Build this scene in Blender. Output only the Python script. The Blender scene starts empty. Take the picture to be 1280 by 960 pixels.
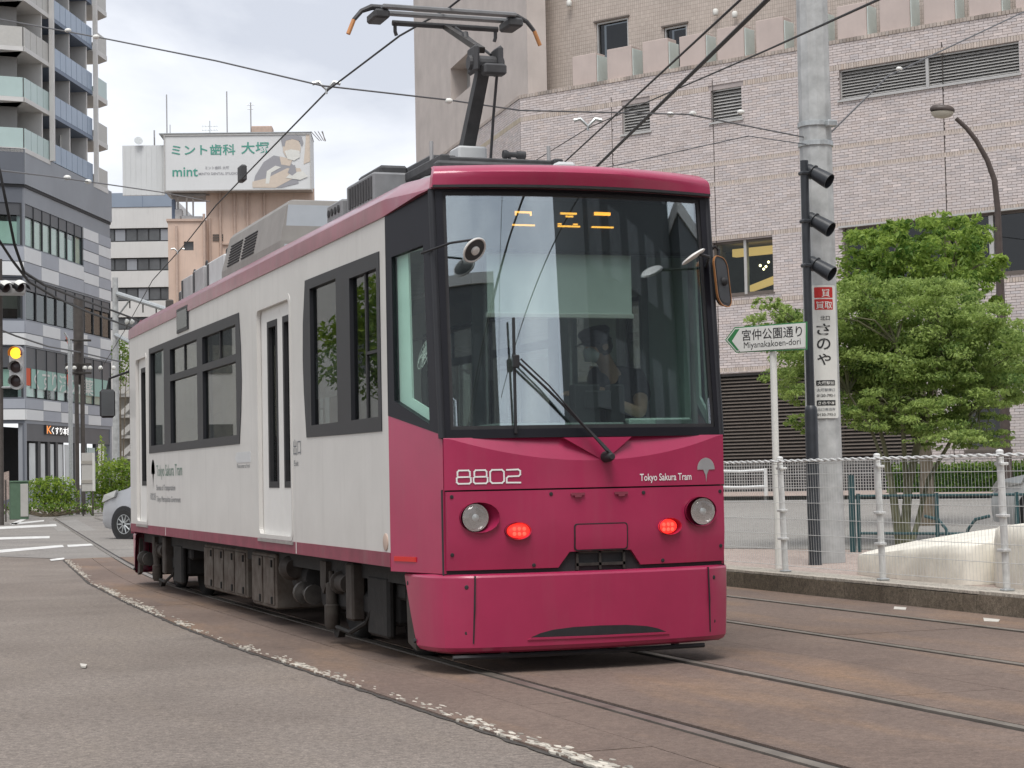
import bpy, bmesh, math, random
from mathutils import Vector, Matrix, noise
from mathutils.geometry import delaunay_2d_cdt, tessellate_polygon
random.seed(7)
scene = bpy.context.scene
COL = scene.collection
R = math.radians
# ---------------------------------------------------------------- camera
CP = Vector((-4.476, -10.764, 1.214))
CR = Vector((0.94086468, -0.33819312, -0.01997658))
CU = Vector((0.0028829, -0.05097123, 0.99869596))
CF = Vector((0.33877033, 0.93969535, 0.04698205))
FPX = 2400.0
cd = bpy.data.cameras.new('camera'); cam = bpy.data.objects.new('camera', cd); COL.objects.link(cam)
cd.sensor_fit = 'HORIZONTAL'; cd.sensor_width = 36.0; cd.lens = FPX / 1280 * 36
cd.clip_start = 0.1; cd.clip_end = 3000
mw = Matrix.Identity(4)
for i in range(3):
    mw[i][0] = CR[i]; mw[i][1] = CU[i]; mw[i][2] = -CF[i]; mw[i][3] = CP[i]
cam.matrix_world = mw
scene.camera = cam
# ---------------------------------------------------------------- sky: overcast, broken grey cloud over a pale sky
SUN_EL, SUN_AZ = 64.0, 206.0          # azimuth clockwise from +Y; behind the camera to the left
w = bpy.data.worlds.new('World'); scene.world = w; w.use_nodes = True
nt = w.node_tree; nt.nodes.clear()
def wn(t, **k):
    n = nt.nodes.new(t)
    for a, b in k.items(): setattr(n, a, b)
    return n
out = wn('ShaderNodeOutputWorld'); bg = wn('ShaderNodeBackground')
sky = wn('ShaderNodeTexSky', sky_type='NISHITA', sun_disc=False, sun_elevation=R(SUN_EL), sun_rotation=R(SUN_AZ))
skm = wn('ShaderNodeMix', data_type='RGBA', blend_type='MULTIPLY'); skm.inputs[0].default_value = 1; skm.inputs[7].default_value = (0.1, 0.1, 0.1, 1)
nt.links.new(sky.outputs[0], skm.inputs[6])
tc = wn('ShaderNodeTexCoord'); mp = wn('ShaderNodeMapping'); mp.inputs['Scale'].default_value = (1.0, 1.0, 2.6); mp.inputs['Location'].default_value = (.35, .1, .2)
nt.links.new(tc.outputs['Generated'], mp.inputs[0])
n1 = wn('ShaderNodeTexNoise'); n1.inputs['Scale'].default_value = 3.2; n1.inputs['Detail'].default_value = 7; n1.inputs['Roughness'].default_value = .55; n1.inputs['Distortion'].default_value = .35
nt.links.new(mp.outputs[0], n1.inputs['Vector'])
cr = wn('ShaderNodeValToRGB'); cr.color_ramp.elements[0].position = .39; cr.color_ramp.elements[0].color = (.36, .375, .415, 1)
cr.color_ramp.elements[1].position = .585; cr.color_ramp.elements[1].color = (.535, .545, .57, 1)
nt.links.new(n1.outputs[0], cr.inputs[0])
mx = wn('ShaderNodeMix', data_type='RGBA'); mx.inputs[0].default_value = .93
nt.links.new(skm.outputs[2], mx.inputs[6]); nt.links.new(cr.outputs[0], mx.inputs[7])
nt.links.new(mx.outputs[2], bg.inputs[0]); bg.inputs[1].default_value = 1.0
nt.links.new(bg.outputs[0], out.inputs[0])
# ---------------------------------------------------------------- sun veiled by cloud
sd = bpy.data.lights.new('sun', 'SUN'); so = bpy.data.objects.new('sun', sd); COL.objects.link(so)
sd.energy = 1.5; sd.angle = R(28); sd.color = (1.0, .97, .93)
sdir = Vector((math.sin(R(SUN_AZ)) * math.cos(R(SUN_EL)), math.cos(R(SUN_AZ)) * math.cos(R(SUN_EL)), math.sin(R(SUN_EL))))
so.rotation_euler = sdir.to_track_quat('Z', 'Y').to_euler()
scene.view_settings.view_transform = 'Standard'; scene.view_settings.look = 'None'
scene.view_settings.exposure = 0.98; scene.view_settings.gamma = 1.0; scene.view_settings.use_curve_mapping = False
scene.cycles.max_bounces = 8; scene.cycles.transparent_max_bounces = 24; scene.cycles.caustics_reflective = False; scene.cycles.caustics_refractive = False
scene.cycles.use_denoising = True

# ---------------------------------------------------------------- measuring helpers (photograph 1280x960 -> metres)
def ray(x, y): return CF + CR * ((x - 640) / FPX) + CU * ((480 - y) / FPX)
def atD(x, y, d): return CP + ray(x, y) * d
def atZ(x, y, z=0.0):
    r = ray(x, y); return CP + r * ((z - CP.z) / r.z)
def atX(x, y, X):
    r = ray(x, y); return CP + r * ((X - CP.x) / r.x)
def atY(x, y, Y):
    r = ray(x, y); return CP + r * ((Y - CP.y) / r.y)
class PL:
    """a vertical plane: local x = to the right, y = into the building, z = up"""
    def __init__(s, p0, az, z0=0.0):
        s.rx, s.ry = math.sin(R(az)), math.cos(R(az))
        s.p0 = Vector((p0[0], p0[1], z0)); s.ang = math.atan2(s.ry, s.rx)
    def at(s, x, y, off=0.0):
        n = Vector((-s.ry, s.rx, 0)); p = s.p0 + n * off; r = ray(x, y)
        q = CP + r * (((p - CP).dot(n)) / r.dot(n)); d = q - s.p0
        return (d.x * s.rx + d.y * s.ry, d.z)

# ---------------------------------------------------------------- materials
MATS = {}
def M(name, col, rough=.6, metal=0.0, var=0.0, vs=6.0, bump=0.0, bs=40.0, spec=.5, streak=0.0, tint=None, tone=False, coat=0.0, emit=None, estr=0.0):
    m = bpy.data.materials.new(name); m.use_nodes = True; nt = m.node_tree; b = nt.nodes['Principled BSDF']
    L = nt.links.new
    b.inputs['Base Color'].default_value = (*col, 1); b.inputs['Roughness'].default_value = rough; b.inputs['Metallic'].default_value = metal
    b.inputs['Specular IOR Level'].default_value = spec; b.inputs['Coat Weight'].default_value = coat; b.inputs['Coat Roughness'].default_value = .15
    if emit: b.inputs['Emission Color'].default_value = (*emit, 1); b.inputs['Emission Strength'].default_value = estr
    cur = None
    geo = nt.nodes.new('ShaderNodeNewGeometry'); pos = geo.outputs['Position']
    def mixc(fac, a, c2, mode='MIX'):
        x = nt.nodes.new('ShaderNodeMix'); x.data_type = 'RGBA'; x.blend_type = mode
        if isinstance(fac, float): x.inputs[0].default_value = fac
        else: L(fac, x.inputs[0])
        for k, v in ((6, a), (7, c2)):
            if isinstance(v, tuple): x.inputs[k].default_value = (*v, 1)
            else: L(v, x.inputs[k])
        return x.outputs[2]
    cur = tuple(col)
    def nz(scale, detail=5, sc=None, rough_=.6):
        n = nt.nodes.new('ShaderNodeTexNoise'); n.inputs['Scale'].default_value = scale; n.inputs['Detail'].default_value = detail; n.inputs['Roughness'].default_value = rough_
        if sc:
            mpn = nt.nodes.new('ShaderNodeMapping'); mpn.inputs['Scale'].default_value = sc; L(pos, mpn.inputs[0]); L(mpn.outputs[0], n.inputs['Vector'])
        else: L(pos, n.inputs['Vector'])
        return n.outputs[0]
    def ramp(v, a, b2):
        r = nt.nodes.new('ShaderNodeMapRange'); L(v, r.inputs[0]); r.inputs[1].default_value = a; r.inputs[2].default_value = b2; return r.outputs[0]
    if tone:
        at = nt.nodes.new('ShaderNodeAttribute'); at.attribute_name = 'tone'
        cur = mixc(1.0, cur if not isinstance(cur, tuple) else cur, at.outputs['Color'], 'MULTIPLY')
    if var:
        f = ramp(nz(vs), .3, .7)
        lo = tuple(c * (1 - var) for c in (tint or col)); hi = tuple(min(1, c * (1 + var)) for c in col)
        if tone: cur = mixc(f, mixc(1.0, cur, (1 - var,) * 3, 'MULTIPLY'), cur)
        else: cur = mixc(f, lo, hi)
    if streak:
        f = ramp(nz(3.0, 6, (3.0, 3.0, .25)), .52, .8)
        x = nt.nodes.new('ShaderNodeMath'); x.operation = 'MULTIPLY'; x.inputs[1].default_value = streak; L(f, x.inputs[0])
        cur = mixc(x.outputs[0], cur, tuple(c * .45 for c in (.5, .46, .42)))
    if not isinstance(cur, tuple): L(cur, b.inputs['Base Color'])
    if bump:
        bn = nt.nodes.new('ShaderNodeBump'); bn.inputs['Strength'].default_value = bump; bn.inputs['Distance'].default_value = .01
        L(nz(bs, 4), bn.inputs['Height']); L(bn.outputs[0], b.inputs['Normal'])
    MATS[name] = m
    return m
def glass(name, tint, refl=.12, rough=.0, tcol=None):
    """thin pane: part mirror (Fresnel on top of a coating), part see-through with a tint"""
    m = bpy.data.materials.new(name); m.use_nodes = True; nt = m.node_tree; nt.nodes.clear(); L = nt.links.new
    o = nt.nodes.new('ShaderNodeOutputMaterial'); tr = nt.nodes.new('ShaderNodeBsdfTransparent'); gl = nt.nodes.new('ShaderNodeBsdfGlossy')
    tr.inputs[0].default_value = (*tint, 1); gl.inputs['Roughness'].default_value = rough; gl.inputs['Color'].default_value = (*(tcol or (1, 1, 1)), 1)
    ge = nt.nodes.new('ShaderNodeNewGeometry'); dt = nt.nodes.new('ShaderNodeVectorMath'); dt.operation = 'DOT_PRODUCT'; L(ge.outputs['Normal'], dt.inputs[0]); L(ge.outputs['Incoming'], dt.inputs[1])
    def mth(op, a, b=None):
        n = nt.nodes.new('ShaderNodeMath'); n.operation = op
        for i, v in enumerate((a, b)):
            if v is None: continue
            if isinstance(v, float): n.inputs[i].default_value = v
            else: L(v, n.inputs[i])
        return n.outputs[0]
    sch = mth('POWER', mth('SUBTRACT', 1.0, mth('ABSOLUTE', dt.outputs['Value'])), 5.0)      # Schlick
    mr = nt.nodes.new('ShaderNodeMapRange'); L(sch, mr.inputs[0]); mr.inputs[3].default_value = refl; mr.inputs[4].default_value = .9
    mx = nt.nodes.new('ShaderNodeMixShader'); L(mr.outputs[0], mx.inputs[0]); L(tr.outputs[0], mx.inputs[1]); L(gl.outputs[0], mx.inputs[2]); L(mx.outputs[0], o.inputs[0])
    MATS[name] = m; return m
def leafmat(name, c1, c2, vs=1.2):
    m = bpy.data.materials.new(name); m.use_nodes = True; nt = m.node_tree; nt.nodes.clear(); L = nt.links.new
    o = nt.nodes.new('ShaderNodeOutputMaterial'); p = nt.nodes.new('ShaderNodeBsdfPrincipled'); t = nt.nodes.new('ShaderNodeBsdfTranslucent'); mx = nt.nodes.new('ShaderNodeMixShader')
    at = nt.nodes.new('ShaderNodeAttribute'); at.attribute_name = 'tone'
    cm = nt.nodes.new('ShaderNodeMix'); cm.data_type = 'RGBA'; cm.inputs[6].default_value = (*c1, 1); cm.inputs[7].default_value = (*c2, 1); L(at.outputs['Fac'], cm.inputs[0])
    L(cm.outputs[2], p.inputs['Base Color']); L(cm.outputs[2], t.inputs[0]); p.inputs['Roughness'].default_value = .55; p.inputs['Specular IOR Level'].default_value = .35
    mx.inputs[0].default_value = .5; L(p.outputs[0], mx.inputs[1]); L(t.outputs[0], mx.inputs[2]); L(mx.outputs[0], o.inputs[0])
    MATS[name] = m; return m

# ---------------------------------------------------------------- mesh helpers
class MB:
    def __init__(s): s.v = []; s.f = []; s.t = []; s.sm = False; s.tc = None
    def add(s, vs, fs, tone=None):
        o = len(s.v); s.v += [tuple(v) for v in vs]; s.f += [tuple(i + o for i in f) for f in fs]; s.t += [tone] * len(fs); return s
    def box(s, x0, x1, y0, y1, z0, z1, tone=None):
        return s.add([(x0, y0, z0), (x1, y0, z0), (x1, y1, z0), (x0, y1, z0), (x0, y0, z1), (x1, y0, z1), (x1, y1, z1), (x0, y1, z1)],
                     [(0, 3, 2, 1), (4, 5, 6, 7), (0, 1, 5, 4), (1, 2, 6, 5), (2, 3, 7, 6), (3, 0, 4, 7)], tone)
    def cbox(s, x0, x1, y0, y1, z0, z1, c=.01):
        """box with chamfered edges"""
        X = (x0, x1); Y = (y0, y1); Z = (z0, z1); vs = []; idx = {}
        for i in (0, 1):
            for j in (0, 1):
                for k in (0, 1):
                    sx, sy, sz = (c if i == 0 else -c), (c if j == 0 else -c), (c if k == 0 else -c)
                    for a in range(3):
                        p = [X[i] + sx, Y[j] + sy, Z[k] + sz]; p[a] = (X[i], Y[j], Z[k])[a]
                        idx[i, j, k, a] = len(vs); vs.append(tuple(p))
        bm = bmesh.new(); bv = [bm.verts.new(v) for v in vs]
        r = bmesh.ops.convex_hull(bm, input=bv); bm.verts.index_update()
        vv = [v.co[:] for v in bm.verts]; ff = [[v.index for v in f.verts] for f in bm.faces]; bm.free()
        return s.add(vv, ff)
    def tube(s, pts, r, n=8, cap=True, closed=False):
        pts = [Vector(p) for p in pts]; rs = r if isinstance(r, (list, tuple)) else [r] * len(pts)
        rings = []; up = Vector((0, 0, 1)); prev = None
        N = len(pts)
        for i, p in enumerate(pts):
            if closed: d = pts[(i + 1) % N] - pts[i - 1]
            else: d = pts[min(i + 1, N - 1)] - pts[max(i - 1, 0)]
            d.normalize()
            if prev is None:
                a = d.cross(up)
                if a.length < 1e-3: a = d.cross(Vector((1, 0, 0)))
            else:
                a = prev - d * prev.dot(d)
                if a.length < 1e-4: a = d.cross(up)
            a.normalize(); prev = a; b = d.cross(a)
            rings.append([p + (a * math.cos(2 * math.pi * k / n) + b * math.sin(2 * math.pi * k / n)) * rs[i] for k in range(n)])
        vs = [v for q in rings for v in q]; fs = []
        for i in range(N if closed else N - 1):
            for k in range(n):
                j = (i + 1) % N
                fs.append((i * n + k, i * n + (k + 1) % n, j * n + (k + 1) % n, j * n + k))
        if cap and not closed: fs += [tuple(range(n - 1, -1, -1)), tuple((N - 1) * n + k for k in range(n))]
        return s.add(vs, fs)
    def lathe(s, c, axis, prof, n=20):
        """prof: list of (radius, distance along axis)"""
        ax = Vector(axis).normalized(); a = ax.cross(Vector((0, 0, 1)))
        if a.length < 1e-3: a = ax.cross(Vector((1, 0, 0)))
        a.normalize(); b = ax.cross(a); c = Vector(c); vs = []; fs = []
        for r, d in prof:
            for k in range(n):
                t = 2 * math.pi * k / n; vs.append(c + ax * d + (a * math.cos(t) + b * math.sin(t)) * max(r, 1e-4))
        for i in range(len(prof) - 1):
            for k in range(n): fs.append((i * n + k, i * n + (k + 1) % n, (i + 1) * n + (k + 1) % n, (i + 1) * n + k))
        fs.append(tuple(range(n - 1, -1, -1))); fs.append(tuple((len(prof) - 1) * n + k for k in range(n)))
        return s.add(vs, fs)
    def loft(s, rings, cap0=True, cap1=True):
        n = len(rings[0]); vs = [v for q in rings for v in q]; fs = []
        for i in range(len(rings) - 1):
            for k in range(n): fs.append((i * n + k, i * n + (k + 1) % n, (i + 1) * n + (k + 1) % n, (i + 1) * n + k))
        if cap0: fs.append(tuple(range(n - 1, -1, -1)))
        if cap1: fs.append(tuple((len(rings) - 1) * n + k for k in range(n)))
        return s.add(vs, fs)
    def prism(s, poly, mapf, d0, d1):
        """poly 2D outline; mapf(u, v, depth) -> 3D"""
        n = len(poly); vs = [mapf(u, v, d0) for u, v in poly] + [mapf(u, v, d1) for u, v in poly]
        tr = tessellate_polygon([[Vector((u, v, 0)) for u, v in poly]])
        fs = [tuple(t) for t in tr] + [tuple(n + i for i in reversed(t)) for t in tr]
        fs += [(k, (k + 1) % n, n + (k + 1) % n, n + k) for k in range(n)]
        return s.add(vs, fs)
    def patch(s, outer, holes, mapf, d0, d1, res=None):
        """sheet with holes and thickness: outlines in 2D, curved by mapf(u, v, depth)"""
        def sub(p):
            if not res: return list(p)
            o = []
            for i in range(len(p)):
                a, b = p[i], p[(i + 1) % len(p)]; k = max(1, int(math.hypot(b[0] - a[0], b[1] - a[1]) / res))
                o += [(a[0] + (b[0] - a[0]) * t / k, a[1] + (b[1] - a[1]) * t / k) for t in range(k)]
            return o
        loops = [sub(outer)] + [sub(h) for h in holes]
        def inside(x, y, p):
            c = False; j = len(p) - 1
            for i in range(len(p)):
                if (p[i][1] > y) != (p[j][1] > y) and x < (p[j][0] - p[i][0]) * (y - p[i][1]) / (p[j][1] - p[i][1]) + p[i][0]: c = not c
                j = i
            return c
        vs = []; es = []; ids = []
        for lp in loops:
            o = len(vs); vs += lp; ids.append([o + i for i in range(len(lp))]); es += [(o + i, o + (i + 1) % len(lp)) for i in range(len(lp))]
        if res:
            x0 = min(p[0] for p in outer); x1 = max(p[0] for p in outer); y0 = min(p[1] for p in outer); y1 = max(p[1] for p in outer)
            nx = int((x1 - x0) / res); ny = int((y1 - y0) / res)
            for i in range(1, nx):
                for j in range(1, ny):
                    x = x0 + (x1 - x0) * i / nx; y = y0 + (y1 - y0) * j / ny
                    if inside(x, y, loops[0]) and not any(inside(x, y, h) for h in loops[1:]): vs.append((x, y))
        V, E, F, ov, oe, of = delaunay_2d_cdt([Vector(v) for v in vs], es, [], 0, 1e-5)
        rep = {}
        for i, l in enumerate(ov):
            for k in l: rep[k] = i
        tri = []
        for f in F:
            cx = sum(V[i].x for i in f) / len(f); cy = sum(V[i].y for i in f) / len(f)
            if inside(cx, cy, loops[0]) and not any(inside(cx, cy, h) for h in loops[1:]): tri.append(tuple(f))
        n = len(V)
        vv = [mapf(p.x, p.y, d0) for p in V] + [mapf(p.x, p.y, d1) for p in V]
        ff = tri + [tuple(n + i for i in reversed(t)) for t in tri]
        for l in ids:
            for i in range(len(l)):
                a, b = rep[l[i]], rep[l[(i + 1) % len(l)]]
                if a != b: ff.append((a, b, n + b, n + a))
        return s.add(vv, ff)
    def smooth(s, ang=40): s.sm = ang; return s
WM = {}
def mesh(mb, m):
    me = bpy.data.meshes.new('mesh'); me.from_pydata(mb.v, [], mb.f)
    if isinstance(m, str): m = MATS[m]
    me.materials.append(m)
    if any(t is not None for t in mb.t):
        at = me.attributes.new('tone', 'FLOAT_COLOR', 'FACE')
        buf = []
        for t in mb.t:
            t = 1.0 if t is None else t
            buf += [t, t, t, 1.0] if not isinstance(t, tuple) else [*t, 1.0]
        at.data.foreach_set('color', buf)
    if mb.sm:
        me.polygons.foreach_set('use_smooth', [True] * len(me.polygons)); me.set_sharp_from_angle(angle=R(mb.sm))
    me.update(); return me
def link(o, parent=None):
    COL.objects.link(o)
    if parent is not None: o.parent = parent
    return o
def obj(name, mb, m, parent=None, local=False):
    """mesh in world metres, or (local=True) in its thing's own frame"""
    if parent is not None and not local:
        inv = WM[parent.name].inverted(); mb.v = [tuple(inv @ Vector(v)) for v in mb.v]
    o = bpy.data.objects.new(name, mesh(mb, m)); link(o, parent)
    WM[o.name] = WM[parent.name] if parent is not None else Matrix.Identity(4)
    return o
def tag(o, label=None, cat=None, group=None, kind=None):
    if label: o['label'] = label
    if cat: o['category'] = cat
    if group: o['group'] = group
    if kind: o['kind'] = kind
    return o
def thing(name, label, cat, loc=(0, 0, 0), rz=0.0, group=None):
    o = bpy.data.objects.new(name, None); o.empty_display_size = .2; COL.objects.link(o); o.location = loc; o.rotation_euler = (0, 0, rz)
    WM[o.name] = Matrix.Translation(Vector(loc)) @ Matrix.Rotation(rz, 4, 'Z')
    return tag(o, label, cat, group)
def kids(o): return [c for c in bpy.data.objects if c.parent == o]
def copy_tree(o, parent=None):
    c = o.copy(); COL.objects.link(c)
    if parent is not None: c.parent = parent
    for ch in list(o.children): copy_tree(ch, c)
    return c
_tc = None
def text_mb(body, size, depth=.0, align='LEFT', bold=0.0, width=None):
    """flat lettering as a mesh in the x-z plane, baseline at z = 0"""
    c = bpy.data.curves.new('t', 'FONT'); c.body = body; c.size = size; c.align_x = align; c.offset = bold; c.resolution_u = 3; c.fill_mode = 'FRONT'
    o = bpy.data.objects.new('t', c); sc2 = TXT.collection; sc2.objects.link(o)
    with bpy.context.temp_override(scene=TXT, view_layer=TXT.view_layers[0]): dg = bpy.context.evaluated_depsgraph_get(); dg.update()
    me = bpy.data.meshes.new_from_object(o.evaluated_get(dg))
    mb = MB(); k = 1.0; x0 = 0
    if me.vertices:
        xs = [v.co.x for v in me.vertices]
        if width: k = width / max(1e-4, max(xs) - min(xs)); x0 = min(xs) if align == 'LEFT' else 0
    mb.add([((v.co.x - x0) * k, 0.0, v.co.y) for v in me.vertices], [tuple(p.vertices) for p in me.polygons])
    bpy.data.objects.remove(o); bpy.data.curves.remove(c); bpy.data.meshes.remove(me)
    return mb
TXT = bpy.data.scenes.new('lettering')
def moved(mb, f):
    mb.v = [tuple(f(*v)) for v in mb.v]; return mb
def rrect(x0, x1, y0, y1, r, n=5):
    o = []
    for cx, cy, a0 in ((x1 - r, y1 - r, 0), (x0 + r, y1 - r, 90), (x0 + r, y0 + r, 180), (x1 - r, y0 + r, 270)):
        for k in range(n + 1):
            a = R(a0 + 90 * k / n); o.append((cx + r * math.cos(a), cy + r * math.sin(a)))
    return o
def rect(x0, x1, y0, y1): return [(x0, y0), (x1, y0), (x1, y1), (x0, y1)]
def grow(p, d):
    """offset a convex outline inward by d (d > 0)"""
    cx = sum(q[0] for q in p) / len(p); cy = sum(q[1] for q in p) / len(p)
    a = sum(p[i][0] * p[(i + 1) % len(p)][1] - p[(i + 1) % len(p)][0] * p[i][1] for i in range(len(p)))
    sgn = 1 if a > 0 else -1; o = []
    n = len(p)
    for i in range(n):
        a0, b0, c0 = Vector(p[i - 1]), Vector(p[i]), Vector(p[(i + 1) % n])
        e1 = (b0 - a0).normalized(); e2 = (c0 - b0).normalized()
        n1 = Vector((-e1.y, e1.x)) * sgn; n2 = Vector((-e2.y, e2.x)) * sgn
        h = (n1 + n2); h = h / max(.3, h.length_squared) * 2 if h.length > 1e-6 else n1
        o.append((b0.x + h.x * d, b0.y + h.y * d))
    return o
# ================================================================ materials
M('tram_white', (.60, .585, .555), .36, var=.05, vs=2.5, streak=.2, coat=.25, bump=.12, bs=2.2)
M('tram_white_trim', (.70, .69, .66), .4, var=.04, vs=5)
M('magenta', (.35, .022, .078), .33, var=.07, vs=3, coat=.4, streak=.08, bump=.08, bs=2.6)
M('magenta_roof', (.25, .055, .085), .36, var=.22, vs=3, streak=.35, coat=.6)
M('magenta_skirt', (.21, .035, .06), .55, var=.2, vs=5, streak=.25)
M('black_gloss', (.010, .010, .014), .38, var=.1, spec=.3)
M('frame_grey', (.022, .023, .027), .45, var=.1, spec=.35)
M('rubber', (.018, .018, .02), .65, var=.2, vs=20)
M('under_dark', (.010, .009, .008), .8, var=.5, vs=9, bump=.3)
M('under_grey', (.036, .031, .026), .8, var=.55, vs=9, tint=(.05, .032, .022))
M('under_steel', (.055, .05, .045), .55, metal=.4, var=.4, vs=12)
M('roof_grey', (.34, .34, .34), .6, var=.12, vs=6, streak=.25)
M('unit_side', (.235, .222, .205), .6, var=.1, vs=5, streak=.1)
M('unit_front', (.36, .385, .41), .5, var=.06, vs=4)
M('roof_mid', (.21, .215, .22), .55, var=.15, vs=8, streak=.3)
M('roof_light', (.52, .53, .53), .55, var=.1, vs=4, streak=.25)
M('roof_dark', (.05, .05, .052), .6, var=.3, vs=10)
M('under_box', (.088, .077, .064), .75, var=.45, vs=8, tint=(.085, .05, .032))
M('steel', (.42, .41, .40), .38, metal=.8, var=.15, vs=15)
M('chrome', (.8, .8, .8), .12, metal=1.0)
M('copper_tip', (.45, .2, .07), .5, var=.2)
M('white_print', (.75, .75, .73), .5, var=.02)
M('silver_print', (.55, .56, .56), .4, var=.05)
M('grey_print', (.16, .17, .18), .6)
M('green_print', (.15, .24, .19), .6)
M('lamp_red', (.6, .01, .01), .3, emit=(1, .035, .025), estr=.75)
M('lamp_red_core', (.8, .05, .02), .3, emit=(1, .07, .05), estr=1.0)
M('led_orange', (.6, .25, .02), .5, emit=(1, .45, .06), estr=1.2)
M('reflector_red', (.55, .015, .01), .3)
M('lens', (.55, .56, .55), .12, metal=.3)
M('blind', (.80, .87, .84), .7, var=.04)
M('cab_green', (.62, .76, .70), .6, var=.05)
M('cab_grey', (.30, .34, .33), .6, var=.1)
M('cab_dark', (.03, .032, .035), .6, var=.2)
M('uniform', (.004, .005, .010), .85, var=.2, vs=12)
M('skin', (.48, .29, .20), .55, var=.06, vs=10)
M('mask', (.6, .62, .64), .8)
M('hair', (.012, .01, .009), .6)
M('cap', (.012, .014, .03), .7)
M('seat_red', (.2, .05, .06), .8, var=.2)
glass('windscreen', (.86, .93, .90), .26, tcol=(.90, .95, 1.0))
glass('tram_glass', (.52, .55, .545), .06, tcol=(.8, .82, .82))
glass('cab_glass', (.86, .93, .90), .02)
glass('house_glass', (.35, .37, .38), .05)
glass('lamp_glass', (.92, .93, .93), .05)
M('led_black', (.01, .01, .012), .4)
# ground
def ground_mat(name, base, alt, warm, rough=.85, crack=0.0, patch=.5, coarse=90.0, grain=1.0):
    m = bpy.data.materials.new(name); m.use_nodes = True; nt = m.node_tree; b = nt.nodes['Principled BSDF']; L = nt.links.new
    pos = nt.nodes.new('ShaderNodeNewGeometry').outputs['Position']
    def nz(s, d=6, sc=None, r=.6):
        n = nt.nodes.new('ShaderNodeTexNoise'); n.inputs['Scale'].default_value = s; n.inputs['Detail'].default_value = d; n.inputs['Roughness'].default_value = r
        if sc:
            q = nt.nodes.new('ShaderNodeMapping'); q.inputs['Scale'].default_value = sc; L(pos, q.inputs[0]); L(q.outputs[0], n.inputs['Vector'])
        else: L(pos, n.inputs['Vector'])
        return n.outputs[0]
    def mr(v, a, c, lo=0, hi=1):
        r = nt.nodes.new('ShaderNodeMapRange'); L(v, r.inputs[0]); r.inputs[1].default_value = a; r.inputs[2].default_value = c; r.inputs[3].default_value = lo; r.inputs[4].default_value = hi; return r.outputs[0]
    def mix(f, a, c, mode='MIX'):
        x = nt.nodes.new('ShaderNodeMix'); x.data_type = 'RGBA'; x.blend_type = mode
        if isinstance(f, float): x.inputs[0].default_value = f
        else: L(f, x.inputs[0])
        for k, v in ((6, a), (7, c)):
            if isinstance(v, tuple): x.inputs[k].default_value = (*v, 1)
            else: L(v, x.inputs[k])
        return x.outputs[2]
    c = mix(mr(nz(.55, 5), .35, .68), base, alt)
    c = mix(mr(nz(1.3, 7, (1.0, .25, 1.0)), .5, .78, 0, patch), c, warm)
    c = mix(mr(nz(.9, 8), .55, .8, 0, .5), c, tuple(v * .55 for v in base))
    g = nz(coarse, 3, None, .7); g2 = nz(26, 4, None, .65)
    c = mix(1.0, c, mix(mr(g2, .33, .68), (1 - .3 * grain, 1 - .31 * grain, 1 - .32 * grain), (1 + .32 * grain, 1 + .3 * grain, 1 + .27 * grain)), 'MULTIPLY')
    c = mix(mr(nz(3.1, 8, None, .7), .60, .74, 0, .45), c, tuple(v * .42 for v in base))
    c = mix(1.0, c, mix(mr(g, .3, .72), (1 - .48 * grain,) * 3, (1 + .45 * grain, 1 + .43 * grain, 1 + .4 * grain)), 'MULTIPLY')
    vo = nt.nodes.new('ShaderNodeTexVoronoi'); vo.inputs['Scale'].default_value = 75; L(pos, vo.inputs['Vector'])
    c = mix(mr(vo.outputs['Distance'], .0, .2, .5, 0), c, (.40, .37, .33))
    if crack:
        v2 = nt.nodes.new('ShaderNodeTexVoronoi'); v2.feature = 'DISTANCE_TO_EDGE'; v2.inputs['Scale'].default_value = .35
        w1 = nt.nodes.new('ShaderNodeVectorMath'); w1.operation = 'ADD'; n9 = nt.nodes.new('ShaderNodeTexNoise'); n9.inputs['Scale'].default_value = 2.5; n9.inputs['Detail'].default_value = 6; L(pos, n9.inputs['Vector'])
        L(pos, w1.inputs[0]); L(n9.outputs['Color'], w1.inputs[1]); L(w1.outputs[0], v2.inputs['Vector'])
        c = mix(mr(v2.outputs['Distance'], .0, .006, crack, 0), c, (.03, .027, .025))
    L(c, b.inputs['Base Color']); b.inputs['Roughness'].default_value = rough; b.inputs['Specular IOR Level'].default_value = .3
    bn = nt.nodes.new('ShaderNodeBump'); bn.inputs['Strength'].default_value = .5; bn.inputs['Distance'].default_value = .008; L(g, bn.inputs['Height']); L(bn.outputs[0], b.inputs['Normal'])
    MATS[name] = m; return m
ground_mat('asphalt', (.170, .146, .130), (.225, .198, .178), (.24, .205, .17), crack=.10)
ground_mat('slab', (.140, .104, .087), (.188, .142, .118), (.27, .17, .10), patch=.75, grain=.6)
ground_mat('junction', (.20, .19, .185), (.26, .25, .235), (.22, .2, .18), patch=.35)
ground_mat('street_asphalt', (.24, .235, .228), (.28, .275, .265), (.26, .245, .225), patch=.3)
ground_mat('pavement_pink', (.36, .30, .275), (.42, .35, .32), (.36, .30, .26), patch=.3)
ground_mat('concrete', (.40, .375, .335), (.48, .455, .41), (.30, .265, .21), patch=.5)
ground_mat('kerb_stone', (.13, .11, .085), (.23, .20, .16), (.075, .065, .045), patch=.8)
M('joint_dark', (.03, .027, .025), .9, var=.3, vs=15)
M('rail', (.20, .175, .15), .42, metal=.35, var=.25, vs=4)
M('paint_white', (.62, .59, .53), .75, var=.3, vs=22, tone=True)
M('paint_road', (.66, .66, .64), .7, var=.15, vs=5, tint=(.5, .49, .47))
M('paint_yellow', (.45, .36, .22), .7, var=.25, vs=9)
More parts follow.
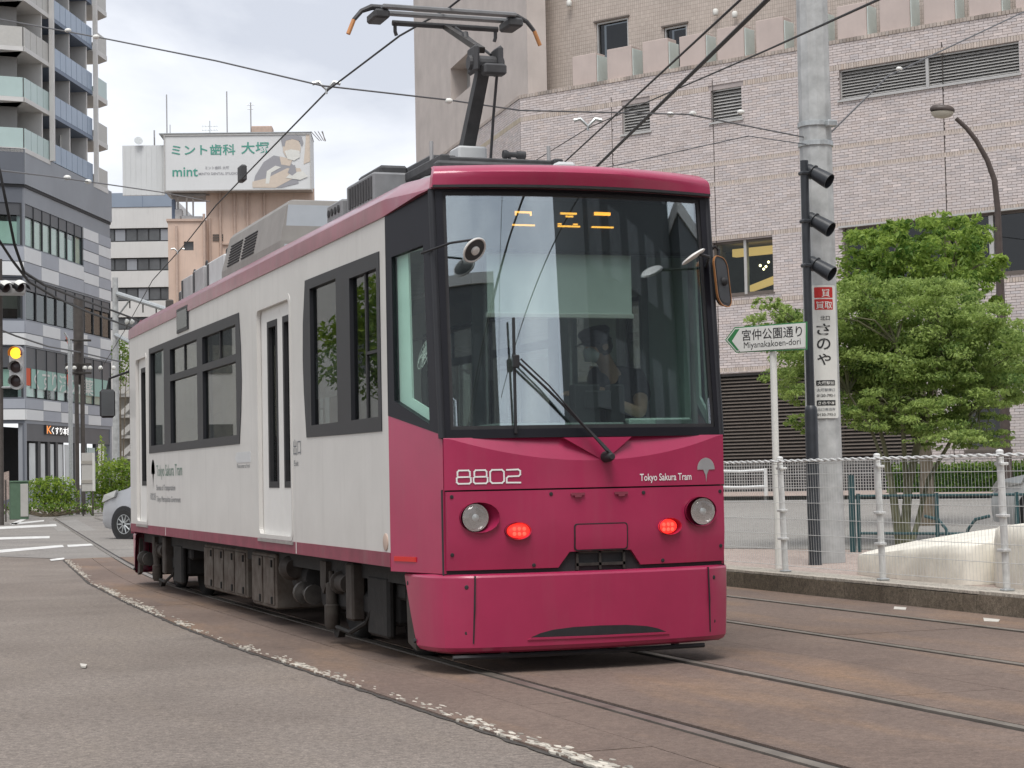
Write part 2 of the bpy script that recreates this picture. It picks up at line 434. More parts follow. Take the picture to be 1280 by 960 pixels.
# right hand side
M('brick', (.585, .522, .503), .75, tone=True, streak=.16, var=.06, vs=30, bump=.15, bs=60)
M('mortar', (.375, .33, .317), .9, var=.15, vs=3, bump=.2)
M('soldier', (.53, .455, .40), .75, tone=True, var=.08, vs=30)
M('tower_plain', (.50, .445, .41), .8, var=.10, vs=1.2, bump=.25, bs=8, streak=.1)
M('fin_stone', (.50, .42, .385), .6, var=.08, vs=1.5, streak=.12)
M('fin_edge', (.56, .63, .60), .4, var=.05)
M('alu', (.50, .49, .47), .45, metal=.5, var=.08, vs=5)
M('louvre_dark', (.055, .048, .045), .6, var=.25, vs=4)
M('bronze_frame', (.12, .10, .085), .5, var=.1)
M('room_dark', (.03, .032, .034), .9, var=.2)
M('room_warm', (.55, .36, .14), .8, emit=(1, .62, .22), estr=.28)
M('lamp_warm', (.9, .8, .5), .5, emit=(1, .82, .45), estr=3.0)
M('concrete_pole', (.42, .43, .425), .75, var=.22, vs=5, bump=.25, bs=25, streak=.35)
M('galv', (.45, .47, .47), .42, metal=.55, var=.15, vs=14, streak=.2)
M('pole_black', (.022, .025, .03), .42, var=.2, vs=10)
M('lamp_brown', (.07, .052, .045), .5, var=.2, vs=8)
M('lamp_lens', (.50, .46, .38), .5, var=.1)
M('sign_white', (.66, .66, .62), .45, var=.05, vs=4)
M('sign_green', (.03, .19, .06), .45, var=.05)
M('sign_black', (.02, .02, .02), .5)
M('sign_red', (.48, .02, .018), .5)
M('fence_white', (.66, .665, .65), .5, metal=.0, var=.12, vs=14, streak=.25)
M('wire_light', (.50, .505, .49), .5)
M('lip_dark', (.055, .048, .042), .9, var=.4, vs=20)
M('teal_paint', (.016, .062, .068), .45, var=.15)
M('planter', (.74, .705, .62), .75, var=.14, vs=5, bump=.25, bs=30, streak=.3)
M('bark', (.17, .14, .10), .9, var=.3, vs=9, bump=.6, bs=25)
M('bark_green', (.15, .15, .09), .9, var=.35, vs=6, bump=.5, bs=25)
leafmat('leaf_maple', (.075, .15, .032), (.37, .48, .14))
leafmat('leaf_bright', (.065, .15, .022), (.33, .45, .09))
leafmat('leaf_hedge', (.05, .12, .02), (.20, .30, .05))
leafmat('leaf_bush', (.08, .17, .025), (.40, .52, .08))
M('orange_paint', (.6, .08, .02), .6)
# left hand side
M('panel_white', (.66, .67, .67), .5, var=.04, vs=.8, streak=.05)
M('panel_grey', (.34, .36, .40), .5, var=.05, vs=.8)
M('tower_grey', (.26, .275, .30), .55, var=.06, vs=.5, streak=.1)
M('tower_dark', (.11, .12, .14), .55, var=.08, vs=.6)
M('spandrel', (.075, .078, .085), .45, var=.1, vs=1)
M('mullion', (.04, .042, .045), .5)
M('balcony_white', (.60, .59, .57), .65, var=.06, vs=1)
M('balcony_wall', (.33, .325, .315), .7, var=.08, vs=.8)
M('balcony_blue', (.26, .33, .43), .35, var=.06, vs=.7)
M('balcony_mint', (.42, .53, .51), .35, var=.06, vs=.7)
M('balcony_beige', (.48, .47, .44), .5, var=.05)
M('steel_blue', (.13, .17, .24), .5)
M('curtain', (.55, .55, .50), .8, var=.12, vs=1.2)
M('curtain_mint', (.46, .55, .52), .8, var=.1, vs=1)
M('shop_white', (.62, .64, .63), .6, var=.1, vs=1)
M('sign_lit', (.9, .9, .88), .5, emit=(1, .98, .95), estr=.55)
M('sign_orange', (.7, .2, .03), .5, emit=(1, .35, .08), estr=.4)
M('mint_text', (.07, .30, .235), .6)
M('mint_glass_sign', (.28, .46, .40), .5, var=.05)
M('office_white', (.60, .60, .585), .6, var=.05, vs=.5, streak=.15)
M('office_blue', (.24, .29, .36), .55, var=.05, vs=.6)
M('office_pane', (.10, .105, .11), .25, var=.3, vs=.5)
M('peach', (.60, .455, .37), .8, var=.08, vs=.6, streak=.25)
M('peach_trim', (.48, .365, .30), .8, var=.1)
M('board_white', (.64, .65, .65), .6, var=.03, vs=.4, streak=.06)
M('board_ribbed', (.60, .615, .615), .55, var=.05, vs=.5, streak=.12)
M('print_grey', (.30, .30, .32), .7)
M('print_skin', (.58, .50, .42), .7, var=.05)
M('print_pale', (.60, .58, .54), .7)
M('pole_dark', (.075, .065, .058), .6, var=.2, vs=6)
M('signal_grey', (.42, .42, .42), .5, var=.1)
M('signal_red_edge', (.22, .03, .035), .5)
M('signal_amber', (.9, .45, .02), .4, emit=(1, .52, .03), estr=1.1)
M('signal_off', (.035, .02, .02), .3)
M('cable', (.012, .012, .013), .6)
M('cable_grey', (.10, .10, .105), .5)
M('insulator', (.70, .70, .66), .35)
M('car_silver', (.42, .43, .45), .3, metal=.3, var=.04, coat=.6)
M('car_white', (.68, .68, .67), .3, var=.03, coat=.6)
glass('car_glass', (.10, .11, .11), .1)
M('tyre', (.018, .018, .018), .85, var=.2)
M('wood_board', (.35, .30, .25), .8, var=.15)
M('bin_green', (.10, .17, .11), .7, var=.1)
M('stone_far', (.36, .34, .30), .8, var=.2, vs=1)
# ================================================================ ground, tracks, kerb
def structure(name, mb, m, parent=None):
    o = obj(name, mb, m, parent)
    if parent is None: o['kind'] = 'structure'
    return o
structure('ground', MB().add([(-900, -900, 0), (900, -900, 0), (900, 1200, 0), (-900, 1200, 0)], [(0, 1, 2, 3)]), 'asphalt')
def shift(Y):
    if Y < 10: return 0.0
    t = Y - 10; return .085 * t - .255 * (1 - math.exp(-t / 3))
EDGE = [(-14, -1.25), (-9, -1.36), (-3.4, -1.494), (-2.26, -1.525), (-.19, -1.567), (1.2, -1.60), (2.9, -1.655), (5.16, -1.657), (8.35, -1.60), (12.75, -1.44), (20.4, -.86), (24, -.5)]
def edge(Y):
    for (a, b), (c, d) in zip(EDGE, EDGE[1:]):
        if a <= Y <= c: return b + (d - b) * (Y - a) / (c - a)
    return EDGE[0][1] if Y < 0 else EDGE[-1][1]
def strip(mb, fa, fb, Y0, Y1, z0, z1, step=1.0, tone=None):
    n = max(1, int((Y1 - Y0) / step)); rings = []
    for i in range(n + 1):
        Y = Y0 + (Y1 - Y0) * i / n; a, b = fa(Y), fb(Y)
        rings.append([(a, Y, z0), (b, Y, z0), (b, Y, z1), (a, Y, z1)])
    return mb.loft(rings)
U = lambda u: (lambda Y: u + shift(Y))
bed = structure('track_bed', strip(MB(), edge, U(4.36), -14, 20.5, .001, .004), 'joint_dark')
LANES = [(edge, U(-1.06), 5.5), (U(-1.052), U(-.735), 4.0), (U(-.60), U(.595), 4.0), (U(.735), U(1.49), 5.0), (U(1.498), U(2.24), 5.0), (U(2.37), U(3.58), 4.0), (U(3.72), U(4.35), 5.0)]
for k, (fa, fb, ln) in enumerate(LANES):
    Y = -14 + k * .7
    y0 = -14.0
    while y0 < 20.4:
        y1 = min(20.5, (Y if Y > y0 + .3 else y0 + ln)); Y = y1 + ln
        dz = random.uniform(-.0015, .0015)
        structure('slab', strip(MB(), fa, fb, y0 + .004, y1 - .004, .0045, .013 + dz), 'slab', bed); y0 = y1
def track(u, name, label):
    """grooved rails sunk in the paving"""
    for cu, a, b in ((u - .686, -.034, .031), (u + .686, -.041, .019)):
        pts = [-14 + i * 1.5 for i in range(24)] + [23 + i * 3 for i in range(12)]
        rings = [[(cu + a + shift(Y), Y, .0045), (cu + b + shift(Y), Y, .0045), (cu + b + shift(Y), Y, .0175), (cu + a + shift(Y), Y, .0175)] for Y in pts]
        # beyond the junction the line bends away to the right
        Yc, Xc = pts[-1], cu + shift(pts[-1]); rad = 22 - (cu - 0)
        for i in range(1, 14):
            t = R(4.8 + i * 6); t0 = R(4.8); c0 = (Xc + rad * math.cos(t0), Yc - rad * math.sin(t0))
            pr = lambda rr: (c0[0] - rr * math.cos(t), c0[1] + rr * math.sin(t))
            (x1, y1), (x2, y2) = pr(rad - a), pr(rad - b)
            rings.append([(x1, y1, .0045), (x2, y2, .0045), (x2, y2, .0175), (x1, y1, .0175)])
        o = structure('rail', MB().loft(rings), 'rail', bed)
        # the groove and worn joint beside the far part of the rail
        structure('rail_groove', strip(MB(), U(cu + b + .002), U(cu + b + .05), 20.5, 56, .008, .0092), 'joint_dark', bed)
track(0, 'rail', ''); track(2.985, 'rail', '')
# worn paint flakes on the edge of the track paving, and the broken lip beside it
rnd = random.Random(3)
fl = MB()
Y = -5.5
while Y < 20:
    dens = .42 + .75 * noise.noise((Y * .42, 3.1, 0)) + .45 * noise.noise((Y * 1.9, 9, 0))
    step = .028 + .0012 * max(0, Y)
    for q in range(3):
        if rnd.random() < max(.04, (dens - .16) * 1.5):
            u = abs(rnd.gauss(0, .045)) + .004; c = (edge(Y) + u, Y + rnd.uniform(-.03, .03)); r = rnd.uniform(.008, .020) + .034 * max(0, dens - .5) * rnd.random(); n = rnd.randint(6, 10); a0 = rnd.random() * 6
            poly = []
            for i in range(n):
                a = a0 + i * 2 * math.pi / n; rr = r * rnd.uniform(.35, 1.25); poly.append((c[0] + rr * math.cos(a) * .75, c[1] + rr * math.sin(a) * 2.7))
            z = .0150 + rnd.uniform(0, .0014)
            tn = rnd.choice((1.1, 1.1, 1.0, .95, .8, .55)) * rnd.uniform(.8, 1.05)
            fl.add([(x, y, .006) for x, y in poly] + [(x, y, z) for x, y in poly], [tuple(range(n, 2 * n))] + [(i, (i + 1) % n, n + (i + 1) % n, n + i) for i in range(n)], (tn, tn * .97, tn * .92))
    Y += step
structure('edge_line', fl, 'paint_white', bed)
lip = MB(); ring = []
for i in range(700):
    Y = -9 + i * .042; x = edge(Y) - .016 + .016 * noise.noise((Y * 5, 0, 0)) + .008 * noise.noise((Y * 19, 0, 0)); wd = .006 + .014 * abs(noise.noise((Y * 3, 5, 0)))
    ring.append([(x - wd, Y, .003), (x + wd + .02, Y, .003), (x + wd + .02, Y, .0056), (x - wd, Y, .0056)])
structure('edge_crack', lip.loft(ring), 'lip_dark', bed)
# junction behind the tram
jun = structure('junction_road', MB().add([(*atZ(-60, 694).xy, .006), (edge(20.4) + .2, 20.4, .006), (4.4, 21.2, .006), (40, 22, .006), (75, 92, .006), (-20, 92, .006)], [(0, 1, 2, 3, 4, 5)]), 'junction')
def mark(name, px, m, z=.010):
    n = len(px); p = [atZ(x, y, z) for x, y in px]
    return structure(name, MB().add([(q.x, q.y, .0065) for q in p] + [(q.x, q.y, z) for q in p], [tuple(range(n, 2 * n))] + [(i, (i + 1) % n, n + (i + 1) % n, n + i) for i in range(n)]), m, jun)
mark('road_stripe', [(-60, 661), (70, 655), (71, 657.5), (-60, 664.5)], 'paint_road')
mark('road_stripe', [(-60, 673), (62, 670), (62, 672.5), (-60, 676)], 'paint_road')
mark('road_stripe', [(-60, 692), (78, 681), (80, 683.5), (-60, 696)], 'paint_road')
mark('road_stripe', [(84, 681), (118, 679.5), (119, 681.5), (85, 683.5)], 'paint_road')
mark('road_stripe', [(12, 655), (33, 646), (36, 647), (20, 655.5)], 'paint_road')
mark('road_stripe', [(14, 654), (55, 650), (55, 651.5), (15, 656)], 'paint_road')
mark('repair_patch', [(60, 652), (95, 649), (121, 663), (72, 664)], 'street_asphalt', .008)
mark('stop_line', [(62, 699), (80, 697), (81, 699), (64, 701)], 'paint_road')
for pts_ in ([(1118, 758), (1133, 759), (1132, 762), (1117, 761)], [(1229, 772), (1250, 774), (1248, 777), (1230, 776)], [(100, 829), (109, 830), (107, 833), (101, 832)]):
    p_ = [atZ(x, y, .017) for x, y in pts_]
    structure('paint_mark', MB().add([(q.x, q.y, .0055) for q in p_] + [(q.x, q.y, .0165) for q in p_], [(4, 5, 6, 7), (0, 1, 5, 4), (1, 2, 6, 5), (2, 3, 7, 6), (3, 0, 4, 7)], 1.0), 'paint_white', bed)
KX = 4.36
kb = structure('kerb', MB().box(KX + .05, KX + .38, -8, 26, 0, .17), 'joint_dark')
rk = random.Random(8); y0 = -8.0
while y0 < 26:
    y1 = min(26, y0 + rk.uniform(.85, 1.15)); o1, o2 = rk.uniform(-.006, .006), rk.uniform(-.004, .004)
    structure('kerb_stone', strip(MB(), lambda Y: KX + o1 + .016 * noise.noise((Y * 5, 0, 0)), lambda Y: KX + .2, y0 + .006, y1 - .006, .0, .160 + o2, .1), 'kerb_stone', kb)
    structure('kerb_cap', strip(MB(), lambda Y: KX + .012 + o1 + .02 * noise.noise((Y * 9, 7, 0)), lambda Y: KX + .38, y0 + .004, y1 - .004, .1655, .19 + o2 * .5, .1), 'concrete', kb); y0 = y1
# facade frame of the brick building on the right
FAC = PL((13.9906, 39.3252), 148)
FN = Vector((-FAC.ry, FAC.rx, 0))
def fw(s, q, z): # s along the facade, q metres out towards the street
    p = FAC.p0 + Vector((FAC.rx, FAC.ry, 0)) * s - FN * q; return (p.x, p.y, z)
def gz(q): return .55 - .376 * min(1, max(0, q) / 19.5)
def fstrip(s0, s1, q0, q1, dz, th=.0):
    rows = 10; mb = MB(); vs = []; fs = []
    for i in range(rows + 1):
        q = q0 + (q1 - q0) * i / rows; sl = max(s0, (q * .848 - 13.99 + KX + .375) / .53); vs += [fw(sl, q, gz(q) + dz), fw(s1, q, gz(q) + dz)]
    fs = [(2 * i, 2 * i + 1, 2 * i + 3, 2 * i + 2) for i in range(rows)]
    return mb.add(vs, fs)
structure('street', fstrip(-4, 45, 3.0, 20.3, 0), 'street_asphalt')
structure('pavement', fstrip(-4, 45, -1, 3.2, .10), 'pavement_pink')
def gz(q): return .168
structure('pavement', fstrip(-4, 60, 19.8, 40, 0), 'pavement_pink')
def gz(q): return .55 - .376 * min(1, max(0, q) / 19.5)
lm = MB(); a, b = 3.6, 3.75
lm.add([fw(-6, a, gz(a) + .006), fw(45, a, gz(a) + .006), fw(45, b, gz(b) + .006), fw(-6, b, gz(b) + .006)], [(0, 1, 2, 3)])
structure('street_line', lm, 'paint_road')
# ================================================================ tram
T = thing('tram', 'white and magenta single-car tram numbered 8802 with raised pantograph, standing on the paved track', 'tram', (0, 6.3, 0))
YM = 6.31                                   # body is the same at both ends, mirrored about here
def Yf(x, z):                               # front skin
    r = max(0, z - 1.44) * .082
    return .205 + .115 * (x / .92) ** 2 + r
def mF(x, z, d): return (x, Yf(x, z) + d, z)
def mS(sx):                                 # side skins
    return lambda y, z, d: (sx * (1.1 - d), y, z)
def mC(sx):                                 # slanted cab side; t = 0 at the white panel, 1 at the windscreen post
    A = Vector((1.1, .92)); 
    def f(t, z, d):
        B = Vector((.935, Yf(.92, z) + .02)); p = A + (B - A) * t; n = Vector((B.y - A.y, A.x - B.x)).normalized()
        n = Vector((abs(n.x), -abs(n.y)))
        p = p - n * d; return (sx * p.x, p.y, z)
    return f
def rear(mb):                               # turn a front part into the same part at the far end
    mb.v = [(-x, 2 * YM - y, z) for x, y, z in mb.v]; return mb
mL = mS(-1)
# ---- left side wall with real window and door openings
WIN1 = [(1.06, 1.505), (1.06, 2.66), (2.0, 2.668), (3.06, 2.675), (3.14, 2.36), (3.16, 2.1), (3.14, 1.85), (3.08, 1.515), (2.0, 1.508)]
WIN2 = [(5.50, 1.52), (5.42, 1.8), (5.38, 2.07), (5.40, 2.36), (5.46, 2.645), (8, 2.655), (10.25, 2.66), (10.31, 1.52), (8, 1.52)]
def sub_rect(a, b, c, d): return [(a, c), (b, c), (b, d), (a, d)]
DOOR = rrect(3.60, 4.76, .765, 2.60, .06, 4)
RDOOR = rrect(10.50, 11.22, .765, 2.60, .05, 4)
for sx, nm in ((-1, 'left'), (1, 'right')):
    holes = [grow(WIN1, .05), grow(WIN2, .05), DOOR, RDOOR]
    wall = MB().patch([(.92, .735), (11.70, .735), (11.70, 2.865), (.92, 2.865)], holes, mS(sx), 0, .05)
    if sx > 0: wall.v = [(x, 2 * YM - y, z) for x, y, z in wall.v]
    W = obj('side_panel', wall, 'tram_white', T)
    def fl(mb):
        if sx > 0: mb.v = [(x, 2 * YM - y, z) for x, y, z in mb.v]
        return mb
    m = mS(sx)
    # window group 1 (beside the cab)
    p1 = [sub_rect(2.16, 2.92, 1.60, 2.60), sub_rect(1.13, 1.80, 1.60, 2.56)]
    F1 = obj('window_frame', fl(MB().patch(WIN1, p1, m, -.006, .045)), 'frame_grey', T)
    for q in p1: obj('pane', fl(MB().patch(grow(q, -.005), [], m, .022, .028)), 'tram_glass', F1)
    bar = MB(); bar.patch(sub_rect(1.445, 1.475, 1.60, 2.56), [], m, .012, .03); bar.patch(sub_rect(1.13, 1.445, 2.02, 2.04), [], m, .012, .03)
    obj('sash_bar', fl(bar), 'rubber', F1)
    p2 = [sub_rect(9.30, 10.16, 1.60, 2.60), sub_rect(7.42, 8.92, 2.30, 2.56), sub_rect(7.42, 8.92, 1.60, 2.235), sub_rect(5.60, 7.14, 2.30, 2.555), sub_rect(5.60, 7.14, 1.60, 2.235)]
    F2 = obj('window_frame', fl(MB().patch(WIN2, p2, m, -.006, .045)), 'frame_grey', T)
    for q in p2: obj('pane', fl(MB().patch(grow(q, -.005), [], m, .022, .028)), 'tram_glass', F2)
    bar = MB()
    for c in (8.17, 6.37): bar.patch(sub_rect(c - .015, c + .015, 2.30, 2.56), [], m, .010, .03)
    obj('sash_bar', fl(bar), 'rubber', F2)
    # display window high on the side
    D2 = obj('side_display', fl(MB().patch(sub_rect(7.85, 8.47, 2.69, 2.93), [], m, -.012, .0)), 'black_gloss', T)
    obj('pane', fl(MB().patch(sub_rect(7.88, 8.44, 2.72, 2.90), [], m, -.016, -.013)), 'tram_glass', D2)
    # doors
    for (a, b, n) in ((3.60, 4.76, 2), (10.50, 11.22, 1)):
        oc = rrect(a - .035, b + .03, .74, 2.635, .07, 5); ic = rrect(a + .007, b - .007, .772, 2.593, .055, 4)
        obj('door_surround', fl(MB().patch(oc, [ic], m, -.004, .03)), 'tram_white', T)
        for k in range(n):
            c0 = (a - .02 if k == 0 else 4.063); c1 = (b + .02 if k == n - 1 else 4.057)
            hw = sub_rect(*((3.64, 3.95), (4.18, 4.50))[k], 1.165, 2.465) if n == 2 else sub_rect(10.58, 11.03, 1.19, 2.47)
            d = obj('door_leaf', fl(MB().patch(rect(c0, c1, .755, 2.62), [hw], m, .034, .085)), 'tram_white_trim', T)
            obj('door_seal', fl(MB().patch(grow(hw, -.02), [grow(hw, .03)], m, .030, .07)), 'rubber', d)
            obj('pane', fl(MB().patch(grow(hw, -.004), [], m, .06, .066)), 'tram_glass', d)
        obj('door_step', fl(MB().patch(sub_rect(a - .06, b + .02, .712, .735), [], m, -.014, .03)), 'steel', T)
# ---- cab ends
def cab(end):
    X = (lambda mb: mb) if end == 0 else rear
    # front skin, from the lamp panel up to the roof
    ws = [(-.885, 1.49), (.885, 1.49), (.872, 2.962), (-.872, 2.962)]
    sur = [(-.935, 1.436), (.935, 1.436), (.918, 2.985), (-.918, 2.985)]
    S = obj('windscreen_surround', X(MB().patch(sur, [ws], mF, -.004, .05, .12).smooth(30)), 'black_gloss', T)
    obj('windscreen', X(MB().patch(grow(ws, -.01), [], mF, .012, .020, .06).smooth(60)), 'windscreen', T)
    gb = MB().patch(grow(ws, -.004), [grow(ws, .022)], mF, .004, .030, .15)
    obj('rubber_seal', X(gb), 'rubber', S)
    # belt below the windscreen: a shallow scoop with a curved lower edge
    def arc(x): return 1.436 - .145 * max(0, 1 - (x / .9) ** 2)
    def mB(x, z, d):
        k = max(0, z - arc(x)); return (x, Yf(x, z) - .022 + d + k * .42, z)
    n, mm = 72, 34; mb = MB(); vs = []; fs = []
    for j in range(mm + 1):
        for i in range(n + 1):
            x = -.935 + 1.87 * i / n
            za = arc(x); t = j / mm
            z = 1.125 + (za - 1.125) * (t / .5) if t <= .5 else za + (1.44 - za) * (t - .5) / .5
            vs.append(mB(x, z, 0))
    for j in range(mm):
        for i in range(n): a = j * (n + 1) + i; fs.append((a, a + 1, a + n + 2, a + n + 1))
    obj('belt_panel', X(mb.add(vs, fs).smooth(14)), 'magenta', T)
    obj('wiper_block', X(MB().patch([(-.20, 1.432), (.255, 1.432), (.065, 1.285)], [], lambda x, z, d: (x, Yf(x, z) - .024 + d, z), 0, .08)), 'magenta', T)
    # lamp panel
    lp = [(-.925, .64), (-.245, .64), (-.175, .735), (.235, .735), (.305, .64), (.925, .64), (.925, 1.115), (-.925, 1.115)]
    def ell(cx, cz, a, b, n=20): return [(cx + a * math.cos(2 * math.pi * k / n), cz + b * math.sin(2 * math.pi * k / n)) for k in range(n)]
    def mP(x, z, d): return (x, Yf(x, z) - .030 + d + max(0, .80 - z) * .14, z)
    holes = []
    for s in (-1, 1):
        holes.append(ell(s * .735, .957, .118, .092)); holes.append(ell(s * .505, .871, .080, .052))
    PN = obj('lamp_panel', X(MB().patch(lp, holes, mP, 0, .035, .08).smooth(35)), 'magenta', T)
    # edge gap round the lamp panel
    obj('panel_gap', X(MB().patch([(-.94, .60), (.94, .60), (.94, 1.128), (-.94, 1.128)], holes, lambda x, z, d: (x, Yf(x, z) + d, z), .012, .03, .12)), 'rubber', T)
    for s in (-1, 1):
        cup = MB(); rg = []
        for sc, d, sh in ((1.0, -.028, 0), (.97, .0, .0), (.86, .045, .06), (.6, .06, .1)):
            rg.append([mP(s * (.735 + sh * .25) + (x - s * .735) * sc, .957 + (z - .957) * sc, d + .002) for x, z in ell(s * .735, .957, .118, .092)])
        H = obj('headlight', X(cup.loft(rg, False, True).smooth(50)), 'magenta', T)
        c = Vector(mP(s * .757, .957, .004))
        obj('reflector', X(MB().lathe(c, (0, -1, 0), [(.02, -.05), (.05, -.04), (.074, -.012), (.083, .0), (.083, .008), (.079, .008)], 28).smooth(50)), 'chrome', H)
        obj('lens', X(MB().lathe(c, (0, -1, 0), [(.080, .006), (.074, .016), (.05, .025), (.02, .03), (.001, .031)], 28).smooth(60)), 'lamp_glass', H)
        obj('bulb', X(MB().lathe(c + Vector((0, -.004, 0)), (0, -1, 0), [(.012, -.03), (.026, -.015), (.022, .006), (.001, .012)], 14).smooth(60)), 'lens', H)
        rg = [[mP(s * .505 + (x - s * .505) * sc, .871 + (z - .871) * sc, d + .002) for x, z in ell(s * .505, .871, .080, .052)] for sc, d in ((1, -.026), (.97, 0), (.9, .02))]
        TLp = obj('tail_lamp', X(MB().loft(rg, False, True).smooth(50)), 'magenta', T)
        cx = s * .505 - s * 0.012 * (1 if end == 0 else 1)
        rg = [[mP(cx + (x - s * .505) * sc, .871 + (z - .871) * sc, d) for x, z in ell(s * .505, .871, .080, .052)] for sc, d in ((.86, .018), (.86, .004), (.7, -.004), (.1, -.007))]
        obj('lens', X(MB().loft(rg, False, True).smooth(50)), 'lamp_red', TLp)
        core = MB()
        for a in (-.03, 0, .03):
            for b in (-.018, .012): core.lathe(mP(cx + a, .871 + b, -.003), (0, -1, 0), [(.013, 0), (.012, .004), (.001, .006)], 10)
        obj('led_cluster', X(core), 'lamp_red_core', TLp)
    # hatch, latches, screws, coupler recess
    obj('hatch', X(MB().patch(rrect(-.148, .208, .738, .905, .02, 3), [rrect(-.142, .202, .744, .899, .018, 3)], mP, -.008, .004, .05)), 'rubber', PN)
    obj('hatch_plate', X(MB().patch(rrect(-.140, .200, .746, .897, .016, 3), [], mP, -.009, .006, .05).smooth(40)), 'magenta', PN)
    for x in (-.121, .168):
        lt = MB(); lt.patch(rrect(x - .045, x + .045, 1.078, 1.094, .005, 2), [], mP, -.014, .0); lt.patch(rrect(x - .022, x + .022, 1.066, 1.082, .004, 2), [], mP, -.018, .0)
        obj('latch', X(lt), 'magenta_skirt', PN)
    for x, z in ((-.895, 1.085), (-.29, 1.09), (.325, 1.085), (.895, 1.08), (-.895, .735), (.895, .735), (-.4, .66), (.46, .66)):
        obj('screw', X(MB().lathe(mP(x, z, 0), (0, -1, 0), [(.012, 0), (.012, .004), (.008, .005)], 10)), 'rubber', PN)
    cp = MB()
    for x in (-.12, .03, .19): cp.box(x - .008, x + .008, .20, .24, .62, .735)
    cp.box(-.13, .20, .20, .24, .645, .663)
    cp.box(-.13, .20, .20, .235, .722, .735)
    obj('coupler_guard', X(cp), 'under_steel', T)
    obj('coupler_recess', X(MB().box(-.3, .36, .27, .5, .58, .75)), 'rubber', T)
    # bumper: swept in plan, rounded under
    def plan(y0, ins, zz):
        pts = []
        for i in range(25):
            x = -.80 + 1.6 * i / 24; pts.append((x * (1 - ins * .3), Yf(x, 1) - .055 + ins, zz))
        l = [(-1.035 + ins, y0, zz), (-1.03 + ins, .62, zz), (-.995 + ins, .42, zz), (-.95 + ins, .335, zz), (-.89 + ins, .285 + ins * .6, zz)]
        r = [(-p[0], p[1], p[2]) for p in reversed(l)]
        return l + pts + r
    prof = [(.615, .030, .84), (.607, .006, .84), (.595, 0, .835), (.40, .004, .75), (.25, .010, .68), (.175, .014, .64), (.152, .030, .62), (.138, .065, .60)]
    rg = [plan(y0, ins, z) for z, ins, y0 in prof]
    mb = MB(); nn = len(rg[0]); vs = [v for q in rg for v in q]
    fs = [(i * nn + k, i * nn + k + 1, (i + 1) * nn + k + 1, (i + 1) * nn + k) for i in range(len(rg) - 1) for k in range(nn - 1)]
    inner = [(x * .93, y + .06, z) for x, y, z in rg[0]]; o = len(vs); vs += inner; fs += [(k, k + 1, o + k + 1, o + k) for k in range(nn - 1)]
    BP = obj('bumper', X(mb.add(vs, fs).smooth(19)), 'magenta', T)
    bf = lambda x, z: Yf(x, 1) - .055 + (.004 + (.40 - z) / .15 * .010 if z < .4 else 0)
    mU = lambda x, z, d: (x, bf(x, z) + d, z)
    obj('air_slot', X(MB().patch([(-.44, .226), (.0, .2215), (.46, .219), (.40, .243), (.32, .262), (.18, .276), (.0, .281), (-.17, .279), (-.30, .268), (-.38, .25)], [], mU, -.0045, .01, .06)), 'rubber', BP)
    obj('slot_lip', X(MB().patch([(-.46, .212), (.48, .205), (.46, .216), (-.44, .223)], [], mU, -.012, .01, .08)), 'magenta', BP)
    for s in (-1, 1):
        sm = MB().patch([(s * .782, .2), (s * .790, .2), (s * .778, .607), (s * .770, .607)], [], lambda x, z, d: (x, bf(min(.8, max(-.8, x)), z) + d, z), -.007, .006, .04)
        obj('bumper_seam', X(sm), 'rubber', BP)
        for z in (.54, .265): obj('screw', X(MB().lathe((s * .82, bf(.8, z) - .001 + .016, z), (s * .3, -1, 0), [(.014, 0), (.014, .004), (.009, .006)], 10)), 'rubber', BP)
        for y, z in ((.78, .55), (.66, .2)): obj('screw', X(MB().lathe((s * 1.030, y, z), (s, 0, 0), [(.014, -.01), (.014, .004), (.009, .006)], 10)), 'rubber', BP)
    gb = MB().tube([(-.90, .30, .115), (.0, .24, .115), (.76, .29, .115)], .016, 6); gb.box(.55, .58, .27, .33, .12, .2); gb.box(-.58, -.55, .27, .33, .12, .2)
    obj('obstacle_bar', X(gb), 'rubber', T)
    for s in (-1, 1):
        obj('mud_flap', X(MB().prism([(.72, .13), (.90, .17), (.92, .42), (.88, .56)], lambda u, v, d: (s * (1.0 - d), u, v), 0, .04)), 'under_grey', T)
    # slanted cab sides
    for s in (-1, 1):
        m = mC(s)
        sp = [(.0, .62), (1.02, .62), (1.02, 1.46), (.0, 1.60)]
        obj('cab_side_lower', X(MB().patch(sp, [], m, 0, .04)), 'magenta', T)
        up = [(.0, 1.60), (1.02, 1.46), (1.02, 3.0), (.0, 2.875)]
        win = [(.13, 1.69), (.80, 1.53), (.80, 2.64), (.13, 2.60)]
        U_ = obj('cab_side_upper', X(MB().patch(up, [win], m, -.002, .04)), 'black_gloss', T)
        obj('pane', X(MB().patch(grow(win, -.004), [], m, .014, .02)), 'cab_glass', U_)
        obj('window_lining', X(MB().patch(grow(win, -.02), [[(.36, 1.70), (.79, 1.60), (.79, 2.63), (.36, 2.62)]], m, .045, .06)), 'cab_green', U_)
        obj('side_reflector', X(MB().patch([(.08, .685), (.50, .685), (.50, .715), (.08, .715)], [], m, -.006, 0)), 'reflector_red', T)
        post = MB().tube([(s * .933, Yf(.92, z) + .012, z) for z in (1.44, 1.9, 2.4, 2.98)], [.024] * 4, 8)
        obj('corner_post', X(post.smooth(50)), 'frame_grey', U_)
for e in (0, 1): cab(e)
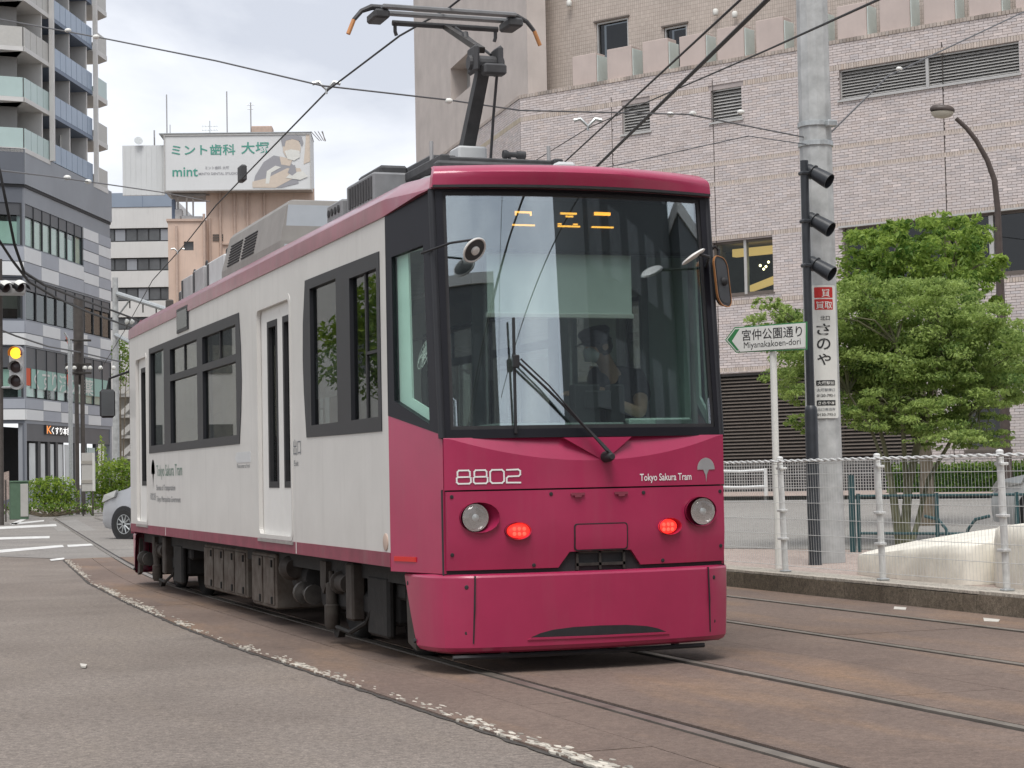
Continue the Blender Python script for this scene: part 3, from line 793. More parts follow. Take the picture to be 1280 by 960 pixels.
# ---- roof, skirt, floor
def outline(ins, bulge, z):
    h = [(-1.1 + ins, 6.31, z), (-1.1 + ins, 1.0, z), (-1.095 + ins, .90 + ins * .3, z), (-.99 + ins * .8, .56 + ins * .9, z)]
    for i in range(13):
        x = -.93 + 1.86 * i / 12; h.append((x * (1 - ins * .7), .30 + .12 * (x / .93) ** 2 - bulge * (1 - (x / .93) ** 2) + ins * 1.0, z))
    h += [(-a, b, c) for a, b, c in reversed(h[1:4])] + [(1.1 - ins, 6.31, z)]
    def lift(y): return z if z > 2.99 else max(z, 2.864 + .118 * min(1, max(0, (.92 - y) / .5)) + (z - 2.862) * .02)
    h = [(x, y, lift(y)) for x, y, _ in h]
    return h + [(-x, 2 * YM - y, z_) for x, y, z_ in h[1:-1]]
lv = [(2.862, .012, .0), (2.865, -.012, .0), (2.90, -.012, .0), (2.972, -.008, .01), (2.980, -.002, .02), (3.085, .135, .07), (3.095, .16, .07), (3.12, .28, .07), (3.13, .40, .05)]
obj('roof', MB().loft([outline(i, b, z) for z, i, b in lv]).smooth(24), 'magenta_roof', T)
for e in (0, 1):
    # painted fascia over the windscreen
    def mT(x, t, d):
        z = 2.985 + t * .145; k = max(0, t - .55) / .45
        return (x * (1 - .03 * k), .30 + .12 * (x / .93) ** 2 - (.03 + .06 * t) * (1 - (x / .93) ** 2) + k * k * .10 - .012 + d, z)
    mb = MB().patch([(-.945, 0), (.945, 0), (.93, 1), (-.93, 1)], [], lambda u, v, d: mT(u, v, d), 0, .05, .12).smooth(40)
    obj('roof_fascia', mb if e == 0 else rear(mb), 'magenta', T)
    dr = MB().patch([(-.94, 2.982), (.94, 2.982), (.94, 2.998), (-.94, 2.998)], [], lambda x, z, d: (x, .30 + .12 * (x / .93) ** 2 - .03 * (1 - (x / .93) ** 2) - .02 + d, z), 0, .05, .15)
    obj('drip_rail', dr if e == 0 else rear(dr), 'rubber', T)
obj('roof_deck', MB().loft([outline(i, .05, z) for z, i in ((3.115, .28), (3.145, .30), (3.15, .34))]), 'roof_grey', T)
for s in (-1, 1):
    sk = MB().patch(sub_rect(.92, 11.70, .645, .736), [], mS(s), -.004, .03)
    obj('side_skirt', sk, 'magenta_skirt', T)
    for y in (3.45, 9.3): obj('skirt_joint', MB().patch(sub_rect(y, y + .015, .65, .735), [], mS(s), -.006, 0), 'tram_white_trim', T)
obj('floor', MB().box(-1.045, 1.045, 1.0, 11.62, .70, .76), 'cab_dark', T)
obj('ceiling', MB().box(-1.04, 1.04, 1.0, 11.62, 2.80, 2.84), 'cab_grey', T)
obj('cab_floor', MB().box(-.88, .88, .5, 1.0, .70, .755), 'cab_dark', T)
obj('floor_frame', MB().box(-.95, .95, .95, 11.7, .52, .70), 'under_dark', T)
# ---- cab interior at the near end
def inb(name, mb, m): return obj(name, mb, m, T)
con = MB().cbox(-.85, .88, .42, .72, .9, 1.47, .02)
inb('driver_console', con, 'cab_dark')
inb('dash_shelf', MB().cbox(-.55, .30, .40, .80, 1.47, 1.53, .01), 'cab_grey')
pn = MB()
for x, w_ in ((.05, .18), (.30, .1)): pn.cbox(x, x + w_, .62, .72, 1.53, 1.78, .01)
pn.cbox(.12, .30, .60, .66, 1.62, 1.74, .01)
inb('instrument_box', pn, 'cab_dark')
inb('side_locker', MB().cbox(.42, .86, .60, .95, 1.2, 1.56, .012), 'cab_green')
lk = MB(); lk.cbox(.60, .86, .585, .6, 1.28, 1.55, .004); inb('locker_door', lk, 'cab_grey')
inb('sun_blind', MB().cbox(-.56, .42, .52, .525, 2.22, 2.62, .002), 'blind')
inb('blind_rail', MB().cbox(-.57, .43, .512, .532, 2.195, 2.225, .004), 'tram_white_trim')
ds = MB().cbox(-.9, .9, .46, .60, 2.60, 2.95, .02); inb('destination_box', ds, 'led_black')
led = MB()
def seg(x0, x1, z, h=.012): led.box(x0, x1, .447, .4545, z, z + h)
for c, a in ((-.335, 1), (-.03, 2), (.20, 3)):
    seg(c - .055, c + .055, 2.845); seg(c - .075, c + .075, 2.765, .01)
    if a == 1: seg(c - .055, c - .045, 2.83, .02); seg(c + .045, c + .055, 2.83, .02)
    if a == 2: seg(c - .02, c + .03, 2.828, .01); seg(c + .03, c + .06, 2.78, .008); seg(c - .075, c - .05, 2.78, .008)
    if a == 3: seg(c - .055, c + .055, 2.85, .016)
obj('led_text', led, 'led_orange', T)
# bulkhead behind the driver, with openings to the saloon
bk = MB().patch([(-1.04, .76), (1.04, .76), (1.04, 2.80), (-1.04, 2.80)], [rect(-.92, -.30, 1.45, 2.65), rect(-.20, .34, .8, 2.62), rect(.46, .95, 1.55, 2.5)], lambda x, z, d: (x, 1.58 + d, z), 0, .04)
inb('bulkhead', bk, 'cab_grey')
for x, r_ in ((-.25, .02), (.36, .018), (-.62, .014)): inb('grab_pole', MB().tube([(x, 1.45, .76), (x, 1.45, 2.8)], r_, 8).smooth(), 'steel')
inb('cab_lining', MB().box(.99, 1.035, .98, 1.55, .8, 2.78), 'cab_green')
inb('notice_sheet', MB().box(.50, .74, 1.545, 1.55, 1.98, 2.3), 'tram_white_trim')
# driver's fan in the near window
fan = MB(); fc = Vector((-.90, .78, 1.98))
for rr in (.095, .06, .03): fan.tube([fc + Vector((.03 * math.sin(t), math.cos(t) * rr, math.sin(t) * rr)) for t in [2 * math.pi * k / 24 for k in range(24)]], .0025, 4, closed=True)
for k in range(16):
    t = 2 * math.pi * k / 16; fan.tube([fc, fc + Vector((.03 * math.sin(t), math.cos(t) * .095, math.sin(t) * .095))], .0018, 4)
FN_ = obj('cab_fan', fan, 'white_print', T)
bl = MB()
for k in range(3):
    t = 2 * math.pi * k / 3; a = lambda r, o: fc + Vector((.015 + .01 * o, math.cos(t + o) * r, math.sin(t + o) * r))
    bl.add([a(.015, -.3), a(.08, -.35), a(.085, .3), a(.02, .5)], [(0, 1, 2, 3)])
obj('fan_blade', bl, 'fin_edge', FN_); obj('fan_bracket', MB().tube([fc + Vector((.04, 0, 0)), fc + Vector((.09, .1, -.05)), fc + Vector((.12, .2, .3))], .012, 6).smooth(), 'white_print', FN_)
# saloon seats and rails
for s in (-1, 1):
    for y0, y1 in ((5.5, 10.0),):
        st = MB().cbox(s * .62 - .02, s * .62 + .02 + 0, y0, y1, 1.15, 1.6, .01); st.cbox(min(s * .62, s * 1.0), max(s * .62, s * 1.0), y0, y1, 1.08, 1.2, .02)
        inb('bench_seat', st, 'seat_red')
    inb('hand_rail', MB().tube([(s * .6, 1.7, 2.45), (s * .6, 10.9, 2.45)], .014, 6).smooth(), 'steel')
for y in (3.4, 4.95, 7.2, 9.6): inb('grab_pole', MB().tube([(-.55, y, .76), (-.55, y, 2.8)], .016, 8).smooth(), 'steel')
# grey sheet behind the pane beside the cab
inb('paper_blind', MB().box(-1.066, -1.062, 2.17, 2.91, 1.79, 2.12), 'silver_print')
# ---- wiper
wp = MB()
wp.tube([(.085, .10, 1.315), (.02, .13, 1.40), (-.30, .165, 1.72), (-.49, .19, 1.90)], [.016, .011, .009, .008], 6)
wp.tube([(.05, .10, 1.345), (-.02, .125, 1.43), (-.30, .155, 1.75), (-.47, .185, 1.915)], [.009, .006, .006, .006], 6)
WP = obj('wiper', wp.smooth(), 'rubber', T)
obj('wiper_blade', MB().cbox(-.505, -.492, .205, .235, 1.46, 2.17, .004), 'rubber', WP)
obj('wiper_clip', MB().cbox(-.515, -.478, .175, .215, 1.86, 1.94, .006), 'rubber', WP)
obj('wiper_pivot', MB().lathe((.075, .17, 1.31), (0, -1, 0), [(.036, -.02), (.032, .04), (.022, .085), (.016, .09)], 14).smooth(), 'rubber', WP)
# ---- mirrors
ma = MB().tube([(-.99, .50, 2.585), (-.90, .20, 2.615), (-.79, .10, 2.625)], .0075, 6).smooth()
MA = obj('round_mirror', ma, 'rubber', T)
ax = Vector((.35, -.75, -.55)).normalized(); c = Vector((-.775, .12, 2.565))
obj('mirror_glass', MB().lathe(c, ax, [(.03, -.02), (.074, -.008), (.078, .0), (.066, .003)], 24).smooth(40), 'roof_dark', MA)
obj('mirror_ball', MB().lathe(c - ax * .0, ax, [(.028, 0), (.028, .016), (.014, .02)], 16), 'tram_white_trim', MA)
obj('mirror_rim', MB().tube([c + (ax.cross(Vector((0, 0, 1))).normalized() * math.cos(t) + ax.cross(ax.cross(Vector((0, 0, 1)))).normalized() * math.sin(t)) * .078 for t in [2 * math.pi * k / 28 for k in range(28)]], .007, 6, closed=True).smooth(), 'tram_white_trim', MA)
mb2 = MB().tube([(.90, .42, 2.52), (.80, .16, 2.56), (.72, .12, 2.57)], .010, 6).smooth()
MR = obj('round_mirror', mb2, 'rubber', T)
c3 = Vector((.67, .11, 2.55)); ax3 = Vector((.5, -.25, -.86)).normalized()
obj('mirror_glass', MB().lathe(c3, ax3, [(.03, -.018), (.08, -.010), (.088, 0), (.08, .004)], 24).smooth(40), 'tram_white_trim', MR)
mb3 = MB().tube([(.93, .45, 2.62), (.97, .42, 2.66), (1.0, .43, 2.64), (1.0, .43, 2.45)], .011, 6).smooth()
WMi = obj('wing_mirror', mb3, 'rubber', T)
def mW(u, v, d): 
    a = R(35); p = Vector((1.0, .40, 2.43)); return tuple(p + Vector((math.cos(a) * u - .10 * v, -math.sin(a) * u * -1 + d, v - u * .10)))
obj('mirror_shell', MB().prism(rrect(-.085, .085, -.155, .155, .06, 5), mW, -.02, .03), 'cab_dark', WMi)
obj('mirror_edge', MB().patch(rrect(-.092, .092, -.162, .162, .066, 5), [rrect(-.087, .087, -.157, .157, .062, 5)], mW, -.026, .0), 'copper_tip', WMi)
obj('mirror_glass', MB().prism(rrect(-.07, .07, -.14, .14, .05, 5), mW, -.024, -.02), 'cab_dark', WMi)
obj('mirror_socket', MB().lathe(mW(0.01, 0, -.022), (0, -1, 0), [(.03, 0), (.026, .02), (.012, .03)], 12).smooth(), 'rubber', WMi)
# far-end wing mirror, seen past the rear corner
mq = MB().tube([(-.96, 12.1, 2.55), (-1.24, 12.35, 2.45), (-1.27, 12.35, 2.3)], .014, 6); mq.cbox(-1.36, -1.18, 12.28, 12.36, 1.98, 2.32, .03)
RW = obj('wing_mirror', mq, 'rubber', T)
obj('mirror_glass', MB().cbox(-1.345, -1.195, 12.274, 12.279, 2.0, 2.30, .002), 'office_pane', RW)
# ---- lettering
def put_front(body, x, z, size, m, width=None, bold=0.0, nm='lettering'):
    mb = text_mb(body, size, bold=bold, width=None); xs = [v[0] for v in mb.v]; k = width / (max(xs) - min(xs)) if width else 1; x0 = min(xs)
    def f(a, b, c): return (x + (a - x0) * k, Yf(x + (a - x0) * k, z) - .026, z + c)
    return obj(nm, moved(mb, f), m, T)
# the fleet number, drawn as in the photograph with squared open figures
num = MB(); cw, hh, th = .084, .080, .0047
def fig(x0, strokes):
    for st in strokes:
        pts = [(x0 + u * cw, 1.163 + v * hh) for u, v in st]
        for a, b in zip(pts, pts[1:]):
            d = Vector((b[0] - a[0], b[1] - a[1])); n = Vector((-d.y, d.x)).normalized() * th; e = d.normalized() * th
            q = [(a[0] - e.x + n.x, a[1] - e.y + n.y), (a[0] - e.x - n.x, a[1] - e.y - n.y), (b[0] + e.x - n.x, b[1] + e.y - n.y), (b[0] + e.x + n.x, b[1] + e.y + n.y)]
            num.add([(x, Yf(x, z) - .0265, z) for x, z in q], [(0, 1, 2, 3)])
eight = [[(.12, 0), (.88, 0), (1, .12), (1, .42), (.9, .5), (.1, .5), (0, .42), (0, .12), (.12, 0)], [(.1, .5), (.06, .6), (.06, .88), (.16, 1), (.84, 1), (.94, .88), (.94, .6), (.9, .5)]]
fig(-.862, eight); fig(-.762, eight)
fig(-.662, [[(.15, 0), (.85, 0), (1, .15), (1, .85), (.85, 1), (.15, 1), (0, .85), (0, .15), (.15, 0)]])
fig(-.562, [[(.02, .98), (.85, 1), (1, .88), (1, .62), (.88, .5), (.12, .48), (0, .36), (0, .02), (1, .0)]])
obj('fleet_number', num, 'white_print', T)
put_front('Tokyo Sakura Tram', .305, 1.158, .062, 'white_print', .375, .0008, 'line_name')
def ginkgo(cx, cz, w_, h, f, n=14):
    pts = [(0, -.5 * h)]
    pts += [(.045 * w_, -.2 * h), (.16 * w_, .02 * h), (.5 * w_, .02 * h)]
    pts += [(.5 * w_ * math.cos(math.pi * k / n), .04 * h + .46 * h * math.sin(math.pi * k / n)) for k in range(1, n)]
    pts += [(-.5 * w_, .02 * h), (-.16 * w_, .02 * h), (-.045 * w_, -.2 * h)]
    return MB().patch(pts, [], lambda u, v, d: f(cx + u, cz + v), 0, 0)
obj('ginkgo_emblem', ginkgo(.793, 1.217, .135, .155, lambda u, v: (u, Yf(u, v) - .0265, v)), 'silver_print', T)
def put_side(body, y, z, size, m, width, nm='lettering'):
    mb = text_mb(body, size); xs = [v[0] for v in mb.v]; x0 = min(xs); k = width / (max(xs) - x0)
    return obj(nm, moved(mb, lambda a, b, c: (-1.1025, y - (a - x0) * k, z + c)), m, T)
obj('ginkgo_emblem', ginkgo(-10.08, 1.29, .22, .32, lambda u, v: (-1.1025, -u, v)), 'green_print', T)
put_side('Tokyo Sakura Tram', 9.86, 1.27, .17, 'green_print', 1.55, 'line_name')
put_side('Bureau of Transportation', 9.86, 1.12, .085, 'grey_print', 1.15)
put_side('Tokyo Metropolitan Government', 9.86, 1.0, .085, 'grey_print', 1.45)
put_side('都営交通', 10.27, 1.02, .085, 'grey_print', .34)
put_side('出口', 3.52, 1.40, .13, 'grey_print', .24)
put_side('Exit', 3.50, 1.31, .06, 'grey_print', .14)
sb = MB().box(-1.1035, -1.1, 5.06, 5.62, 1.36, 1.45); sb.prism([(5.62, 1.36), (5.70, 1.405), (5.62, 1.45)], lambda u, v, d: (-1.1 - d, u, v), 0, .0035); obj('arrow_sticker', sb, 'silver_print', T)
put_side('Please enter at front', 5.62, 1.315, .05, 'grey_print', .52)
obj('maker_seal', MB().lathe((-1.099, 1.02, .80), (-1, 0, 0), [(.055, 0), (.055, .006), (.045, .009), (.001, .009)], 20).smooth(40), 'peach_trim', T)
# ---- under the floor
def wheel(y, s):
    wo = obj('wheel', MB().lathe((s * .64, y, .345), (s, 0, 0), [(.10, -.02), (.33, -.02), (.35, .0), (.35, .02), (.32, .07), (.30, .08), (.27, .06), (.12, .05), (.09, .1), (.001, .1)], 28).smooth(35), 'under_dark', T)
for yb in (2.45, 10.15):
    for s in (-1, 1):
        for dy in (-.8, .8):
            wheel(yb + dy, s)
            ab = MB().cbox(s * .80 - .1, s * .80 + .1, yb + dy - .15, yb + dy + .15, .22, .47, .03); ab.lathe((s * .90, yb + dy, .345), (s, 0, 0), [(.11, -.02), (.11, .02), (.08, .05), (.001, .055)], 16)
            obj('axle_box', ab, 'under_dark', T)
        fr = MB(); fr.cbox(s * .82 - .07, s * .82 + .07, yb - 1.15, yb + 1.15, .40, .52, .02); fr.cbox(s * .85 - .09, s * .85 + .09, yb - .45, yb + .45, .26, .42, .03)
        obj('bogie_frame', fr, 'under_dark', T)
        # damper, air spring, brake and the grey brackets that catch the light
        dm = MB().lathe((s * .985, yb + .42, .12), (0, 0, 1), [(.04, 0), (.055, .03), (.055, .17), (.043, .18), (.043, .33), (.02, .34), (.02, .42)], 14)
        obj('damper', dm.smooth(35), 'under_grey', T)
        cy = MB().lathe((s * .95, yb + .2, .46), (0, -1, 0), [(.055, -.1), (.085, -.09), (.085, -.06), (.065, -.05), (.065, .14), (.001, .14)], 16)
        obj('brake_cylinder', cy.smooth(35), 'under_grey', T)
        rd = MB().lathe((s * .99, yb + .95, .34), (0, 1, 0), [(.075, -.02), (.075, .02), (.03, .03), (.03, .26), (.085, .27), (.085, .33)], 14)
        obj('traction_rod', rd.smooth(35), 'under_steel', T)
        br = MB(); br.prism([(yb + .56, .60), (yb + .74, .60), (yb + .74, .42), (yb + .66, .36), (yb + .58, .42)], lambda u, v, d: (s * (.99 - d), u, v), 0, .05); 
        obj('bogie_bracket', br, 'under_grey', T)
        obj('bogie_leg', MB().cbox(s * .97 - .05, s * .97 + .05, yb - .28, yb - .10, .22, .62, .015), 'under_grey', T)
        sp = MB(); 
        for k in range(5): sp.lathe((s * .84, yb + .0, .50 + k * .03), (0, 0, 1), [(.12, 0), (.145, .008), (.145, .02), (.12, .028)], 18)
        obj('air_spring', sp.smooth(40), 'rubber', T)
        pl_ = MB().cbox(s * .93 - .03, s * .93 + .03, yb - .95, yb - .45, .14, .55, .02); sh_ = MB().prism([(yb + .30, .12), (yb + .5, .12), (yb + .44, .06), (yb + .36, .06)], lambda u, v, d: (s * (.96 - d), u, v), 0, .05)
        obj('brake_guard', pl_, 'under_dark', T); obj('brake_shoe', sh_, 'under_dark', T)
        hz_ = MB().tube([(s * .98, yb + .3, .14), (s * .99, yb - .1, .13), (s * .97, yb - .45, .22), (s * .92, yb - .6, .4)], .016, 6)
        obj('hose', hz_.smooth(), 'under_dark', T)
    obj('axle', MB().tube([(-.66, yb - .8, .345), (.66, yb - .8, .345)], .06, 10).smooth(), 'under_dark', T)
    obj('axle', MB().tube([(-.66, yb + .8, .345), (.66, yb + .8, .345)], .06, 10).smooth(), 'under_dark', T)
    obj('traction_motor', MB().lathe((-.4, yb - .3, .36), (1, 0, 0), [(.2, 0), (.22, .05), (.22, .7), (.2, .75)], 20), 'under_dark', T)
for (y0, y1, z0, dx) in ((5.95, 7.92, .17, .0), (4.72, 5.62, .15, .02)):
    for s in (-1, 1):
        b = MB().cbox(min(s * .55, s * (.96 + dx)), max(s * .55, s * (.96 + dx)), y0, y1, z0, .60, .012)
        E_ = obj('equipment_box', b, 'under_box', T)
        n = 4 if y1 - y0 > 1.5 else 2
        for k in range(n):
            a = y0 + (y1 - y0) * k / n + .03; e2 = y0 + (y1 - y0) * (k + 1) / n - .03
            obj('box_lid', MB().cbox(min(s * (.958 + dx), s * (.972 + dx)), max(s * (.958 + dx), s * (.972 + dx)), a, e2, z0 + .03, .57, .005), 'under_box', E_)
            for z in (z0 + .07, .52):
                obj('hinge', MB().cbox(min(s * (.97 + dx), s * (.985 + dx)), max(s * (.97 + dx), s * (.985 + dx)), a + .04, a + .07, z - .03, z + .03, .003), 'under_dark', E_)
        obj('conduit', MB().tube([(s * .9, y0 - .3, .62), (s * .9, y1 + .3, .62)], .02, 6), 'under_dark', T)
obj('underfloor_light_block', MB().box(-.45, .45, 1.0, 11.6, .13, .52), 'under_dark', T)  # added dark block, stops light coming through from the far side
tk = MB().lathe((-.72, 4.05, .42), (0, 1, 0), [(.05, 0), (.16, .04), (.17, .1), (.17, .5), (.14, .56)], 18)
obj('air_tank', tk.smooth(40), 'under_dark', T)
tk = MB().lathe((-.93, 4.42, .50), (0, -1, 0), [(.08, 0), (.10, .02), (.10, .08), (.075, .12), (.075, .18)], 16)
obj('compressor_cap', tk.smooth(40), 'under_grey', T)
# ---- roof equipment
ac = []
def acring(z, i): return [(-.72 + i, 5.50 + i * .5, z), (.72 - i, 5.50 + i * .5, z), (.72 - i, 8.10 - i * 1.2, z), (-.72 + i, 8.10 - i * 1.2, z)]
AC = obj('air_conditioner', MB().loft([acring(z, i) for z, i in ((3.13, .0), (3.28, .0), (3.60, .07), (3.64, .10), (3.65, .14))]), 'unit_side', T)
obj('unit_end', MB().prism([(-.70, 3.14), (.70, 3.14), (.64, 3.60), (-.64, 3.60)], lambda u, v, d: (u, 5.49 + (v - 3.14) * .09 + d, v), 0, .02), 'unit_front', AC)
for a in (6.62, 7.28):
    for k in range(8):
        z = 3.30 + k * .028
        obj('vent_slat', MB().cbox(-.728 + (z - 3.28) * .22, -.70 + (z - 3.28) * .22, a, a + .55, z, z + .014, .002), 'rubber', AC)
for (y0, y1, x, h, m_) in ((8.3, 9.2, -.66, .25, 'roof_light'), (9.3, 9.9, -.68, .24, 'roof_grey'), (10.0, 10.6, -.68, .22, 'roof_grey'), (10.75, 11.1, -.62, .14, 'roof_grey')):
    B = obj('roof_box', MB().cbox(x, x + .9, y0, y1, 3.13, 3.24 + h, .015), m_, T)
    obj('lifting_eye', MB().tube([(x + .06, y0 + .1 + .04 * math.cos(t), 3.25 + h + .05 * math.sin(t)) for t in [math.pi * k / 8 for k in range(9)]], .010, 5), 'roof_dark', B)
    obj('box_strap', MB().cbox(x - .012, x, y1 - .12, y1 - .06, 3.24, 3.22 + h, .003), 'roof_dark', B)
# resistor boxes ahead of the air conditioner
B = obj('roof_box', MB().cbox(-.70, -.32, 2.60, 3.35, 3.13, 3.43, .015), 'roof_mid', T)
for k in range(9):
    obj('vent_slat', MB().cbox(-.71, -.695, 2.62 + k * .075, 2.66 + k * .075, 3.24, 3.40, .003), 'roof_dark', B)
B = obj('roof_box', MB().cbox(-.74, -.35, 3.36, 3.80, 3.13, 3.34, .015), 'roof_mid', T)
for k in range(4): obj('vent_hole', MB().lathe((-.742, 3.43 + k * .10, 3.27), (-1, 0, 0), [(.03, 0), (.03, .006), (.001, .006)], 12), 'rubber', B)
obj('roof_cowl', MB().cbox(-.4, .6, .95, 1.45, 3.13, 3.19, .02), 'roof_grey', T)
sm = MB().cbox(.16, .30, 1.12, 1.24, 3.14, 3.30, .02); obj('roof_siren', sm, 'roof_light', T)
obj('roof_whistle', MB().cbox(.42, .54, 1.2, 1.3, 3.13, 3.23, .015), 'roof_dark', T)
obj('rear_roof_lamp', MB().cbox(.72, .80, 2.0, 2.08, 3.13, 3.40, .01), 'roof_dark', T)
# ---- pantograph
PB = MB()
for x in (-.42, .42): PB.cbox(x - .035, x + .035, 1.75, 3.25, 3.36, 3.43, .01)
for y in (1.85, 2.5, 3.15): PB.cbox(-.45, .45, y - .04, y + .04, 3.37, 3.425, .01)
P = obj('pantograph_base', PB, 'roof_dark', T)
for x in (-.42, .42):
    for y in (1.85, 3.15): 
        ins = MB()
        for k in range(3): ins.lathe((x, y, 3.145 + k * .07), (0, 0, 1), [(.02, 0), (.045, .02), (.02, .07)], 12)
        obj('insulator', ins, 'insulator', P)
obj('gear_box', MB().cbox(-.13, .09, 2.33, 2.55, 3.40, 3.60, .015), 'roof_light', P)
obj('spring_case', MB().cbox(-.36, -.15, 2.30, 3.1, 3.40, 3.52, .015), 'roof_dark', P)
obj('cylinder_case', MB().cbox(.08, .50, 2.15, 2.45, 3.40, 3.47, .015), 'roof_grey', P)
obj('stepped_mount', MB().cbox(-.62, -.40, 2.7, 3.3, 3.16, 3.50, .02), 'roof_dark', P)
obj('front_mount', MB().cbox(-.50, .52, 1.70, 1.80, 3.30, 3.38, .02), 'roof_dark', P)
vd = MB().tube([(.25, 2.3, 3.46), (.25, 2.3, 3.55)], .012, 6); vd.lathe((.20, 2.3, 3.54), (1, 0, 0), [(.03, 0), (.035, .02), (.02, .05), (.02, .10), (.03, .11), (.03, .17)], 12); obj('valve', vd.smooth(40), 'roof_dark', P)
for x in (-.44, .44): obj('stop_peg', MB().tube([(x, 2.0, 3.42), (x, 2.0, 3.56)], .014, 6), 'roof_grey', P)
A0, A1, A2 = Vector((-.02, 2.55, 3.50)), Vector((0, 2.08, 4.19)), Vector((0, 2.98, 4.62))
la = MB(); d = (A1 - A0)
def bar(mb, a, b, w0, h0, w1, h1):
    a, b = Vector(a), Vector(b); d = (b - a).normalized(); s_ = Vector((1, 0, 0)); u = s_.cross(d).normalized()
    q = lambda p, w_, h_: [p - s_ * w_ - u * h_, p + s_ * w_ - u * h_, p + s_ * w_ + u * h_, p - s_ * w_ + u * h_]
    return mb.loft([q(a, w0, h0), q(b, w1, h1)])
LA = obj('lower_arm', bar(la, A0, A1, .05, .042, .042, .036), 'roof_dark', P)
obj('control_rod', MB().tube([(.10, 2.30, 3.46), (.09, 2.18, 3.8), (.07, 2.02, 4.10)], .011, 6), 'roof_dark', P)
kn = MB()
for x in (-.09, .09): kn.cbox(x - .02, x + .02, 1.98, 2.17, 4.07, 4.27, .02)
kn.lathe((-.13, 2.08, 4.15), (1, 0, 0), [(.05, 0), (.055, .02), (.055, .24), (.05, .26)], 14); kn.cbox(-.05, .12, 1.95, 2.05, 4.05, 4.13, .015)
obj('knuckle', kn, 'roof_dark', P)
obj('upper_arm', bar(MB(), A1 + Vector((-.02, .02, .06)), A2, .026, .022, .020, .018), 'under_steel', P)
obj('balance_rod', MB().tube([A1 + Vector((.05, .02, .03)), A2 + Vector((.04, -.12, -.03))], .010, 6), 'roof_dark', P)
hd = MB().tube([(-.42, 2.98, 4.625), (.42, 2.98, 4.625)], .022, 8); obj('head_tube', hd.smooth(), 'roof_dark', P)
for y in (2.88, 3.07):
    obj('contact_strip', MB().cbox(-.53, .53, y - .035, y + .035, 4.705, 4.735, .006), 'roof_mid', P)
for s in (-1, 1):
    hp = [(s * .50, 2.98, 4.735), (s * .58, 2.98, 4.735), (s * .66, 2.98, 4.70), (s * .72, 2.98, 4.63), (s * .765, 2.98, 4.52)]
    obj('horn', MB().tube(hp[:4], [.024, .024, .018, .016], 8).smooth(), 'roof_dark', P)
    obj('horn_tip', MB().tube(hp[3:], .0165, 8).smooth(), 'copper_tip', P)
    obj('head_spring_box', MB().cbox(s * .53 - .06, s * .53 + .06, 2.86, 3.10, 4.63, 4.70, .015), 'roof_dark', P)
    obj('head_hanger', MB().tube([(s * .40, 2.98, 4.625), (s * .40, 2.98, 4.56), (s * .39, 2.98, 4.53)], .014, 6), 'roof_dark', P)
obj('bump_stop', MB().tube([(0, 2.5, 4.42), (.0, 2.52, 4.47)], .025, 8), 'roof_dark', P)
# ================================================================ brick building on the right
def build_empty(name, label, cat, pl, z0=0.0): 
    return thing(name, label, cat, (pl.p0.x, pl.p0.y, z0), pl.ang)
BB = build_empty('brick_building', 'pinkish brick building with louvred windows and a beige tower rising behind its parapet', 'building', FAC)
m0 = lambda off=0.0: (lambda u, v, d: (u, d + off, v))
S1 = 24.0; ZT = 11.30
OPEN = [dict(r=(3.46, 4.36, 10.27, 11.06), k='lv'), dict(r=(6.27, 7.20, 10.23, 11.07), k='lv'), dict(r=(10.02, 14.72, 10.30, 11.05), k='lw'),
        dict(r=(6.20, 8.00, 5.70, 7.10), k='warm'), dict(r=(10.0, 18.0, 5.66, 7.12), k='strip'), dict(r=(2.0, 4.2, 5.70, 7.10), k='warm2'),
        dict(r=(1.5, 11.95, .55, 3.68), k='garage'), dict(r=(13.10, 14.20, 1.58, 2.60), k='gw'), dict(r=(16.2, 20.2, 10.30, 11.05), k='lw')]
holes = [rect(*o['r']) for o in OPEN]
obj('wall', MB().patch(rect(0, S1, .2, ZT + .42), holes, m0(), .012, .5), 'mortar', BB, True)
# side wall running back along the street
az2 = 5.0; ca = FAC.ang
SD = PL((FAC.p0.x, FAC.p0.y), 5.0)
def side(u, v, d): # u metres back from the corner along the side, d inwards
    p = Vector((math.sin(R(az2)) * u, math.cos(R(az2)) * u, 0)) + Vector((math.cos(R(az2)), -math.sin(R(az2)), 0)) * d
    return (p.x * FAC.rx + p.y * FAC.ry, p.x * -FAC.ry + p.y * FAC.rx, v)
obj('side_wall', MB().patch(rect(.0, 15, .2, ZT + .42), [], side, .012, .4), 'mortar', BB, True)
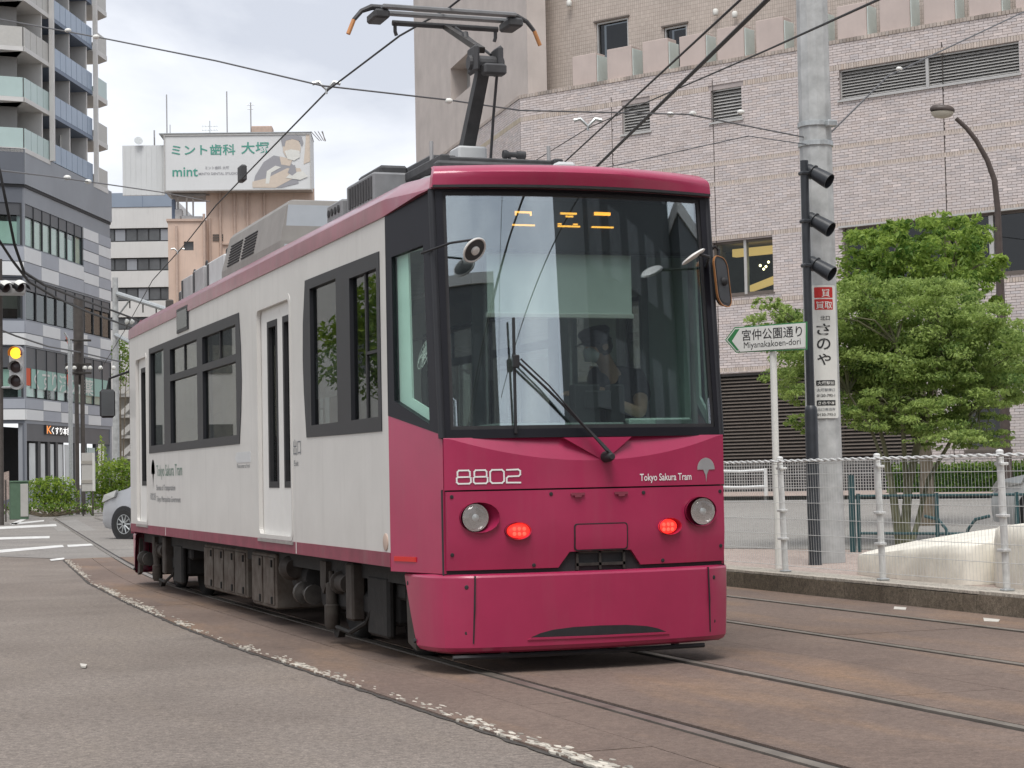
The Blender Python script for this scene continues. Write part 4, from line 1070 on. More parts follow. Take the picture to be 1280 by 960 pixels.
# bricks
P_, RW_ = .235, .0667
SOLD = [(11.06, 11.20), (9.08, 9.20), (8.55, 8.67), (5.44, 5.56), (7.14, 7.26), (3.72, 3.84)]
def blocked(a, b, z0, z1):
    for o in OPEN:
        r = o['r']
        if b > r[0] - .004 and a < r[1] + .004 and z1 > r[2] - .004 and z0 < r[3] + .004: return True
    return False
rb = random.Random(11)
def tone3():
    t = rb.gauss(1.0, .06); w_ = rb.gauss(0, .012); return (t + w_, t, t - w_)
bricks = []; stuff = MB(); sol = MB()
z = .30; row = 0
JOINTS = [3.12, 6.33, 9.15, 12.78, 16.4, 20]
while z < ZT + .02:
    s_hit = next((b for b in SOLD if b[0] - .001 <= z < b[1]), None)
    if s_hit:
        a = .004
        while a < S1:
            if not blocked(a, a + .062, s_hit[0], s_hit[1]): sol.box(a, a + .060, -.012 + rb.uniform(-.002, .002), .013, s_hit[0] + .004, s_hit[1] - .006, tone3())
            a += .0705
        z = s_hit[1]; continue
    a = -(P_ / 2 if row % 2 else 0) + rb.uniform(-.01, .01)
    while a < S1:
        b0, b1 = max(0, a), min(S1, a + P_ - .011)
        segs = [(b0, b1)]
        for o in OPEN + [dict(r=(j - .012, j + .012, 0, 20)) for j in JOINTS]:
            r = o['r']
            if z + RW_ - .010 > r[2] - .003 and z < r[3] + .003:
                ns = []
                for p, q in segs:
                    if q <= r[0] - .003 or p >= r[1] + .003: ns.append((p, q)); continue
                    if p < r[0] - .003: ns.append((p, r[0] - .003))
                    if q > r[1] + .003: ns.append((r[1] + .003, q))
                segs = ns
        bricks += [(p, q, z) for p, q in segs if q - p > .025]
        a += P_
    z += RW_; row += 1
# the 300 bricks that show largest stand singly, the rest stay one mesh
full = [b for b in bricks if 12.9 < b[0] < 14.75 and abs(b[1] - b[0] - (P_ - .011)) < .002 and 7.35 < b[2] < 9.0][:300]
fset = set(full)
tones = [mesh(MB().box(0, P_ - .011, -.010, .013, 0, RW_ - .010, tone3()), 'brick') for k in range(14)]
for b in full:
    o = bpy.data.objects.new('brick', rb.choice(tones)); o.location = (b[0], rb.uniform(-.002, .001), b[2]); link(o, BB)
for b in bricks:
    if b in fset: continue
    stuff.add([(b[0], -.010, b[2]), (b[1], -.010, b[2]), (b[1], .013, b[2]), (b[0], .013, b[2]), (b[0], -.010, b[2] + RW_ - .010), (b[1], -.010, b[2] + RW_ - .010), (b[1], .013, b[2] + RW_ - .010), (b[0], .013, b[2] + RW_ - .010)],
              [(4, 5, 6, 7), (0, 1, 5, 4), (1, 2, 6, 5), (0, 3, 2, 1), (3, 0, 4, 7)], tone3())
tag(obj('brickwork', stuff, 'brick', BB, True), kind='stuff')
tag(obj('soldier_course', sol, 'soldier', BB, True), kind='stuff')
sb2 = MB(); z = 8.2; row = 0
while z < ZT + .02:
    hit = next((b for b in SOLD if b[0] - .001 <= z < b[1]), None)
    hgt = RW_ - .010 if not hit else hit[1] - hit[0] - .01; st = P_ if not hit else .0705
    a = -(st / 2 if row % 2 else 0) + .02
    while a < 15:
        b0, b1 = max(.012, a), min(15, a + st - .011)
        if b1 > b0: 
            t = tone3(); t = t if not hit else tuple(q * k for q, k in zip(t, (.92, .88, .7)))
            q = [side(u, v, d) for d in (-.010, .013) for v in (z, z + hgt) for u in (b0, b1)]
            sb2.add(q, [(0, 1, 3, 2), (2, 3, 7, 6), (0, 4, 5, 1), (1, 5, 7, 3)], t)
        a += st
    z = hit[1] if hit else z + RW_; row += 1
tag(obj('brickwork', sb2, 'brick', BB, True), kind='stuff')
# coping of bricks on edge, blackened in places
cp = MB(); a = -.02
while a < S1:
    t = tone3(); k = .55 + .45 * max(0, min(1, .5 + 1.6 * noise.noise((a * 1.7, 4, 0)))); t = tuple(q * k for q in t)
    cp.box(a, a + .085, -.03 + rb.uniform(-.004, .004), .30, ZT + .425, ZT + .52, t); a += .097
tag(obj('coping', cp, 'soldier', BB, True), kind='stuff')
cp = MB(); a = .05
while a < 15:
    t = tuple(q * .8 for q in tone3()); q = [side(u, v, d) for d in (-.03, .3) for v in (ZT + .425, ZT + .52) for u in (a, a + .085)]
    cp.add(q, [(0, 1, 3, 2), (2, 3, 7, 6), (0, 2, 6, 4), (1, 5, 7, 3)], t); a += .097
tag(obj('coping', cp, 'soldier', BB, True), kind='stuff')
# two brick rows between top band and coping
tp = MB(); z = ZT + .03; row = 0
while z < ZT + .41:
    a = -(P_ / 2 if row % 2 else 0)
    while a < S1:
        b0, b1 = max(0, a), min(S1, a + P_ - .011)
        if b1 > b0 + .02: tp.box(b0, b1, -.010, .013, z, z + RW_ - .010, tone3())
        q0, q1 = max(.012, a), min(15, a + P_ - .011)
        if q1 > q0: tp.add([side(u, v, d) for d in (-.010, .013) for v in (z, z + RW_ - .010) for u in (q0, q1)], [(0, 1, 3, 2), (2, 3, 7, 6), (0, 4, 5, 1)], tone3())
        a += P_
    z += RW_; row += 1
tag(obj('brickwork', tp, 'brick', BB, True), kind='stuff')
for j in JOINTS: obj('joint_seal', MB().box(j - .008, j + .008, .004, .02, .3, ZT + .4), 'under_grey', BB, True)
# openings
def frame(r, dp, t=.05, m_='bronze_frame', d0=-.005):
    return obj('window_frame', MB().patch(rect(*r), [rect(r[0] + t, r[1] - t, r[2] + t, r[3] - t)], m0(), d0 + dp, d0 + dp + .08), m_, BB, True)
for o in OPEN:
    r = o['r']; k = o['k']
    if k in ('lv', 'lw'):
        Fm = frame(r, .06, .035, 'alu')
        n = 9
        for i in range(n):
            z = r[2] + .05 + (r[3] - r[2] - .1) * i / n; h = (r[3] - r[2] - .1) / n
            obj('slat', MB().add([(r[0] + .035, .07, z), (r[1] - .035, .07, z), (r[1] - .035, .13, z + h * .95), (r[0] + .035, .13, z + h * .95), (r[0] + .035, .078, z), (r[1] - .035, .078, z), (r[1] - .035, .138, z + h * .95), (r[0] + .035, .138, z + h * .95)], [(0, 1, 2, 3), (4, 7, 6, 5), (0, 4, 5, 1), (3, 2, 6, 7)]), 'alu', Fm, True)
        obj('backing', MB().box(r[0], r[1], .2, .24, r[2], r[3]), 'room_dark', Fm, True)
        obj('sill', MB().box(r[0] - .05, r[1] + .05, -.05, .06, r[2] - .05, r[2] - .004), 'alu', Fm, True)
        if k == 'lw': obj('mullion', MB().box((r[0] + r[1]) / 2 - .04, (r[0] + r[1]) / 2 + .04, .03, .12, r[2], r[3]), 'alu', Fm, True)
    elif k in ('warm', 'warm2'):
        Fm = frame(r, .1, .06); mid = r[0] + (r[1] - r[0]) * .52
        obj('mullion', MB().box(mid - .04, mid + .04, .08, .2, r[2], r[3]), 'alu', Fm, True)
        for a, b in ((r[0] + .06, mid - .04), (mid + .04, r[1] - .06)): obj('pane', MB().box(a, b, .13, .14, r[2] + .06, r[3] - .06), 'cab_glass', Fm, True)
        obj('back_room_wall', MB().box(r[0] - 1, r[1] + 1, 2.2, 2.25, r[2] - .5, r[3] + .5), 'room_dark', Fm, True)
        obj('lit_ceiling', MB().box(r[0] - 1, r[1] + 1, .52, 2.2, r[3] + .02, r[3] + .06), 'wood_board', Fm, True)
        obj('room_side', MB().box(r[0] - 1.05, r[0] - 1, .52, 2.2, r[2] - .5, r[3] + .02), 'wood_board', Fm, True)
        obj('room_side', MB().box(r[1] + 1, r[1] + 1.05, .52, 2.2, r[2] - .5, r[3] + .02), 'wood_board', Fm, True)
        obj('room_floor', MB().box(r[0] - 1, r[1] + 1, .52, 2.2, r[2] - .5, r[2] - .45), 'room_dark', Fm, True)
        cove = MB(); cove.box(r[0] + .05, r[1] - .05, .9, 1.1, r[3] - .30, r[3] - .10); cove.prism([(r[0] + .3, r[2] + .35), (r[1], r[2] + .75), (r[1], r[2] + .52), (r[0] + .3, r[2] + .18)], lambda u, v, d: (u, d, v), 1.3, 1.4)
        obj('lit_cove', cove, 'room_warm', Fm, True)
        for dx, dz in ((-.05, -.62), (.05, -.72), (.2, -.55), (.12, -.66)): obj('lamp_bulb', MB().lathe((mid + dx + .12, .7, r[3] + dz), (0, 0, 1), [(.002, -.035), (.03, -.015), (.03, .015), (.002, .035)], 10).smooth(60), 'lamp_warm', Fm, True)
        obj('sill', MB().box(r[0] - .04, r[1] + .04, -.03, .1, r[2] - .045, r[2] - .003), 'bronze_frame', Fm, True)
    elif k == 'strip':
        Fm = frame(r, .1, .06); obj('lintel', MB().box(r[0] - .1, r[1] + .1, -.06, .1, r[3] + .004, r[3] + .05), 'alu', Fm, True)
        xs = [r[0] + .06, 11.4, 12.75, 13.85, 15.1, 16.5, r[1] - .06]
        for a, b in zip(xs, xs[1:]): obj('pane', MB().box(a + .05, b - .05, .14, .15, r[2] + .06, r[3] - .06), 'house_glass', Fm, True)
        for a in xs[1:-1]: obj('mullion', MB().box(a - .055, a + .055, .08, .2, r[2] + .06, r[3] - .06), 'alu' if abs(a - 13.85) < .1 else 'bronze_frame', Fm, True)
        obj('back_room_wall', MB().box(r[0] - 1, r[1] + 1, 1.6, 1.65, r[2] - .5, r[3] + .5), 'room_dark', Fm, True)
        obj('sill', MB().box(r[0] - .04, r[1] + .04, -.03, .1, r[2] - .045, r[2] - .003), 'bronze_frame', Fm, True)
    elif k == 'gw':
        Fm = frame(r, .1, .06); obj('pane', MB().box(r[0] + .06, r[1] - .06, .14, .15, r[2] + .06, r[3] - .06), 'house_glass', Fm, True)
        obj('sheet', MB().box(r[0] + .38, r[0] + .62, .25, .255, r[2] + .3, r[3] - .1), 'sign_white', Fm, True)
        obj('backing', MB().box(r[0], r[1], .7, .74, r[2], r[3]), 'room_dark', Fm, True)
        obj('sill', MB().box(r[0] - .05, r[1] + .05, -.04, .1, r[2] - .06, r[2] - .003), 'bronze_frame', Fm, True)
        obj('lintel', MB().box(r[0] - .05, r[1] + .05, -.03, .1, r[3] + .003, r[3] + .05), 'bronze_frame', Fm, True)
    elif k == 'garage':
        Fm = obj('louvre_frame', MB().patch(rect(*r), [rect(r[0] + .06, r[1] - .06, r[2] + .02, r[3] - .06)], m0(), .04, .2), 'louvre_dark', BB, True)
        z = 1.42
        while z < r[3] - .1:
            obj('slat', MB().add([(r[0] + .06, .05, z), (r[1] - .06, .05, z), (r[1] - .06, .10, z + .045), (r[0] + .06, .10, z + .045), (r[0] + .06, .062, z - .008), (r[1] - .06, .062, z - .008), (r[1] - .06, .112, z + .037), (r[0] + .06, .112, z + .037)], [(0, 1, 2, 3), (4, 7, 6, 5), (0, 4, 5, 1), (3, 2, 6, 7)]), 'bronze_frame', Fm, True)
            z += .088
        for a in range(6): obj('post', MB().box(r[0] + .06 + a * 2.05, r[0] + .12 + a * 2.05, .12, .2, r[2], r[3] - .06), 'louvre_dark', Fm, True)
        gr = MB()
        for i in range(int((r[1] - r[0]) / .075)): gr.box(r[0] + .06 + i * .075, r[0] + .075 + i * .075, .04, .055, .62, 1.40)
        for i in range(11): gr.box(r[0] + .06, r[1] - .06, .036, .039, .64 + i * .073, .655 + i * .073)
        tag(obj('grille', gr, 'alu', Fm, True), kind='stuff')
        obj('backing', MB().box(r[0], r[1], .6, .65, r[2], r[3]), 'room_dark', Fm, True)
        obj('base', MB().box(r[0], r[1], -.02, .2, .2, .60), 'concrete', Fm, True)
# plinth, fittings
obj('wall_lamp', MB().cbox(12.2, 12.42, -.12, -.012, 2.05, 2.22, .02), 'sign_white', BB, True)
for k, (a, h) in enumerate(((12.35, .22), (13.9, .18), (14.45, .2))): obj('standpipe', MB().lathe((a, -.15, .60), (0, 0, 1), [(.05, 0), (.05, h), (.03, h + .04), (.03, h + .12)], 10), 'orange_paint' if k == 0 else 'under_dark', BB, True)
# terrace blocks along the parapet
k = 0; a = 1.75
while a < S1 - 1:
    f_ = obj('terrace_block', MB().cbox(a, a + .80, .12, .55, ZT + .52, ZT + 1.36 + .02 * (k % 3), .01), 'fin_stone', BB, True)
    obj('edge_panel', MB().cbox(a + .803, a + .83, .16, .62, ZT + .52, ZT + 1.30, .005), 'fin_edge', f_, True)
    a += 1.17; k += 1
# tower set back behind the terrace
TS = 1.2; TZ = 22.0
def towermat():
    m = bpy.data.materials.new('tower_tile'); m.use_nodes = True; nt = m.node_tree; b = nt.nodes['Principled BSDF']; L = nt.links.new
    tc = nt.nodes.new('ShaderNodeTexCoord'); mp = nt.nodes.new('ShaderNodeMapping'); mp.inputs['Rotation'].default_value = (R(90), 0, 0); L(tc.outputs['Object'], mp.inputs[0])
    bt = nt.nodes.new('ShaderNodeTexBrick'); bt.offset = 0.0; L(mp.outputs[0], bt.inputs['Vector'])
    for n, v in (('Scale', 1.0), ('Mortar Size', .0065), ('Mortar Smooth', .3), ('Brick Width', .068), ('Row Height', .105)): bt.inputs[n].default_value = v
    bt.inputs['Color1'].default_value = (.47, .405, .355, 1); bt.inputs['Color2'].default_value = (.54, .47, .415, 1); bt.inputs['Mortar'].default_value = (.34, .29, .25, 1)
    n = nt.nodes.new('ShaderNodeTexNoise'); n.inputs['Scale'].default_value = .5; n.inputs['Detail'].default_value = 5; L(tc.outputs['Object'], n.inputs['Vector'])
    mr = nt.nodes.new('ShaderNodeMapRange'); L(n.outputs[0], mr.inputs[0]); mr.inputs[1].default_value = .3; mr.inputs[2].default_value = .7; mr.inputs[3].default_value = .86; mr.inputs[4].default_value = 1.06
    mx = nt.nodes.new('ShaderNodeMix'); mx.data_type = 'RGBA'; mx.blend_type = 'MULTIPLY'; mx.inputs[0].default_value = 1; L(bt.outputs[0], mx.inputs[6]); L(mr.outputs[0], mx.inputs[7]); L(mx.outputs[2], b.inputs['Base Color'])
    bn = nt.nodes.new('ShaderNodeBump'); bn.inputs['Strength'].default_value = .6; bn.inputs['Distance'].default_value = .006; bn.invert = True; L(bt.outputs['Fac'], bn.inputs['Height']); L(bn.outputs[0], b.inputs['Normal'])
    b.inputs['Roughness'].default_value = .75; MATS['tower_tile'] = m
towermat()
TP = PL((FAC.p0.x, FAC.p0.y), 148)
tw = [FAC.at(745, 29, TS), FAC.at(786, 72, TS), FAC.at(830, 35, TS), FAC.at(859, 60, TS)]
th = [rect(tw[0][0], tw[1][0], tw[1][1] - .3, tw[0][1]), rect(tw[2][0], tw[3][0], tw[3][1] - .5, tw[2][1])]
q0 = FAC.at(651, 90, TS)[0]
obj('tower_front', MB().patch(rect(q0, S1, ZT - .5, TZ), th, m0(TS), 0, .4), 'tower_tile', BB, True)
# tower side, plain render, with a deep window
ux = 0.0
sw = []
for px, py in ((563, 82), (587, 68), (588, 112), (564, 124)):
    n = Vector((math.cos(R(5)), -math.sin(R(5)), 0)); r = ray(px, py); pp = FAC.p0 + n * .25; q = CP + r * ((pp - CP).dot(n) / r.dot(n)) - FAC.p0
    sw.append((q.x * math.sin(R(5)) + q.y * math.cos(R(5)), q.z))
wu0, wu1 = min(sw[1][0], sw[2][0]), max(sw[0][0], sw[3][0]); wz0 = (sw[2][1] + sw[3][1]) / 2; wz1 = (sw[0][1] + sw[1][1]) / 2
obj('tower_side', MB().patch(rect(.02, 15.2, ZT - .5, TZ), [rect(wu0, wu1, wz0, wz1)], lambda u, v, d: side(u, v, d + .25), 0, .55), 'tower_plain', BB, True)
obj('window_recess', MB().patch(rect(wu0 - .1, wu1 + .1, wz0 - .1, wz1 + .1), [], lambda u, v, d: side(u, v, d + .8), .0, .05), 'balcony_wall', BB, True)
obj('tower_back', MB().patch(rect(.3, S1, .2, TZ), [], m0(13.2), 0, .4), 'tower_plain', BB, True)
for r in th:
    x0, x1, z0, z1 = r[0][0], r[1][0], r[0][1], r[2][1]
    Fm = obj('window_frame', MB().patch(rect(x0, x1, z0, z1), [rect(x0 + .05, x1 - .05, z0 + .05, z1 - .05)], m0(TS), .03, .2), 'alu', BB, True)
    obj('pane', MB().box(x0 + .05, x1 - .05, TS + .1, TS + .11, z0 + .05, z1 - .05), 'house_glass', Fm, True)
    obj('backing', MB().box(x0, x1, TS + .5, TS + .55, z0, z1), 'room_dark', Fm, True)
    obj('lintel', MB().box(x0 - .06, x1 + .06, TS - .05, TS, z1 + .003, z1 + .05), 'bronze_frame', Fm, True)
for px, py in ((715, 6), (898, 17), (922, 20)):
    s, z = FAC.at(px, py, TS); obj('vent_cap', MB().lathe((s, TS - .14, z - .07), (0, 0, 1), [(.06, 0), (.075, .02), (.075, .14), (.05, .17), (.001, .18)], 14).smooth(45), 'sign_white', BB, True)

# ================================================================ fence on the kerb
FX = KX + .19
rb2 = random.Random(4)
posts = [atX(x, y, FX).y for x, y in ((982, 713), (1104, 724), (1259, 738))]
sp = (posts[0] - posts[2]) / 2
ys = [posts[0] + sp * 3, posts[0] + sp * 2, posts[0] + sp, posts[0], posts[1], posts[2], posts[2] - sp, posts[2] - 2 * sp]
FE = thing('mesh_fence', 'light grey wire mesh fence with round posts standing on the concrete kerb', 'fence', (FX, 4.2, .19))
ZF = 1.30
for y in ys:
    lean = .012
    pm = MB().tube([(FX, y, .19), (FX - .03, y, ZF + .02)], .030, 12).smooth(50)
    p = obj('post', pm, 'fence_white', FE)
    obj('post_cap', MB().lathe((FX - .03, y, ZF + .018), (0, 0, 1), [(.031, 0), (.031, .008), (.022, .018), (.001, .022)], 12).smooth(50), 'fence_white', p)
    obj('base_clamp', MB().cbox(FX - .045, FX + .045, y - .045, y + .045, .188, .21, .006), 'galv', p)
    for z in (.52, .80, 1.22): obj('clip', MB().cbox(FX - .055, FX + .02, y - .05, y + .05, z - .012, z + .012, .004), 'fence_white', p)
for a, b in zip(ys, ys[1:]):
    wm = MB(); n = 38
    x_at = lambda z: FX - .045 - .03 * (z - .19) / 1.1
    for i in range(1, n):
        y = a + (b - a) * i / n; wm.tube([(x_at(.25), y, .25), (x_at(ZF - .01), y, ZF - .01)], .0015, 3, False)
    for z in (.26, .42, .57, .72, .88, 1.03, 1.16, 1.26): wm.tube([(x_at(z) - .004, a, z), (x_at(z) - .004, b, z)], .0026, 4, False)
    obj('mesh_panel', wm, 'wire_light', FE)
    tr = MB(); k = 60
    for h in (0, 1):
        tr.tube([(x_at(ZF) + .008 * math.cos(i * .75 + h * math.pi), a + (b - a) * i / k, ZF - .008 + .009 * math.sin(i * .75 + h * math.pi)) for i in range(k + 1)], .0085, 5, False)
    obj('top_rail', tr.smooth(60), 'fence_white', FE)

# ================================================================ poles and signs behind the fence
pb = atZ(1034, 703, .17); pt = atD(1018, 128, (pb - CP).dot(CF)); 
CPX = Vector((pb.x, pb.y, .17)); 
CPo = thing('utility_pole', 'thick tapered grey concrete utility pole with metal bands', 'pole', CPX)
n_ = 12
rg = []
for z, r in ((.17, .205), (3, .19), (6, .178), (11, .16)): rg.append([(CPX.x + r * math.cos(2 * math.pi * k / n_ + .2), CPX.y + r * math.sin(2 * math.pi * k / n_ + .2), z) for k in range(n_)])
obj('shaft', MB().loft(rg).smooth(20), 'concrete_pole', CPo)
for z in (4.80, 5.02): obj('band', MB().lathe((CPX.x, CPX.y, z), (0, 0, 1), [(.186, 0), (.196, .005), (.196, .055), (.186, .06)], 24), 'galv', CPo)
obj('wire_bracket', MB().cbox(CPX.x + .02, CPX.x + .14, CPX.y - .26, CPX.y - .18, 5.0, 5.07, .01), 'galv', CPo)
pd = (CPX - CP).dot(CF)
# wrapped advertisement plate on the pole
to = (CP - CPX); to.z = 0; to.normalize(); base_a = math.atan2(to.y, to.x)
def mA(u, v, d):
    a = base_a + R(8) + u / .205; r = .204 + d; return (CPX.x + r * math.cos(a), CPX.y + r * math.sin(a), v)
zt = atD(1030, 357, pd).z; zb = atD(1038, 523, pd).z
AD = thing('advert_plate', 'curved white advert plate with red and black lettering wrapped on the concrete pole', 'sign', (CPX.x, CPX.y, zb))
obj('plate', MB().patch(rrect(-.165, .165, zb, zt, .025, 3), [], mA, 0, .003, .05).smooth(30), 'sign_white', AD)
hA = zt - zb
def ad_rect(u0, u1, f0, f1, m_, nm='print_block'): obj(nm, MB().patch(rrect(u0, u1, zb + f0 * hA, zb + f1 * hA, .008, 2), [], mA, .0045, .0052, .04), m_, AD)
def ad_text(body, u0, u1, f, m_, h=None, nm='lettering', d=.0062):
    mb = text_mb(body, 1.0, bold=.012); xs = [v[0] for v in mb.v]; zs = [v[2] for v in mb.v]; kx = (u1 - u0) / (max(xs) - min(xs)); kz = (h / (max(zs) - min(zs))) if h else kx
    obj(nm, moved(mb, lambda a, b, c: mA(u0 + (a - min(xs)) * kx, zb + f * hA + (c - min(zs)) * kz, d)), m_, AD)
ad_rect(-.09, .12, .905, .985, 'sign_red'); ad_text('買', -.01, .085, .912, 'sign_white', .085)
ad_rect(-.09, .12, .815, .895, 'sign_red'); ad_text('買取', -.075, .11, .822, 'sign_white', .08)
ad_text('北口', -.03, .075, .735, 'sign_black', .05)
for ch, f in (('さ', .625), ('の', .515), ('や', .40)): ad_text(ch, -.075, .075, f, 'sign_black', .125)
ad_rect(-.095, .12, .245, .285, 'sign_black'); ad_text('大塚駅前', -.08, .11, .251, 'sign_white', .038)
ad_text('大塚駅南口', -.09, .115, .200, 'grey_print', .035); ad_text('0120-792-1', -.09, .115, .160, 'sign_black', .03)
ad_rect(-.095, .12, .095, .135, 'sign_black'); ad_text('さのや本', -.08, .11, .101, 'sign_white', .038)
ad_text('北口商店街', -.09, .115, .055, 'grey_print', .033); ad_text('0120-793-3', -.09, .115, .018, 'sign_black', .028)
# black pole with three spotlights
bpz = pd - .42
b0 = atZ(1019, 706, .17); BPX = Vector((b0.x, b0.y, .17)); bd = (BPX - CP).dot(CF)
bt = atD(1005.5, 197, bd).z; bj = atD(1015, 510, bd).z
SPt = thing('spotlight_pole', 'black post with a thicker foot carrying three black spotlights', 'lamp post', BPX)
obj('shaft', MB().tube([(BPX.x, BPX.y, bj), (BPX.x, BPX.y, bt)], .045, 14).smooth(50), 'pole_black', SPt)
obj('foot', MB().lathe((BPX.x, BPX.y, .17), (0, 0, 1), [(.075, 0), (.07, .02), (.07, bj - .2), (.062, bj - .16), (.046, bj - .14)], 16).smooth(40), 'pole_black', SPt)
for py in (213, 274, 330):
    z = atD(1010, py, bd).z; c = Vector((BPX.x, BPX.y, z))
    right = Vector((CR.x, CR.y, 0)).normalized(); fwd = Vector((-CF.x, -CF.y, 0)).normalized()
    ax = (right * .72 + Vector((0, 0, -.55)) + fwd * .5).normalized()
    st = c + right * .11
    arm = MB().tube([c + right * .03, c + right * .13], .022, 8); arm.cbox(c.x - .055, c.x + .055, c.y - .055, c.y + .055, z - .02, z + .02, .01)
    A = obj('spot_bracket', arm, 'pole_black', SPt)
    hd = MB().lathe(st - ax * .06, ax, [(.03, -.055), (.060, -.045), (.068, -.02), (.068, .065), (.075, .07), (.083, .18), (.087, .265), (.079, .265), (.068, .19), (.001, .18)], 20)
    obj('spot_head', hd.smooth(40), 'pole_black', A)
    obj('spot_lens', MB().lathe(st + ax * .115, ax, [(.07, 0), (.06, .012), (.001, .016)], 18).smooth(50), 'office_pane', A)
    obj('fin_ring', MB().lathe(st - ax * .03, ax, [(.074, 0), (.085, .004), (.085, .014), (.074, .018)], 18), 'pole_black', A)
# street-name sign
g = atZ(973, 711, .17); SGP = Vector((g.x + .02, g.y + .03, .17)); sgd = (SGP - CP).dot(CF)
SPL = PL((SGP.x, SGP.y), 152)
ztop = SPL.at(966, 425)[1]
SG = thing('street_sign', 'green and white arrow-ended street name plate on a slim white post', 'sign', SGP, SPL.ang)
obj('post', MB().tube([(0, 0, 0), (0, 0, ztop - .17 - .02)], .036, 14).smooth(50), 'sign_white', SG, True)
pxs = [(907, 425), (919, 409), (1009, 402), (1009, 437), (921, 441)]
pts = [SPL.at(*p, -.045) for p in pxs]; pts = [(a, b - .17) for a, b in pts]
pl_ = obj('plate', MB().prism(pts, m0(), -.055, -.040), 'sign_green', SG, True)
obj('border', MB().prism(grow(pts, .012), m0(), -.0575, -.0555), 'sign_white', SG, True)
inn = grow(pts, .024); cut = pts[1][0] + .035
obj('arrow_field', MB().prism(inn, m0(), -.060, -.058), 'sign_green', SG, True)
zl, zh = min(p[1] for p in inn), max(p[1] for p in inn); xr = max(p[0] for p in inn)
obj('text_field', MB().prism([(pts[0][0] + .095, (zl + zh) / 2), (cut + .035, zh + .0), (xr, zh), (xr, zl), (cut + .035, zl)], m0(), -.0625, -.0605), 'sign_white', SG, True)
t1 = text_mb('宮仲公園通り', 1.0, bold=.006); xs = [v[0] for v in t1.v]; kx = (xr - .03 - (cut + .065)) / (max(xs) - min(xs)); mz = (zl + zh) / 2
obj('lettering', moved(t1, lambda a, b, c: (cut + .065 + (a - min(xs)) * kx, -.064, mz + .002 + c * kx * .95)), 'sign_black', SG, True)
t2 = text_mb('Miyanakakoen-dori', 1.0); xs2 = [v[0] for v in t2.v]; k2 = (xr - .05 - (cut + .085)) / (max(xs2) - min(xs2))
obj('lettering', moved(t2, lambda a, b, c: (cut + .085 + (a - min(xs2)) * k2, -.064, mz - .088 + c * k2 * 1.0)), 'sign_black', SG, True)
# street lamp by the building
lb = Vector(fw(13.2, 5.5, 0)); LD = 37.0
lp0 = atD(1257, 605, LD); LZ = .45
LP = thing('street_lamp', 'tall brown street lamp with curved arm and flat oval head', 'street lamp', (lp0.x, lp0.y, LZ))
def Lp(px, py): return atD(px, py, LD)
path = [Vector((lp0.x, lp0.y, LZ))] + [Lp(x, y) for x, y in ((1255, 480), (1251, 380), (1247, 260), (1243, 225), (1234, 200), (1220, 175), (1208, 160), (1195, 148))]
obj('shaft', MB().tube(path, [.10, .095, .085, .06, .055, .05, .047, .045, .042], 12).smooth(50), 'lamp_brown', LP)
obj('foot', MB().lathe(path[0], (0, 0, 1), [(.14, 0), (.13, 1.0), (.105, 1.15)], 14).smooth(40), 'lamp_brown', LP)
obj('collar', MB().lathe(Lp(1255, 488), (0, 0, 1), [(.10, 0), (.12, .02), (.12, .10), (.10, .12)], 14), 'lamp_brown', LP)
hc = Lp(1178, 142); rr = Vector((CR.x, CR.y, 0)).normalized(); f2 = Vector((CF.x, CF.y, 0)).normalized()
rg = []
for k_, dz in ((.35, .10), (.8, .085), (1.0, .04), (1.02, .0), (.96, -.02)):
    rg.append([hc + rr * (.235 * k_ * math.cos(t)) + f2 * (.17 * k_ * math.sin(t)) + Vector((0, 0, dz + .06 - .02 * math.cos(t))) for t in [2 * math.pi * i / 20 for i in range(20)]])
obj('head', MB().loft(rg).smooth(50), 'lamp_brown', LP)
rg = [[hc + rr * (.225 * k_ * math.cos(t)) + f2 * (.155 * k_ * math.sin(t)) + Vector((0, 0, dz + .035)) for t in [2 * math.pi * i / 20 for i in range(20)]] for k_, dz in ((1, 0), (.92, -.055), (.7, -.10), (.3, -.125))]
obj('bowl', MB().loft(rg).smooth(60), 'lamp_lens', LP)

# ================================================================ white stone seats, rail, trees, hedge
def blob(px_poly, d, thick, z0, z1, name, label):
    pass
def seat(name, label, pts, z0, hs, group=None):
    """low sculpted stone seat: plan outline with a height for every corner"""
    cx = sum(p[0] for p in pts) / len(pts); cy = sum(p[1] for p in pts) / len(pts)
    bm = bmesh.new(); n = len(pts)
    # subdivide the plan smoothly
    rings = []
    for f_, ins in ((0, 0), (.75, .0), (.93, .015), (1.0, .05)):
        ring = []
        for (x, y), h in zip(pts, hs):
            d = Vector((x - cx, y - cy)); L_ = d.length; d = d * ((L_ - ins) / L_); ring.append((cx + d.x, cy + d.y, z0 + h * f_))
        rings.append(ring)
    bm.free()
    o = obj(name, MB().loft(rings, True, True).smooth(40), 'planter')
    return tag(o, label, 'stone seat', group)
def cat(pts, n=6):
    o = []; N = len(pts)
    for i in range(N):
        p0, p1, p2, p3 = [Vector(pts[(i + k) % N]) for k in (-1, 0, 1, 2)]
        for k in range(n):
            t = k / n; o.append(tuple(.5 * ((2 * p1) + (p2 - p0) * t + (2 * p0 - 5 * p1 + 4 * p2 - p3) * t * t + (3 * p1 - p0 - 3 * p2 + p3) * t ** 3)))
    return o
zs = .17
q = [atZ(1055, 703, zs), atZ(1108, 715, zs), atZ(1150, 722, zs)]
c1 = [(5.1, 5.9, .20), (4.95, 4.7, .30), (4.95, 3.7, .36), (5.9, 4.0, .46), (6.4, 5.2, .44), (5.8, 6.0, .30)]
P3 = cat(c1); seat('stone_seat', 'low wedge-shaped cream stone seat tapering to a point near the pole', [p[:2] for p in P3], zs, [p[2] for p in P3])
